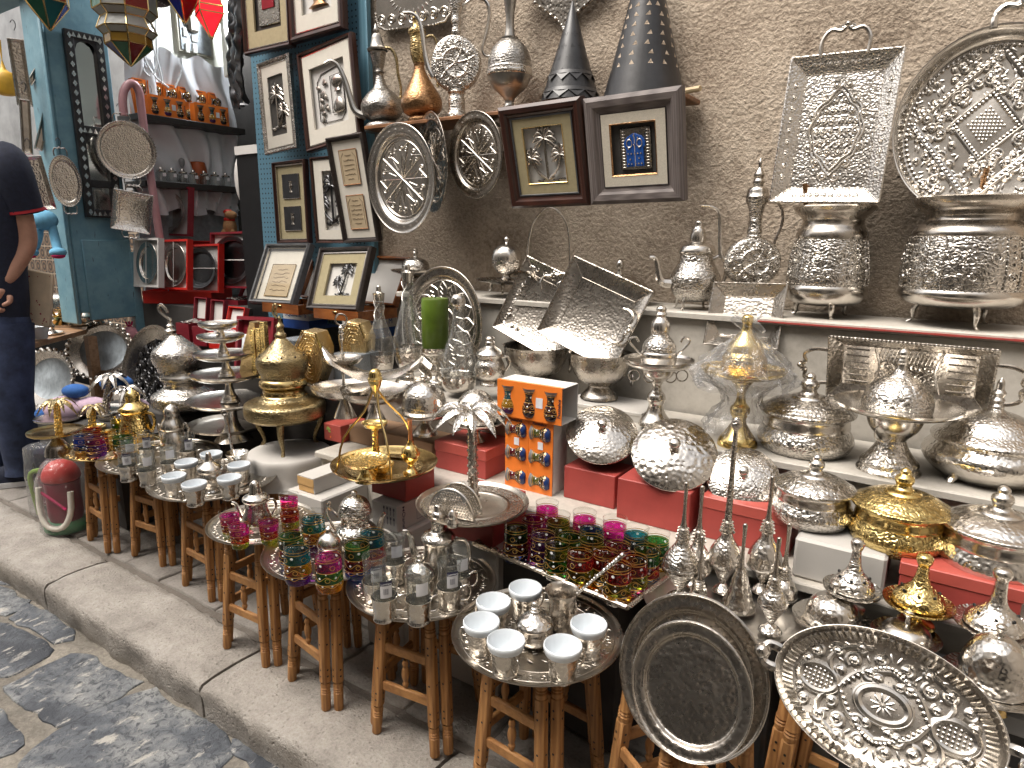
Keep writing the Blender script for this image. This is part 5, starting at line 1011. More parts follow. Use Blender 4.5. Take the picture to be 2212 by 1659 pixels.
# boxes of the low step, left part
cg = 'cardboard boxes under the cake stands'
cub = cbox('red_cube', 'small bright red gift cube with printed plant under the ring handled stand', (737, 958), L3Z, wat((700, 949), (737, 958), L3Z), .13, .065, 'red_lid')
m = MB(); q = .02
for k in range(7): leafs(m, (.025 + .004 * (k % 2), .035 + k * .003), k * .9, .014, .006, 0);
m.build('plant_print', 'lime', cub).matrix_local = Matrix.Translation((0, -.0005, 0)) @ FR @ Matrix.Translation((0, .0, 0)); MB().lathe([(0, .001), (.004, .001), (.004, 0)], 12).build('orange_dot', 'orange', cub).matrix_local = Matrix.Translation((.036, -.0005, .016)) @ FR
z0 = L3Z
cbox('cardboard_box', 'small brown cardboard box left under the wavy cake stand', (828, 972), z0, wat((750, 955), (828, 972), z0), .16, .066, 'cardboard', group=cg, bev=.004)
cbox('cardboard_box', 'wider brown cardboard box under the hammered dome stand', (934, 997), z0, wat((830, 972), (934, 997), z0), .18, .066, 'cardboard', group=cg, bev=.004)
cbox('red_box', 'red shoe box with overhanging lid behind the palm tree tray', (1049, 1037), z0, wat((940, 1010), (1049, 1037), z0), .17, .095, 'red_box', lid=.035, lidmat='red_lid')
b = cbox('cream_box', 'cream shoe box with tan lid edge on the big white carton', (678, 1068), .43, .075, .19, .05, 'kraft', lid=.03, lidmat='kraft'); MB().box((.0375, .095, .0512), (.078, .193, .003)).build('top_label', 'white_card', b, 0); MB().box((.0768, .095, .025), (.003, .19, .048)).build('side_paper', 'white_card', b, 0)
for lab, pt, zt, w, d in (('big off white carton on the pavement behind front tables', (695, 1081), .429, .17, .22), ('lower white carton supporting the printed fork box', (868, 1156), .404, .16, .16), ('hidden white carton supporting the maroon box', (1075, 1190), .444, .17, .16)):
 q = atz(*pt, zt); box('white_carton', lab, 0, 0, 0, w, d, zt, 'white_card', p=V((q.x - w, q.y, 0)), bev=.005, group='white cartons')
fb = cbox('printed_box', 'white box printed with rows of forks and black heart lettering', (858, 1152), .405, .10, .14, .08, 'white_card')
m = MB()
for j in range(2):
 for i in range(4):
  x = .05 + i * .013; z = .058 - j * .030
  m.box((x, 0, z), (.0012, .0008, .018))
  for k in (-1, 0, 1): m.box((x + k * .0022, 0, z + .012), (.0010, .0008, .007))
  m.box((x, 0, z + .0085), (.0055, .0008, .0014))
m.build('fork_print', 'sticker_navy', fb, 0, loc=(0, -.0006, 0))
text('Chamelet', .017, 'sticker_navy', fb, Matrix.Translation((.1106, .018, .030)) @ SD @ Matrix.Rotation(-pi / 2, 4, 'Z'))
mm = MB();
for s, zz in ((1, .076), (-1, .068)): mm.prism([(0, -.004 * s), (.004, 0), (.004, .003 * s), (.002, .004 * s), (0, .0028 * s), (-.002, .004 * s), (-.004, .003 * s), (-.004, 0)], .0005, Matrix.Translation((.1102, .018, zz)) @ SD)
mm.build('heart_mark', 'sticker_navy', fb, 0); edge_ = MB()
for a, b_ in (((.075, .02), (.12, .02)), ((.12, .02), (.12, .06)), ((.12, .06), (.075, .06)), ((.075, .06), (.075, .02))): edge_.tube([(.1104, a[0], a[1]), (.1104, b_[0], b_[1])], .0006, 4, n=1)
edge_.build('print_frame', 'sticker_navy', fb)
rb = cbox('red_box', 'dark red box directly under the brass hanging tray', (877, 1085), .49, .14, .13, .085, 'red_box')
mb_ = cbox('maroon_box', 'dark maroon box under the palm tree tray', (1065, 1185), .445, .17, .16, .11, 'red_box')
# cake stands
o = Ob('tiered_stand', 'silver two tier stand with ring handle on the red cube', 'cake stand', 747, z=L3Z + .067, y=1.57); o.lat('foot', [(0, 902), (24, 900), (20, 890), (8, 862), (5, 850)], 'silver'); o.lat('lower_plate', [(0, 850), (50, 846), (68, 836), (70, 834), (60, 848), (0, 860)], 'tarnished', 40); o.lat('stem', [(4, 850), (3, 838), (5, 834), (3, 828), (4, 800), (4, 782)], 'silver'); o.lat('upper_plate', [(0, 786), (30, 783), (42, 776), (43, 775), (34, 786), (0, 793)], 'tarnished', 36); o.lat('upper_stem', [(3, 783), (5, 768), (3, 764), (3, 738), (5, 734), (4, 728), (6, 724), (4, 718), (6, 714), (2, 709)], 'silver', 16); o.ring('ring_handle', 748, 697, 12, 1.8, 'silver')
o = Ob('tiered_stand', 'silver cake stand with wavy upturned boat dish above a wide dish', 'cake stand', 812, z=L3Z + .067, y=1.60)
o.lat('foot', [(0, 922), (26, 920), (22, 905), (9, 880), (6, 862)], 'silver'); o.lat('lower_dish', [(0, 864), (40, 860), (66, 848), (74, 840), (70, 850), (40, 866), (0, 872)], 'tarnished', 44, wob=lambda a, r, z: .05 * sin(a * 5) * (r > .04)); o.lat('stem', [(24, 862), (16, 850), (9, 834), (7, 812), (6, 802)], 'silver')
m = MB(); n = 16; vs = []; fs = []
for i in range(n + 1):
 for j in range(9):
  t, u = i / n * 2 - 1, j / 8 * 2 - 1; w_ = 42 * sqrt(max(0, 1 - t * t)) + 2; up = 46 * abs(t) ** 2.2 * (1.15 if t < 0 else .75) - 10 * u * u + 3 * sin(t * 9) * abs(u); vs.append(o.pt(812 + t * 106, 804 - up, u * w_))
for i in range(n):
 for j in range(8): a = i * 9 + j; fs.append((a, a + 9, a + 10, a + 1))
m.add(vs, fs).build('boat_dish', 'tarnished', o.root, 80)
for px, y, rb_, rr, foot, kn, lab in ((918, 1.62, 889, 47, 938, 812, 'hammered silver dome on pedestal plate above the cardboard box'), (1028, 1.68, 907, 44, 965, 842, 'silver dome dish on pedestal half hidden by the palm leaves')):
 o = Ob('dome_stand', lab, 'cake dome', px, z=L3Z + (.067 if px < 1000 else .096), y=y, group='domed cake stands'); q = rb_
 o.lat('foot', [(0, foot), (28, foot - 1), (26, foot - 6), (14, foot - 20), (9, foot - 30), (12, q + 10)], 'silver'); o.lat('plate', [(0, q + 8), (40, q + 6), (62, q), (64, q - 2), (60, q + 4), (30, q + 12)], 'silver'); o.lat('dome', [(rr, q + 1), (rr * 1.03, q - 3), (rr, q - 22), (rr * .85, q - 42), (rr * .55, q - 57), (rr * .2, q - 64), (4, q - 65)], 'silver_hammered', 36); o.lat('knob', [(4, q - 64), (4, kn + 9), (8, kn + 5), (7, kn + 1), (0, kn - 1)], 'silver')
# palm tree ornaments on trays
def palm(o, px, top, base, r, nl, L, mat, leaf, lean=0, seed=1, droop=1.):
 m = MB(); P = [o.pt(px + lean * (1 - t), base + (top - base) * t) for t in [i / 8 for i in range(9)]]; m.tube(P, [r * 1.25 * o.h, r * .9 * o.h], 12)
 for i in range(22):
  t = i / 22; p = P[0].lerp(P[-1], t)
  for k in range(4): a = k * pi / 2 + i * .8; m.sph(p + V((cos(a), sin(a), 0)) * r * o.h * (1.15 - .25 * t), r * .42 * o.h, seg=5, rings=3)
 m.build('trunk', mat, o.root); rr = random.Random(seed); t_ = P[-1]
 for k in range(nl):
  a = 2 * pi * k / nl + rr.uniform(-.15, .15); d = V((cos(a), sin(a), 0)); s = V((-sin(a), cos(a), 0)); ll = L * o.h * rr.uniform(.85, 1.1); up = rr.uniform(.25, .6); vs = []; fs = []; n = 9
  for i in range(n + 1):
   t = i / n; c_ = t_ + d * ll * t * (1 - .12 * t) + V((0, 0, ll * (up * t * 1.6 - (up * 1.1 + .62 * droop) * t * t))); w_ = ll * .135 * sin(pi * min(1, .12 + t * .88)) ** .8
   for j, u in enumerate((-1, 0, 1)): vs.append(c_ + s * w_ * u - V((0, 0, abs(u) * w_ * .45 + .012 * ll * (i % 2) * abs(u))))
  for i in range(n):
   for j in range(2): q = i * 3 + j; fs.append((q, q + 3, q + 4, q + 1))
  MB().add(vs, fs).tube([vs[i * 3 + 1] for i in range(n + 1)], .012 * ll, 4, n=1).build('leaf', leaf, o.root, 20)
o = Ob('palm_tray', 'silver palm tree ornament rising from a large round engraved tray', 'palm tray', 1021, 1092, .56); o.lat('tray', [(0, 1092), (70, 1092), (76, 1089), (80, 1091), (112, 1089), (120, 1083), (122, 1082), (121, 1086), (100, 1096), (0, 1096)], 'tray_silver', 64)
o.lat('engraved_band', [(82, 1090), (110, 1088)], 'tarnished_chased', 64, n=1); palm(o, 1019, 890, 1072, 9, 12, 92, 'tarnished', 'silver_fine_hammered', 4, 5, .92)
# napkin holder and small egg on that tray
p = atz(975, 1116, .566); r = empty('napkin_holder', p); r.rotation_euler = (0, 0, radians(10)); tag(r, 'silver arched napkin holder with woven texture on the palm tray', 'napkin holder'); hh = depth(p) / FPX
for part, dy in (('front_arch', 0), ('back_arch', .045)):
 m = MB(); A = [(cos(pi * i / 20) * 52 * hh, sin(pi * i / 20) * 62 * hh) for i in range(21)]
 m.prism(A, .002, Matrix.Translation((0, dy, 0)) @ FR); m.tube([(x, dy, y) for x, y in A], .004, 6, n=1)
 for i in range(15):
  for j in range(9):
   x, y = (-45 + i * 6.4 + (j % 2) * 3) * hh, (5 + j * 6.2) * hh
   if (x / (47 * hh)) ** 2 + (y / (57 * hh)) ** 2 < 1: m.sph((x, dy - .0015, y), .0035, seg=5, rings=3)
 m.build(part, 'silver', r)
MB().box((0, .022, .002), (100 * hh, .05, .004)).build('base', 'silver', r)
o = Ob('salt_pot', 'tiny silver egg shaped pot in front of the napkin holder', 'salt pot', 978, 1138, .566); o.lat('body', [(0, 1138), (12, 1137), (13, 1128), (9, 1120), (11, 1114), (7, 1106), (4, 1102), (0, 1100)], 'silver')
# brass tray hung from three rods, with its brass pieces
o = Ob('hanging_tray', 'round brass tray hung by three curved rods from a brass ball finial', 'brass tray', 831, 1008, .58)
o.lat('tray', [(0, 1008), (84, 1008), (92, 1005), (110, 999), (114, 997), (113, 1001), (90, 1012), (0, 1013)], 'brass', 64); o.lat('engraved_band', [(60, 1007), (82, 1007)], 'brass_chased', 64, n=1)
for x, Y, d in ((733, 1012, -20), (859, 1016, -75), (884, 1000, 75)): o.tub('rod', [(x, Y - 2, d), (x * .80 + .20 * 817, Y - 70, d * .8), (x * .28 + .72 * 817, Y - 125, d * .3), (817 + (x - 817) * .05, 842, 0)], [2.2, 2.8], 'brass')
o.lat('finial', [(4, 858), (7, 846), (14, 830), (15, 824), (16, 822), (14, 818), (12, 808), (7, 802), (0, 800)], 'gold', x=817); ZB = .583
gb = 'small brass pieces on the hanging brass tray'
table([], None)
for lab, px, py, parts in (('brass dish raised on a flared foot, front of hanging tray', 791, 1036, [('foot', [(0, 1040), (24, 1039), (20, 1030), (11, 1016), (12, 1002)], 'gold'), ('dish', [(0, 1000), (40, 998), (50, 993), (51, 992), (44, 1001), (12, 1006)], 'gold_hammered')]), ('low brass bowl behind the raised dish', 822, 1020, [('bowl', [(0, 1022), (14, 1021), (26, 1010), (30, 1001), (27, 1003), (0, 1014)], 'gold_hammered')]), ('brass pillar candlestick with small round drip dish', 812, 985, [('column', [(0, 988), (16, 987), (10, 980), (8, 970), (8, 930), (10, 922)], 'gold_hammered'), ('dish', [(0, 921), (18, 919), (27, 914), (28, 912), (22, 921), (8, 926)], 'gold')]), ('brass bud vase with copper neck on hanging tray', 888, 1022, [('body', [(0, 1025), (18, 1024), (15, 1018), (7, 1008), (7, 1002), (16, 992), (20, 980), (16, 968), (8, 958), (7, 950)], 'gold'), ('neck', [(5, 951), (5, 910), (7, 906), (5, 906)], 'copper')])):
 q = Ob('brass_piece', lab, 'brassware', px, py, ZB, group=gb)
 for a in parts: q.lat(*a)
# orange boxes of painted tea glasses
def teaprof(h, r): return [(0, 0), (r * .72, 0), (r * .8, h * .02), (r, h * .22), (r * .95, h * .36), (r * .70, h * .60), (r * .74, h * .8), (r, h)]
def obox(label, p, w, d, h, n, mats, up=True, rz=0, group='orange boxes of painted tea glasses', txt=True):
 r = empty('glass_box', p); r.rotation_euler = (0, 0, rz); tag(r, label, 'glass box', group); m = MB()
 m.box((w / 2, .0015, h / 2), (w, .003, h), mi=0).box((w / 2, d / 2 + .002, h - .001), (w, d - .003, .002), mi=1).box((w / 2, d / 2 + .002, .001), (w, d - .003, .002), mi=1).box((w / 2, d, h / 2), (w, .002, h - .005), mi=1)
 if not up: m.box((w - .001, d / 2 + .002, h / 2), (.002, d - .008, h - .006), mi=1)
 m.box((.001, d / 2 + .002, h / 2), (.002, d - .008, h - .006), mi=0); m.box((w / 2, .006, h + .001), (w, .012, .0016), mi=0); m.build('carton', ['orange', 'paper'], r, 0)
 L = (h if up else w) * .80; R = (w if up else h) / n * .36
 for i in range(n):
  g = MB().lathe(teaprof(L, R), 18).build('tea_glass', mats[i % len(mats)], r); c_ = (i + .5) / n
  g.matrix_local = Matrix.Translation((w * (c_ if n > 1 else .5), R * .55, h * .08)) if up else Matrix.Translation((w * 1.02, R * .5, h * c_)) @ Matrix.Rotation(-pi / 2, 4, 'Y')
  if not up: g.matrix_local = Matrix.Translation((w * .9, R * .5, h * c_)) @ Matrix.Rotation(-pi / 2, 4, 'Y')
 if txt:
  s = min(w, h) * .14
  if up: text('Pasabahce', s * .9, 'sticker_navy', r, Matrix.Translation((w * .965, -.0006, h * .45)) @ FR @ Matrix.Rotation(pi / 2, 4, 'Z'), 'brand_lettering')
  else: text('Pasabahce', s, 'sticker_navy', r, Matrix.Translation((w * .45, -.0006, h * .965)) @ FR, 'brand_lettering')
  MB().box((w * (.5 if not up else (.667 if n == 3 else .5)), -.0008, h * (.67 if not up else .52)), (s * 1.5, .001, s * 2)).build('price_sticker', 'price', r, 0)
 return r
pz = L3Z; pr = atz(1192, 1073, pz); wl_ = .084; hl = .222
obox('orange glass box standing upright, right one under the tilted box', pr - V((wl_, 0, 0)), wl_ - .001, .085, hl, 3, [D4, D4, D4], False); obox('orange glass box standing upright, left one beside the palm leaves', pr - V((2 * wl_, 0, 0)), wl_ - .001, .085, hl, 3, [D3, D3, D3], False)
wt = .20; obox('orange box of three painted glasses lying across two upright boxes', pr + V((-2 * wl_ - .022, -.012, hl + .003)), .222, .095, .108, 3, [D1, D2, D2], True)
# blue white boxes, wooden show cases with pictures, wrapped goods on the left counter
xq = [atyz(505, 1.72, .67).x, X2 - .01, atyz(378, 2.03, .67).x]
for a_, b_, y0_, lab in ((xq[0], xq[1], 1.70, 'dark wooden counter under the wooden show cases and gold albums'), (xq[2], xq[0] - .004, 2.02, 'dark wooden counter carrying the burgundy gift boxes')): ct = MB().box(((a_ + b_) / 2, (y0_ + 2.45) / 2, .335), (b_ - a_, 2.45 - y0_, .67), bev=.004).build('counter', 'black_wood', smooth=0); tag(ct, lab, 'counter')
gc = 'open wooden show cases with framed pictures'
def case(label, flab, near, z, w, d, fq, art):
 p = atz(*near, z) - V((w, 0, 0)); r = empty('show_case', p); tag(r, label, 'show case', gc); t = .045
 m = MB(); m.box((w / 2, .006, t / 2), (w, .012, t)).box((w - .006, d / 2, t / 2), (.012, d - .024, t)).box((.006, d / 2, t / 2), (.012, d - .024, t)).box((w / 2, d - .006, t / 2), (w, .012, t)); m.build('tray', 'burl', r, 0); MB().box((w / 2, d / 2, .012), (w - .024, d - .024, .01)).build('lining', 'paper', r, 0)
 L = Matrix.Translation((0, d + .002, t)) @ Matrix.Rotation(radians(62), 4, 'X'); l = MB(); l.box((w / 2, d / 2, -.002), (w, d, .006), L).box((w / 2, .004, .014), (w, .008, .03), L).box((.004, d / 2, .014), (.008, d - .016, .03), L).box((w - .004, d / 2, .014), (.008, d - .016, .03), L).box((w / 2, d - .004, .014), (w, .008, .03), L); q = l.build('lid', 'burl', r, 0); MB().box((w / 2, d / 2, .003), (w - .018, d - .018, .003), L).build('lid_lining', 'paper', q, 0)
 MB().box((w * .5, -.003, t * .8), (.03, .006, .008), bev=.002).build('clasp', 'brass', r)
 f, w2, h2, dp = picture(flab, *fq, p.y + .035, .022, 'slate_frame' if not art else 'espresso', 'slate_frame' if not art else 'espresso', 'silver', .3, .04, 'framed pictures standing in the wooden cases', .007 if art else .002)
 if not art:
  board(f, -w2, -h2, w2, h2, .010, 'mat_board'); q = MB().box((0, -h2 * .22, .013), (w2 * 1.2, h2 * 1.2, .003)).build('parchment', 'parchment', f, 0); edge(q, -w2 * .62, -h2 * .84, w2 * .62, h2 * .40, .015, 'brass', .002); mm = MB(); rs = random.Random(4)
  for k in range(6): squig(mm, w2 * (.8 if k else .5), 8, .001, rs, .0155, (0, h2 * .2 - k * h2 * .16))
  mm.build('calligraphy', 'ink', q)
 else: window(f, w2, h2, -w2 * .62, -h2 * .66, w2 * .66, h2 * .62, .018, 'mat_gold'); board(f, -w2, -h2, w2, h2, .004, 'paper', 'backing'); palmrelief(f, h2 * 1.2, (w2 * .1, 0), 'gunmetal', trees=((0.1, 1.), (-.2, .5)))
 MB().add([(-w2, -h2, .024), (w2, -h2, .024), (w2, h2, .024), (-w2, h2, .024)], [(0, 1, 2, 3)]).build('glass', 'window_glass', f, 0)
zc = .885; wc = wat((653, 690), (774, 697), zc)
case('orange burl wooden show case lid up, nearer the wall step', 'dark framed palm relief standing inside the nearer wooden case', (774, 697), zc, wc, .24, ((703, 540), (814, 537), (784, 676), (673, 672)), 1)
case('orange burl wooden show case lid up, beside the burgundy boxes', 'grey framed parchment calligraphy standing inside the farther wooden case', (645, 681), zc, wat((534, 677), (645, 681), zc), .24, ((588, 531), (680, 532), (643, 663), (548, 659)), 0)
for lab, co_, w, tx in (('white and blue printed box under the nearer wooden case', (814, 731), .23, 'SQUARE  S S'), ('white and blue printed box under the farther wooden case', (668, 713), .20, 'SQUARE  S')):
 b = cbox('printed_box', lab, co_, .69 + .09, w, .25, .10, 'paper', group='white and blue printed boxes'); MB().box((w / 2, .125, .022), (w + .002, .252, .046)).build('blue_band', 'blue_plastic', b, 0); text(tx, .035, 'blue_plastic', b, Matrix.Translation((w * .5, -.001, .072)) @ FR); text('S M', .035, 'blue_plastic', b, Matrix.Translation((w + .001, .08, .072)) @ SD)
 q = cbox('crate', 'dark crate beneath ' + lab[:27] + (' near' if 'nearer' in lab else ' far'), co_, .672, w * .98, .25, .107, 'dark_interior', group='dark crates')
for lab, co_, w, d, h in (('large plastic wrapped grey box behind the ring handled stand', (765, 838), .11, .14, .125), ('plastic wrapped grey box behind the brass incense dome', (640, 800), .10, .12, .13)):
 b = cbox('wrapped_box', lab, co_, .672, w, d, h, 'panel_grey', group='plastic wrapped boxes'); m = MB(); n = 10
 for i in range(6): m.box((w / 2, d / 2, h / 2), (w + .004 + i * .0006, d + .004 + i * .0006, h + .004 + i * .0006)) if i == 0 else None
 m.build('plastic_wrap', 'wrap', b, 0)
p = atz(672, 836, .672); r = empty('gold_purse', p); r.rotation_euler = (0, 0, radians(20)); tag(r, 'octagonal gold beaded purse box in clear wrap', 'purse', 'gold beaded goods'); hh = depth(p) / FPX
O8 = [(-28, 40), (-8, 4), (10, 0), (28, 38), (32, 84), (18, 118), (-12, 122), (-32, 88)]; MB().prism([(x * hh, y * hh) for x, y in O8], .09, Matrix.Translation((0, .09, 0)) @ FR, bev=.01).build('body', 'gilt_mesh', r)
m = MB();
for k in range(7): m.tube([(x * hh * (1 - k * .13), -.001, (60 + (y - 60) * (1 - k * .13)) * hh) for x, y in O8 + O8[:1]], .003, 5, n=1)
m.build('beading', 'gilt_mesh', r); MB().tube([(18 * hh, -.004, 118 * hh), (30 * hh, -.006, 86 * hh)], .004, 6, n=1).build('clasp', 'gold', r)
p = atz(708, 836, .672); r2 = dup(r, p + V((.03, .11, .03)), label='second octagonal gold beaded purse behind the front one')
p = atz(560, 815, .672); r = empty('gold_books', p); r.rotation_euler = (0, 0, radians(18)); tag(r, 'gold glitter album box with upright gilt bars in clear plastic', 'gift set', 'gold beaded goods'); hh = depth(p) / FPX
MB().prism([(-52 * hh, 0), (-8 * hh, 0), (-2 * hh, 118 * hh), (-14 * hh, 120 * hh), (-34 * hh, 66 * hh)], .05, Matrix.Translation((0, .05, 0)) @ FR).build('glitter_side', 'gilt_mesh', r)
for x, h_ in ((-4, 104), (10, 108), (22, 122)): MB().box((x * hh, -.005, h_ / 2 * hh), (11 * hh, .03, h_ * hh), bev=.002).build('gilt_bar', 'gold_chased', r)
R_, c, w, h = fitrect((521, 680), (604, 690), (592, 830), (515, 826), p.y + .07, .2); f = empty('mauve_frame', M=mat4(R_, c)); tag(f, 'mauve gift box lid standing open behind the gold albums', 'box lid'); MB().box((0, 0, -.004), (w, h, .008)).build('panel', 'burgundy', f, 0); m = MB()
for a in ((0, h / 2 - .008, w, .016), (-w / 2 + .008, 0, .016, h - .034), (w / 2 - .008, 0, .016, h - .034), (0, -h / 2 + .008, w, .016)): m.box((a[0], a[1], .012), (a[2], a[3], .024))
m.build('rim', 'burgundy', f, 0); MB().box((-.02, -.02, .01), (w * .6, h * .6, .012), bev=.005).build('white_lining', 'white_cloth', f)
# brass incense dome, silver minaret, tiered stand
o = Ob('incense_burner', 'big old brass incense burner with onion dome, crescent finial and wide engraved foot', 'incense burner', 622, 968, .45)
o.lat('foot_plate', [(0, 905), (60, 904), (82, 896), (84, 888), (83, 872), (80, 868), (60, 862), (52, 858), (48, 852)], 'old_brass', 56); o.lat('collar', [(48, 854), (44, 850), (44, 838), (48, 834), (50, 828), (48, 822), (45, 818)], 'brass', 40); o.lat('dome', [(45, 820), (44, 813), (50, 800), (53, 786), (51, 776), (40, 766), (28, 756), (18, 744), (10, 736)], 'old_brass', 40); o.lat('finial', [(10, 737), (12, 730), (8, 724), (7, 716), (9, 712), (4, 706), (3, 695), (0, 690)], 'old_brass', 16); o.tub('crescent', [(617, 696), (610, 688), (610, 676), (614, 668), (618, 672), (614, 682), (618, 690)], 2.5, 'old_brass')
m = MB()
for k in range(10): a = k * .628; m.sph(o.pt(622, 770) + V((cos(a) * 46, sin(a) * 46, 0)) * o.h, 2.2 * o.h, seg=6, rings=4)
m.build('vent_holes', 'black', o.root, 40); o.legs(3, 70, 890, 64, 972, 'old_brass', 7, 40)
st = Ob('drum_stool', 'low round stool draped with white cloth under the brass incense burner', 'stool', 625, 972, .45); st.lat('cloth', [(0, st.py), (80, st.py), (86, st.py + 3), (89, st.py + 20), (92, st.py + 60), (95, st.py + 62)], 'white_card', 64, wob=lambda a, r, z: .035 * sin(a * 9) * max(0, -z * 12)); MB().lathe([(.0, -.45), (.105, -.45), (.095, -.01), (0, -.012)], 24).build('drum', 'pine', st.root)
o = Ob('minaret_vessel', 'tall silver mosque dome vessel with leaf finial and stepped collars', 'vessel', 402, z=.47, y=1.62, lean=0)
o.lat('foot_plate', [(0, 884), (40, 882), (62, 874), (66, 862), (64, 850), (50, 842), (40, 834)], 'silver_chased', 48); o.lat('collar', [(40, 836), (38, 828), (40, 822), (44, 818), (45, 812), (42, 806), (40, 800)], 'silver', 40); o.lat('dome', [(40, 802), (40, 796), (47, 784), (50, 770), (47, 758), (34, 746), (22, 736), (12, 726)], 'silver_chased', 40, x=394); o.lat('finial', [(12, 728), (10, 722), (12, 716), (7, 712), (8, 706), (4, 702), (5, 696), (3, 690)], 'silver', 16, x=386); o.tub('leaf', [(384, 692), (372, 682), (366, 672), (370, 664), (378, 670), (384, 680)], [3, 4, 3], 'silver'); o.legs(3, 45, 872, 44, 915, 'silver', 6, 35)
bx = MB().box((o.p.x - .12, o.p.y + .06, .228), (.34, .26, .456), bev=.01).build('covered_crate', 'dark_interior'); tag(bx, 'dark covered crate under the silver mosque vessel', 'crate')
o = Ob('tiered_stand', 'silver four tier fruit stand of shrinking round plates', 'cake stand', 503, z=.46, y=1.56)
rows = [(866, 88), (812, 73), (770, 60), (733, 47), (708, 39)]; o.lat('foot', [(0, 950), (40, 948), (30, 938), (15, 915), (11, 890), (12, 872)], 'silver')
for i, (Y, R) in enumerate(rows):
 o.lat('plate', [(0, Y + 2), (R * .6, Y + 1), (R * .93, Y - 4), (R, Y - 6), (R * .96, Y), (R * .5, Y + 9), (0, Y + 12)], 'silver', 48, x=503 - i * 3)
 if i < 4: b_ = 21 - 3.5 * i; o.lat('column', [(b_, Y), (b_ * .8, Y - 6), (b_ * .78, Y - 8), (b_ * .6, Y - 14), (b_ * .55, Y - 16), (b_ * .36, rows[i + 1][0] + 12), (b_ * .45, rows[i + 1][0] + 8)], 'silver', 24, x=503 - i * 3)
big = Ob('round_tray', 'wide dull silver tray under the four tier fruit stand', 'tray', 492, 920, .455); big.lat('tray', [(0, 920), (66, 920), (80, 914), (82, 913), (80, 918), (0, 925)], 'tray_silver', 48)
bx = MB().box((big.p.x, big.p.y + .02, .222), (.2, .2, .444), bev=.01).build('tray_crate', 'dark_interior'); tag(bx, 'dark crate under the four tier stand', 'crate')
# ---------------------------------------------------------------- front row: folding stools, trays, cups and glasses
def mkstool(label, H=.385, rt=.108, rb=.143):
 r = empty('folding_stool'); tag(r, label, 'stool', 'turned wooden folding tray stools')
 def P(a, q, z): R = rb + (rt - rb) * z / H; return V((cos(a) * R, sin(a) * R, z)) + V((-sin(a), cos(a), 0)) * q
 for k in range(4):
  a0, a1 = k * pi / 2, (k + 1) * pi / 2; ends = [(a0, .017), (a1, -.017)]
  for a, q in ends:
   b, t = P(a, q, 0), P(a, q, H); ax = (t - b).normalized(); L = (t - b).length; X = V((0, 0, 1)).cross(ax); X = X.normalized() if X.length > 1e-4 else V((1, 0, 0)); rr = V((cos(a + pi / 4 * (1 if q > 0 else -1)), sin(a + pi / 4 * (1 if q > 0 else -1)), 0)); X = (rr - ax * rr.dot(ax)).normalized(); M = mat4(Matrix((X, ax.cross(X), ax)).transposed().to_4x4(), b)
   m = MB(); m.lathe([(0, 0), (.011, 0), (.0125, .004), (.0135, .05), (.0115, .052), (.0135, .056), (.0115, .059), (.0135, .063), (.0115, .066), (.0135, .070), (.0125, .078)], 10, M, n=1)
   m.box((0, 0, .077 + (L - .077 - .07) / 2), (.025, .025, L - .147), M, bev=.005); m.lathe([(.0125, L - .072), (.0135, L - .062), (.011, L - .059), (.0135, L - .055), (.011, L - .052), (.0135, L - .048), (.0115, L - .040), (.0115, L - .012), (.012, L), (0, L)], 10, M, n=1)
   lg = m.build('leg', 'pine', r); d = MB()
   for z in (.10, .118, .19, .27, .288):
    for s in (-1, 1): d.lathe([(.0028, .0), (0, .0002)], 8, M @ Matrix.Translation((s * .0137, 0, z)) @ Matrix.Rotation(s * pi / 2, 4, 'Y'), n=1); d.lathe([(.0028, .0), (0, .0002)], 8, M @ Matrix.Translation((0, s * .0137, z)) @ Matrix.Rotation(-s * pi / 2, 4, 'X'), n=1)
   d.build('peg_hole', 'black', lg)
  if k == 3: continue
  for z in (.14, .245):
   A, B = P(a0, .017, z), P(a1, -.017, z); c = (A + B) / 2; d_ = B - A; M = Matrix.Translation(c) @ Matrix.Rotation(atan2(d_.y, d_.x), 4, 'Z'); MB().box((0, 0, 0), (d_.length - .02, .012, .026), M, bev=.003).build('rail', 'pine_x', r)
  A, B = P(a0, .017, .155), P(a1, -.017, .155); c = (A + B) / 2; MB().lathe([(.005, 0), (.008, .012), (.006, .016), (.009, .028), (.010, .038), (.009, .048), (.006, .060), (.008, .064), (.005, .076)], 10, Matrix.Translation(c)).build('spindle', 'pine', r)
 return r
stool0 = None; TZ = .400
def mktray(R, label, mat='tray_silver', band='tarnished_chased'):
 r = empty('tea_tray'); tag(r, label, 'tray', 'round tea trays on the folding stools')
 MB().lathe([(0, 0), (R * .70, 0), (R * .72, .0012), (R * .75, .0008), (R * .90, .0012), (R * .97, .004), (R * .99, .0075), (R, .008), (R * 1.003, .006), (R * .985, .002), (R * .9, -.003), (0, -.003)], 72).build('tray', mat, r)
 m = MB();
 for i in range(40): a = 2 * pi * i / 40; spiral(m, (cos(a) * R * .83, sin(a) * R * .83), R * .05, a, 1.2, .0007, .0012, (-1) ** i)
 for q in (.74, .90): stroke(m, circ(R * q, 56), .0008, .0012, closed=True)
 for i in range(20): a = 2 * pi * i / 20; leafs(m, (cos(a) * R * .5, sin(a) * R * .5), a + 1, R * .12, R * .04, .0); spiral(m, (cos(a + .15) * R * .36, sin(a + .15) * R * .36), R * .06, a, 1.2, .0007, .0006)
 m.build('engraving', mat, r); return r
tabs = []
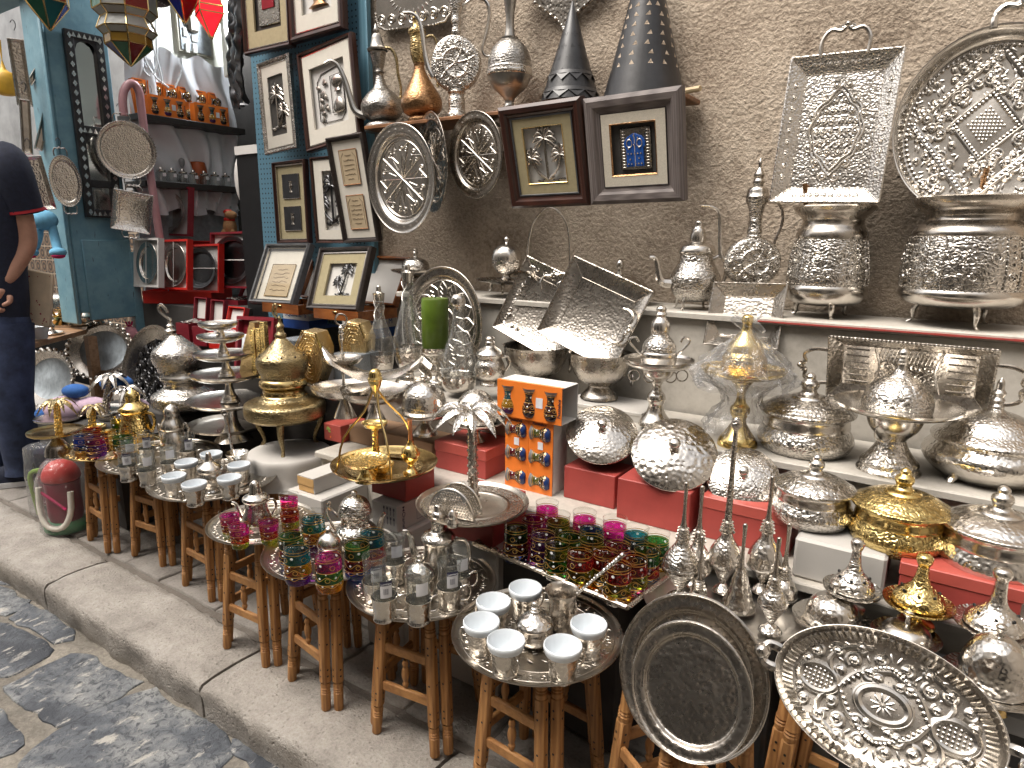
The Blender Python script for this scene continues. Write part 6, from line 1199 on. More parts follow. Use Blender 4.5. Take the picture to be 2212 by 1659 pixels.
for i, (px, py, R, rz, lab, nm) in enumerate(((1160, 1366, 184, 40, 'with six white cups', 'nearest tray'), (912, 1257, 160, 52, 'with clear glasses in silver holders', 'large tray'), (716, 1190, 144, 36, 'with painted tumblers and a round teapot', 'large tray'), (566, 1129, 112, 48, 'with small pink painted glasses', 'smaller tray'), (462, 1036, 130, 42, 'with six white cups and a small pot', 'far tray'), (346, 986, 120, 50, 'with clear glasses in engraved holders', 'far tray'), (243, 966, 98, 40, 'with blue and red glasses', 'gold tinted tray'))):
 p = atz(px, py, TZ); Rm = R * depth(p) / FPX
 r = mktray(Rm, 'round silver %s %s' % (nm, lab) if i < 6 else 'round gold tinted tray with blue and red painted glasses', 'tray_silver' if i < 6 else 'brass'); r.location = (p.x, p.y, TZ - .001); r.rotation_euler = (0, 0, i)
 sl = 'wooden folding stool under the tray ' + lab
 if stool0 is None: stool0 = mkstool(sl); s = stool0
 else: s = dup(stool0, label=sl)
 s.location = (p.x, p.y + .02, .0); s.rotation_euler = (0, 0, radians(rz)); tabs.append((p, Rm))
def rim(px, py, h, z=TZ):
 p = atz(px, py, z + h); return V((p.x, p.y, z))
# white coffee cups in hammered holders
def mkcup():
 r = empty('coffee_cup'); tag(r, '-', 'coffee cup', 'white cups in hammered silver holders')
 MB().lathe([(0, .030), (.020, .030), (.026, .036), (.0348, .071), (.0364, .0745), (.0380, .0735), (.0364, .060), (.0352, .0565), (.0335, .056)], 32).build('liner', 'porcelain', r)
 MB().lathe([(0, 0), (.0262, 0), (.0275, .004), (.0258, .008), (.0290, .030), (.0338, .054), (.0346, .0562), (.0335, .0565)], 32).build('holder', 'silver_hammered', r)
 MB().tube([(.030, 0, .048), (.044, 0, .050), (.046, 0, .034), (.036, 0, .018), (.025, 0, .020)], [.0028, .0022], 8, flat=.6).build('handle', 'silver', r); return r
cup0 = None
for (T, pts) in (('nearest tray', ((1135, 1268, 'at the back beside the copper pot'), (1066, 1297, 'second from the left at the back'), (1040, 1341, 'leftmost'), (1093, 1381, 'front left'), (1216, 1392, 'front right'), (1272, 1346, 'rightmost'))), ('far tray', ((375, 1026, 'leftmost'), (419, 1043, 'in the front middle'), (402, 996, 'behind the leftmost cup'), (456, 978, 'at the back'), (516, 1002, 'right side below the pot'), (495, 1030, 'front right')))):
 for i, (x, y, w) in enumerate(pts):
  l = 'white coffee cup on the %s, %s' % (T, w); c = cup0 if cup0 is None else dup(cup0, label=l)
  if c is None: c = cup0 = mkcup(); c['label'] = l
  c.location = rim(x, y, .074); c.rotation_euler = (0, 0, YAW + (.4, 2.6, 2.9, -1.0, .3, .5)[i] + (T == 'far tray'))
# plain glasses in silver holders
def mkglass(tagged):
 r = empty('tea_glass'); tag(r, '-', 'tea glass', 'plain glasses in silver holders')
 MB().lathe([(.024, .01), (.0265, .05), (.0285, .118), (.0292, .1195), (.0285, .1205), (.0278, .1185), (.027, .115)], 32).build('glass', 'clear_glass', r)
 MB().lathe([(0, 0), (.026, 0), (.0275, .003), (.0255, .007), (.0275, .035), (.0295, .055), (.0305, .057), (.029, .057), (.027, .035)], 32).build('holder', 'silver_hammered', r)
 MB().tube([(.027, 0, .048), (.046, 0, .052), (.050, 0, .035), (.042, 0, .016), (.027, 0, .016)], [.0026, .002], 8, flat=.6).build('handle', 'silver', r)
 if tagged:
  m = MB(); a0 = -1.9; n = 6; vs = []
  for i in range(n + 1): a = a0 + .9 * i / n; vs += [(.0295 * cos(a), .0295 * sin(a), .066), (.0300 * cos(a), .0300 * sin(a), .105)]
  m.add(vs, [(2 * i, 2 * i + 2, 2 * i + 3, 2 * i + 1) for i in range(n)]); t = m.build('price_label', 'price', r); m = MB(); vs = []
  for i in range(n + 1): a = a0 + .9 * i / n; vs += [(.0301 * cos(a), .0301 * sin(a), .096), (.0303 * cos(a), .0303 * sin(a), .106)]
  m.add(vs, [(2 * i, 2 * i + 2, 2 * i + 3, 2 * i + 1) for i in range(n)])
  for i in range(9):
   a = a0 + .25 + i * .045; w = .012 + .012 * (i % 3 == 0); m.add([(.0300 * cos(a), .0300 * sin(a), .075), (.0300 * cos(a + w), .0300 * sin(a + w), .075), (.0302 * cos(a + w), .0302 * sin(a + w), .089), (.0302 * cos(a), .0302 * sin(a), .089)], [(0, 1, 2, 3)])
  m.build('label_print', 'sticker_navy', t); b_ = -1.45; M = Matrix.Translation((.0308 * cos(b_), .0308 * sin(b_), .1005)) @ Matrix.Rotation(b_ + pi / 2, 4, 'Z') @ FR; text('Luminarc', .0065, 'price', t, M, 'brand_lettering', .0002)
 return r
gA, gB = mkglass(True), mkglass(False); used = set()
for T, pts in (('large tray', ((828, 1231, 1, 'front left with barcode label'), (903, 1237, 0, 'front middle with white sticker'), (970, 1211, 1, 'front right with barcode label'), (808, 1199, 1, 'back left behind the front left one'), (850, 1160, 0, 'back with plain white sticker beside teapot spout'), (990, 1187, 0, 'rightmost by the teapot handle'))), ('far tray', ((270, 967, 1, 'front left with label'), (313, 976, 0, 'front middle with big handle'), (313, 933, 1, 'back, holding a label and maroon reflection'), (362, 961, 0, 'right behind the white cups'), (403, 937, 1, 'back right with label'), (276, 948, 0, 'left behind the front one')))):
 for x, y, k, w in pts:
  src = gA if k else gB; l = 'clear glass in silver holder on %s, %s' % (T, w)
  if k not in used: used.add(k); c = src; c['label'] = l
  else: c = dup(src, label=l)
  c.location = rim(x, y, .120); c.rotation_euler = (0, 0, YAW + (.25 if k else .5) + (0 if T == 'large tray' else .2))
  if not k and ('sticker' in w):
   M_ = Matrix.Rotation(-.3, 4, 'Z'); vs = []
   for i in range(7): a = -2.1 + .95 * i / 6; vs += [(.0297 * cos(a), .0297 * sin(a), .078), (.0302 * cos(a), .0302 * sin(a), .108)]
   MB().add(vs, [(2 * i, 2 * i + 2, 2 * i + 3, 2 * i + 1) for i in range(6)]).build('sticker', 'price', c)
# painted tumblers
def tumbler(mat, h=.11, r=.0325, flare=.96):
 return MB().lathe([(0, .004), (r * flare * .9, .003), (r * flare, .006), (r * (flare + 1) / 2, h * .5), (r, h - .001), (r * 1.012, h), (r * .99, h + .0008), (r * .97, h - .004)], 32)
def put(mat, lab, x, y, z, h=.11, r=.0325, fl=.96, grp='painted tea tumblers', a=0.):
 o = tumbler(mat, h, r, fl).build('painted_glass', mat); tag(o, lab, 'painted glass', grp); o.location = rim(x, y, h, z); o.rotation_euler = (0, 0, a); return o
for i, (x, y, mt, w) in enumerate(((640, 1170, G1, 'teal, amber and purple painted tumbler, front left of the round teapot'), (708, 1185, G2, 'magenta, green and amber painted tumbler, front middle of its tray'), (627, 1140, G3, 'green and red painted tumbler with blue foot behind the teal one'), (675, 1106, G1, 'teal, gold and purple painted tumbler at the back left of its tray'), (770, 1160, G3, 'green, red and blue painted tumbler, right of the sugar jar'), (803, 1136, G4, 'teal and red painted tumbler beside teapot spout'))): put(mt, w, x, y, TZ + .001, a=i * 1.3)
for i, (x, y, mt, w) in enumerate(((495, 1103, G5, 'pink and lime flared glass, leftmost on the smaller tray'), (515, 1126, G5, 'pink, green and gold flared glass, front left of the small teapot'), (579, 1117, G5, 'pink and lime flared glass, right of the small teapot'), (625, 1097, G7, 'deep red flared glass at the right of the smaller tray'), (623, 1067, G5, 'bright pink flared glass at the back right of the smaller tray'))): put(mt, w, x, y, TZ + .001, .080, .029, .74, 'small flared painted glasses', i)
for i, (x, y, mt, w) in enumerate(((203, 934, G11, 'magenta and purple painted tumbler at the front of the gold tray'), (178, 932, G10, 'blue painted tumbler with gold base, left on the gold tray'), (197, 918, G6, 'red painted tumbler half hidden behind blue and magenta ones'), (258, 900, G9, 'green painted tumbler in front of the gold teapot'), (263, 933, G12, 'amber painted glass beside the gold holder'))): put(mt, w, x, y, TZ + .001, .095, .036, .96, a=i)
# the rectangular tray of painted tumblers
zt = .45; FL, FRt = atz(1022, 1179, zt), atz(1354, 1318, zt); BK = atz(1100, 1100, zt); X = (FRt - FL); w = X.length; X.normalize(); Y = V((-X.y, X.x, 0)); d = .285; b = .045
r = empty('rectangular_tray', M=mat4(Matrix((X, Y, V((0, 0, 1)))).transposed().to_4x4(), FL + X * w / 2 + Y * d / 2 - V((0, 0, .012)))); tag(r, 'rectangular silver tray with raised scroll border full of painted tumblers', 'tray')
m = MB(); recttray(m, w, d, b, .018, .006, 0); m.build('tray', 'tarnished_hammered', r, 30); m = MB()
for s in (-1, 1):
 for k in range(9): spiral(m, ((k - 4) * w * .1, s * (d / 2 - b * .5)), .018, k, 1.4, .0025, .009, (-1) ** k)
 for k in range(5): spiral(m, (s * (w / 2 - b * .5), (k - 2) * d * .16), .018, k, 1.4, .0025, .009, (-1) ** k)
 for k in range(60): leafs(m, ((k - 30) * w / 61, s * d / 2), .9, .011, .005, .019)
 for k in range(34): leafs(m, (s * w / 2, (k - 17) * d / 35), .5, .011, .005, .019)
m.build('scroll_border', 'silver', r)
sp = MB().box((0, 0, 0), (.36, .17, .42)).build('tray_support', 'dark_interior'); sp.location = FL + X * w / 2 + Y * d / 2; sp.location.z = .222; sp.rotation_euler = (0, 0, atan2(X.y, X.x)); tag(sp, 'dark stand under the rectangular tray of painted tumblers', 'stand')
gz = zt - .0115
for i, (x, y, mt, wd) in enumerate(((825, 215, G13, 'magenta tumbler at the far back corner'), (690, 305, G13, 'magenta tumbler behind the green and blue one'), (935, 335, G9, 'bright green tumbler, second in the back row'), (1195, 310, G13, 'pink tumbler against the red box'), (515, 402, G3, 'green, red and blue tumbler at the left end'), (785, 470, G8, 'dark purple tumbler next to the left end'), (1050, 480, G12, 'olive green tumbler in the middle'), (1265, 412, G14, 'dark teal tumbler in the middle back'), (1495, 375, G13, 'magenta tumbler standing near the big red box'), (1265, 510, G9, 'dark green tumbler in the centre'), (925, 552, G9, 'tall looking green tumbler in the front row'), (1530, 575, G11, 'crimson tumbler right of the centre'), (1705, 462, G14, 'turquoise tumbler at the back right'), (1910, 517, G12, 'grass green tumbler at the right back corner'), (1150, 652, G6, 'red tumbler with flowers in the front row'), (1400, 647, G6, 'red tumbler behind the pot handle'), (1810, 612, G3, 'dark green tumbler at the right end'), (1528, 772, G6, 'red, olive and amber tumbler at the front right'), (1690, 702, G7, 'raspberry tumbler behind the front right one'))): put(mt, wd + ' of the rectangular tray', 1002 + x * .2187, 1037 + y * .2187, gz, .11, .0315, .97, 'painted tumblers in the rectangular tray', i * .9)
# sugar bowls, pots and teapots on the trays
def ob(name, label, cat, px, py, z=TZ, g=None): return Ob(name, label, cat, px, py, z + .001, group=g)
gs = 'lidded sugar bowls on the trays'
o = ob('sugar_bowl', 'hammered silver sugar bowl with ringed knob among white cups on nearest tray', 'sugar bowl', 1154, 1388, g=gs); o.lat('body', [(0, 1390), (24, 1389), (36, 1378), (40, 1364), (38, 1352), (38, 1348)], 'silver_hammered'); o.lat('lid', [(38, 1350), (41, 1346), (39, 1342), (28, 1332), (14, 1326), (9, 1322)], 'silver_hammered'); o.lat('knob', [(10, 1323), (11, 1319), (6, 1316), (9, 1312), (6, 1309), (8, 1304), (5, 1300), (0, 1299)], 'silver')
o = ob('coffee_pot', 'tall silver coffee pot with long raised ornate handle on nearest tray', 'coffee pot', 1212, 1362); o.lat('body', [(0, 1364), (28, 1363), (31, 1352), (29, 1325), (26, 1305), (30, 1288), (35, 1277), (37, 1274), (33, 1278), (25, 1300), (26, 1340), (0, 1350)], 'tarnished_hammered'); o.tub('handle', [(1238, 1332), (1242, 1310), (1238, 1290), (1248, 1276, -4), (1290, 1234, -10), (1338, 1190, -14)], [4, 4, 3, 5], 'silver_chased')
o = ob('sugar_bowl', 'silver sugar jar with dome lid between clear glasses on large tray', 'sugar bowl', 908, 1290, g=gs); o.lat('body', [(0, 1292), (28, 1291), (32, 1280), (33, 1262), (32, 1248)], 'silver_hammered'); o.lat('lid', [(32, 1249), (34, 1243), (32, 1236), (24, 1224), (12, 1216), (7, 1214), (8, 1209), (5, 1206), (6, 1200), (0, 1198)], 'silver_hammered')
o = ob('teapot', 'silver Moroccan teapot with pointed lid and swan spout behind clear glasses', 'teapot', 948, 1250); o.lat('body', [(0, 1256), (38, 1255), (42, 1244), (41, 1228), (34, 1202), (30, 1180), (32, 1168)], 'silver'); o.lat('lid', [(32, 1170), (37, 1164), (36, 1158), (28, 1150), (16, 1146), (15, 1138), (16, 1122), (12, 1108), (8, 1104), (8, 1096), (5, 1092), (0, 1091)], 'silver_fine_hammered'); o.tub('spout', [(914, 1226), (902, 1208), (893, 1180), (888, 1158), (883, 1150), (873, 1149)], [11, 8, 5, 4], 'silver'); o.tub('handle', [(977, 1170), (992, 1164), (1005, 1166), (1014, 1188), (1010, 1215), (990, 1232)], [4, 4], 'silver')
o = ob('sugar_bowl', 'silver sugar jar behind the magenta painted tumbler', 'sugar bowl', 714, 1212, g=gs); o.lat('body', [(0, 1214), (24, 1213), (26, 1200), (25, 1178)], 'silver_fine_hammered'); o.lat('lid', [(25, 1180), (27, 1174), (25, 1166), (17, 1156), (8, 1150), (6, 1144), (7, 1140), (0, 1136)], 'silver')
o = ob('teapot', 'squat silver teapot with engraved dome lid among painted tumblers', 'teapot', 770, 1180); o.lat('body', [(0, 1186), (28, 1185), (42, 1174), (47, 1156), (44, 1142), (34, 1132), (31, 1128), (30, 1112)], 'silver_chased', 36); o.lat('lid', [(30, 1114), (35, 1108), (34, 1098), (27, 1082), (14, 1073), (6, 1071), (7, 1066), (5, 1062), (0, 1060)], 'silver_chased', 36); o.tub('spout', [(808, 1160), (818, 1146), (824, 1128), (830, 1112), (834, 1108)], [9, 6, 4], 'silver'); o.tub('handle', [(734, 1116), (722, 1104), (712, 1090), (718, 1086), (710, 1100), (718, 1130), (730, 1150)], 3, 'silver')
o = ob('teapot', 'small silver teapot with pointed lid on the smaller tray', 'teapot', 557, 1136); o.lat('body', [(0, 1142), (30, 1141), (33, 1128), (28, 1108), (24, 1096), (22, 1082)], 'silver_hammered'); o.lat('lid', [(22, 1084), (28, 1078), (26, 1072), (14, 1066), (12, 1058), (10, 1046), (6, 1040), (0, 1037)], 'silver'); o.tub('spout', [(530, 1125), (522, 1112), (517, 1098), (512, 1088), (505, 1086)], [8, 6, 4, 3], 'silver'); o.tub('handle', [(580, 1084), (594, 1078), (600, 1092), (590, 1112)], 3, 'silver')
o = ob('sugar_bowl', 'silver sugar bowl with tall finial among white cups on the far tray', 'sugar bowl', 457, 1058, g=gs); o.lat('body', [(0, 1060), (18, 1059), (14, 1052), (22, 1040), (24, 1026), (22, 1018)], 'silver_hammered'); o.lat('lid', [(22, 1020), (26, 1014), (24, 1008), (14, 1000), (8, 994), (6, 984), (4, 978), (0, 976)], 'silver')
o = ob('coffee_pot', 'small silver coffee pot with upright handle at the back of the far tray', 'coffee pot', 516, 1030); o.lat('body', [(0, 1032), (22, 1031), (23, 1015), (19, 995), (22, 982), (24, 977), (20, 982), (0, 1000)], 'silver_hammered'); o.tub('handle', [(510, 990), (506, 965), (502, 930), (498, 900)], [3, 3, 4], 'silver_hammered'); o.ring('eyelet', 496, 893, 6, 1.8, 'silver')
o = ob('teapot', 'silver teapot with round lid at the back of the far glass tray', 'teapot', 378, 965); o.lat('body', [(0, 972), (26, 971), (28, 955), (24, 940), (18, 928)], 'silver'); o.lat('lid', [(18, 930), (26, 924), (24, 914), (16, 900), (16, 888), (10, 878), (0, 872)], 'silver'); o.tub('spout', [(358, 955), (350, 935), (346, 915)], [6, 4, 3], 'silver'); o.tub('handle', [(396, 920), (408, 915), (408, 945)], 3, 'silver')
o = ob('teapot', 'shiny gold teapot with bulbous pointed lid on the gold tinted tray', 'teapot', 296, 948); o.lat('body', [(0, 952), (30, 951), (34, 935), (30, 915), (26, 900), (26, 888)], 'gold_hammered'); o.lat('lid', [(26, 890), (30, 884), (28, 878), (20, 872), (14, 866), (15, 856), (10, 846), (4, 842), (0, 838)], 'gold'); o.tub('spout', [(268, 930), (258, 915), (252, 900)], [6, 4, 3], 'gold'); o.tub('handle', [(322, 890), (336, 895), (334, 925), (322, 935)], 3, 'gold')
o = ob('tea_holder', 'ribbed gold glass holder with small handle on the gold tinted tray', 'glass holder', 238, 968); o.lat('body', [(0, 970), (16, 969), (15, 962), (14, 955), (16, 950), (14, 945), (16, 940), (14, 935), (15, 930), (13, 934)], 'gold')
# plates leaning in a stool stand at right, and the big oval tray
for px, lab, rz, k in ((1468, 'wooden folding stool holding the two leaning hammered plates', 12, 1), (1800, 'wooden folding stool holding the oval embossed tray at the bottom edge', 40, 1)):
 p = atz(px, 1690, .19); s = dup(stool0, label=lab); s.location = (p.x, p.y, -.0); s.rotation_euler = (0, 0, radians(rz))
def leanplate(label, px, py, rx, ry, yy, tl, mat, lip):
 R_, c, w, h = planequad(((px - rx, py - ry), (px + rx, py - ry), (px + rx, py + ry), (px - rx, py + ry)), yy, .5, tl); r = empty('leaning_plate', M=mat4(R_, c)); tag(r, label, 'plate', 'leaning round hammered plates'); R = w / 2
 MB().lathe(plateprof(R, lip, .07, .004, .03), 64, Matrix.Diagonal((1, h / w, 1, 1))).build('plate', mat, r); MB().lathe([(R * .985, .095 * R), (R, .108 * R), (R * 1.012, .095 * R), (R, .085 * R)], 64, Matrix.Diagonal((1, h / w, 1, 1))).build('rolled_rim', 'tarnished', r); return r
leanplate('larger dark hammered round plate leaning behind another plate', 1504, 1462, 158, 180, 1.06, .42, 'tarnished_hammered', .24); leanplate('smaller polished hammered round plate leaning in front of the larger one', 1499, 1493, 128, 152, .985, .42, 'tarnished_hammered', .22)
A, B = V((1680, 1430)), V((2172, 1648)); C_ = (A + B) / 2 + V((0, 6)); n_ = V((-(B - A).y, (B - A).x)).normalized() * 205
R_, c, w, h = planequad((A - n_, B - n_, B + n_, A + n_), 1.02, .5, .75); r = empty('oval_tray', M=mat4(R_, c)); tag(r, 'big oval silver tray with deep scroll embossing and fluted rim, bottom right corner', 'tray')
R = w / 2; k = .66; Q = Matrix.Diagonal((1, k, 1, 1)); MB().lathe([(0, 0), (R * .84, 0), (R * .87, .002), (R * .98, .030), (R * .99, .034), (R, .034), (R * 1.002, .028), (R * .9, -.003), (0, -.003)], 80, Q).build('tray', 'tarnished', r)
m = MB()
for i in range(84): a = 2 * pi * i / 84; m.tube([V((cos(a) * R * q, sin(a) * R * q * k, z)) for q, z in ((.855, .003), (.91, .012), (.945, .022))], .0042, 6, n=1)
m.build('fluted_rim', 'silver', r); m = MB()
def ov(x, y, rx, ry, th): stroke(m, [(x + rx * cos(t), y + ry * sin(t)) for t in [2 * pi * i / 40 for i in range(40)]], th, .0, closed=True, seg=6)
ov(0, 0, R * .22, R * .15, .0055); ov(0, 0, R * .26, R * .185, .003)
for s in (-1, 1):
 ov(s * R * .60, 0, R * .18, R * .13, .005); ov(s * R * .60, 0, R * .21, R * .155, .003)
 for i in range(-3, 4):
  for j in range(-2, 3):
   if (i / 3.4) ** 2 + (j / 2.6) ** 2 < 1: m.sph((s * R * .60 + i * R * .042, j * R * .042, .0), R * .016, seg=6, rings=4)
 for t in (-1, 1):
  stroke(m, [(s * R * .40, 0), (s * R * .28, t * R * .20), (0, t * R * .33), ], .0045, 0, 6); stroke(m, [(s * R * .42, t * R * .02), (s * R * .55, t * R * .22), (s * R * .42, t * R * .40), (s * R * .2, t * R * .48)], .0045, 0, 6)
  beads(m, [(s * R * (.40 - .4 * q), t * R * (.36 * sin(q * 1.5))) for q in [i / 12 for i in range(13)]], .0042, .001)
  for (x, y, rr, q) in ((.18, .24, .07, 1), (.34, .30, .075, 2), (.50, .33, .07, 3), (.68, .25, .07, 4), (.12, .40, .06, 5), (.30, .44, .055, .5), (.74, .14, .045, 2), (.10, .22, .045, 3), (.43, .16, .05, 2)): spiral(m, (s * R * x, t * R * y), R * rr, q * s, 1.7, .0042, 0, s * t, seg=6)
  for (x, y, a) in ((.24, .17, .6), (.28, .37, 2), (.42, .25, .3), (.57, .28, 2.2), (.62, .36, .4), (.20, .33, 1), (.02, .42, 1.2), (.38, .42, .2), (.70, .33, 2), (.05, .27, .4)): leafs(m, (s * R * x, t * R * y), a * s * t if s > 0 else pi - a * t, R * .09, R * .026, 0)
for i in range(10): a = 2 * pi * i / 10; leafs(m, (cos(a) * R * .02, sin(a) * R * .02), a, R * .10, R * .026, 0)
for i in range(400):
 a = i * 2.399; q = sqrt((i + .5) / 400) * R * .83; m.sph((cos(a) * q, sin(a) * q * k, 0), R * .007, seg=5, rings=3)
m.build('embossing', 'silver', r)
for s in (-1, 1): m = MB(); trayhandle(m, R * .20, R * .14, .008, Matrix.Translation((s * R * .99, 0, .03)) @ Matrix.Rotation(-s * pi / 2, 4, 'Z')); m.build('handle', 'silver_coarse', r)
# ---------------------------------------------------------------- left: shop recess, hanging goods, side table, man
SX = -4.22
def sbox(name, mat, a, b, X=SX, th=.02, par=None, bev=0):      # box flat against the shop's left wall from photo corners
 P, Q = atx(*a, X), atx(*b, X); return MB().box((X - th / 2, (P.y + Q.y) / 2, (P.z + Q.z) / 2), (th, abs(Q.y - P.y), abs(P.z - Q.z)), bev=bev).build(name, mat, par, 0)
o = sbox('wall_boards', 'old_white_paint', (268, -40), (520, 190), -4.27); tag(o, 'white painted board wall inside the shop above the shelves', 'wall')
ep = sbox('fuse_board', 'panel_frame', (378, 10), (463, 128), -4.25, .02, None, .003); tag(ep, 'grey marbled electric board with switches and sockets in the shop', 'electric board'); sbox('marble_panel', 'panel_grey', (385, 14), (457, 121), -4.244, .02, ep)
for a, b in (((396, 30), (407, 54)), ((396, 58), (407, 80)), ((401, 92), (411, 115)), ((416, 93), (428, 116)), ((414, 74), (428, 92))): sbox('switch', 'socket', a, b, -4.235, .012, ep, .003)
sbox('switch_box', 'bakelite', (408, 30), (432, 72), -4.215, .04, ep, .01)
m = MB()
for k, P in enumerate((((322, 20), (326, 80), (345, 150), (350, 175)), ((335, 25), (338, 100), (338, 140), (322, 165), (300, 120)), ((300, 95), (330, 160), (365, 190)), ((392, 125), (392, 150), (378, 190)))): m.tube([atx(x, y, SX + .02) for x, y in P], .006, 6)
cb = m.build('power_cables', 'cable'); tag(cb, 'loose white electric cables hanging over the satin cloth', 'cable')
m = MB(); n = 46; k = 26; vs = []; fs = []
A, B = atx(270, 122, SX), atx(505, 270, SX)
for i in range(n + 1):
 for j in range(k + 1):
  u, v = i / n, j / k; y = A.y + (B.y - A.y) * u; z = 2.36 - .05 * abs(sin(u * 9.4)) - v * .95; f = .030 * sin(u * 40 + 6 * sin(v * 4 + u * 3)) * (.3 + v) + .02 * sin(u * 18 - v * 8); vs.append((SX + .005 + f, y, z))
for i in range(n):
 for j in range(k): a = i * (k + 1) + j; fs.append((a, a + k + 1, a + k + 2, a + 1))
o = m.add(vs, fs).build('satin_cloth', 'white_cloth', smooth=80); tag(o, 'crumpled white satin cloth hung behind the orange boxes', 'cloth')
o = sbox('strip_light', 'old_white_paint', (478, -30), (506, 168), -4.10, .05, None, .008); tag(o, 'fluorescent strip light with lit tube mounted upright in the shop', 'strip light'); a, b = atx(492, -30, -4.08), atx(496, 56, -4.08); MB().tube([(-4.07, a.y, a.z), (-4.07, a.y + .01, b.z)], .02, 12, n=1).build('lit_tube', 'lamp_tube', o)
m = MB(); n, k = 14, 30; vs = []; fs = []; A, B = aty(500, 0, 2.62), aty(538, 225, 2.5)
for i in range(n + 1):
 for j in range(k + 1):
  u, v = i / n, j / k; vs.append((A.x + (B.x - A.x) * u + .02 * sin(v * 7), 2.58 - .1 * u + .025 * mn.noise(V((u * 9, v * 14, 0))) + .02 * sin(u * 20 + v * 3), A.z + .1 + (B.z - A.z - .1) * v))
for i in range(n):
 for j in range(k): a = i * (k + 1) + j; fs.append((a, a + k + 1, a + k + 2, a + 1))
o = m.add(vs, fs).build('black_plastic_sheet', 'gunmetal', smooth=80); tag(o, 'crinkled black plastic hanging beside the strip light', 'plastic sheet')
for z, lab, pa, pb in ((1.935, 'upper black shop shelf with orange boxes', 318, 520), (1.558, 'lower black shop shelf with cut glass jars', 318, 510)):
 ya, yb = atx(pa, 260, -4.10).y - .05, atx(pb, 260, -4.10).y + .03; s = MB().box((-4.22, (ya + yb) / 2, z - .018), (.24, yb - ya, .036), bev=.002).build('shop_shelf', 'black_wood'); tag(s, lab, 'shelf')
MB().box((-4.3, 2.6, 1.2), (.02, .7, .75)).build('shelf_back', 'panel_grey', bpy.data.objects['shop_shelf'], 0)
pos = ('leftmost', 'second', 'third', 'fourth', 'fifth', 'rightmost')
for i, (a, b) in enumerate(((290, 320), (322, 353), (355, 386), (387, 416), (418, 447), (451, 480))):
 y0, y1 = atx(a, 220, -4.20).y, atx(b, 220, -4.20).y; obox('orange glass box in the back row of the upper shelf, %s from the pole' % pos[i], V((-4.20, y0, 1.937)), y1 - y0 - .002, .055, .205, 2, [D4, D2], False, pi / 2, 'orange boxes on the shop shelf')
for a, b, w in ((322, 402, 'left'), (421, 493, 'right')):
 y0, y1 = atx(a, 240, -4.12).y, atx(b, 240, -4.12).y; obox('orange three glass box in front of the back row, %s one' % w, V((-4.12, y0, 1.937)), y1 - y0, .055, .115, 3, [D2, D1, D2], True, pi / 2, 'orange boxes on the shop shelf')
jar = None
for i in range(7):
 p = atx(350 + 23 * i, 392, -4.14); l = 'small cut glass jar with silver lid, number %s along the lower shop shelf' % ('one two three four five six seven'.split()[i])
 if jar is None:
  jar = empty('glass_jar', p); MB().lathe([(0, 0), (.028, 0), (.034, .01), (.034, .05), (.024, .06)], 10, n=1).build('jar', 'clear_glass', jar); MB().lathe([(.026, .059), (.027, .066), (.012, .074), (.008, .085), (0, .086)], 12).build('lid', 'silver', jar); MB().box((.034, 0, .04), (.002, .02, .02)).build('price_label', 'price', jar); tag(jar, l, 'jar', 'cut glass jars on the shop shelf'); jar.location.z = 1.559
 else: q = dup(jar, (p.x, p.y, 1.559), label=l)
p = atx(427, 356, -4.22); o = MB().lathe([(0, 0), (.042, 0), (.044, .005), (.044, .14), (.04, .145), (0, .14)], 24).build('orange_candle', 'orange_wax', loc=(p.x, p.y, 1.559)); tag(o, 'fat orange candle behind the cut glass jars', 'candle')
p = atx(393, 356, -4.20); o = MB().lathe([(0, 0), (.02, 0), (.022, .03), (.01, .07), (.007, .1), (.016, .12), (.016, .15), (0, .16)], 16).build('glass_bottle', 'crystal_dark', loc=(p.x, p.y, 1.559)); tag(o, 'slim dark glass bottle beside the orange candle', 'bottle')
o = MB().tube([atx(268, 250, -4.06), atx(265, 215, -4.06), atx(272, 188, -4.06), atx(286, 180, -4.06), atx(298, 192, -4.06), atx(304, 225, -4.06), atx(312, 290, -4.06), atx(328, 400, -4.06), atx(349, 540, -4.06)], .022, 12).build('pink_pipe', 'pink_pipe'); tag(o, 'bent pink painted pipe standing before the shop shelves', 'pipe')
o = MB().sph((0, 0, 0), 1, Matrix.Translation(aty(524, 388, 2.5)) @ Matrix.Diagonal((.052, .04, .14, 1)), seg=16, rings=10).build('white_bag', 'paper'); tag(o, 'white striped paper bag hanging at the black cabinet door', 'bag')
tb = MB().box((-3.9, 2.75, .415), (1.0, 1.1, .83)).build('shop_counter', 'dark_interior'); tag(tb, 'dark shop counter under the bright red open gift box', 'counter')
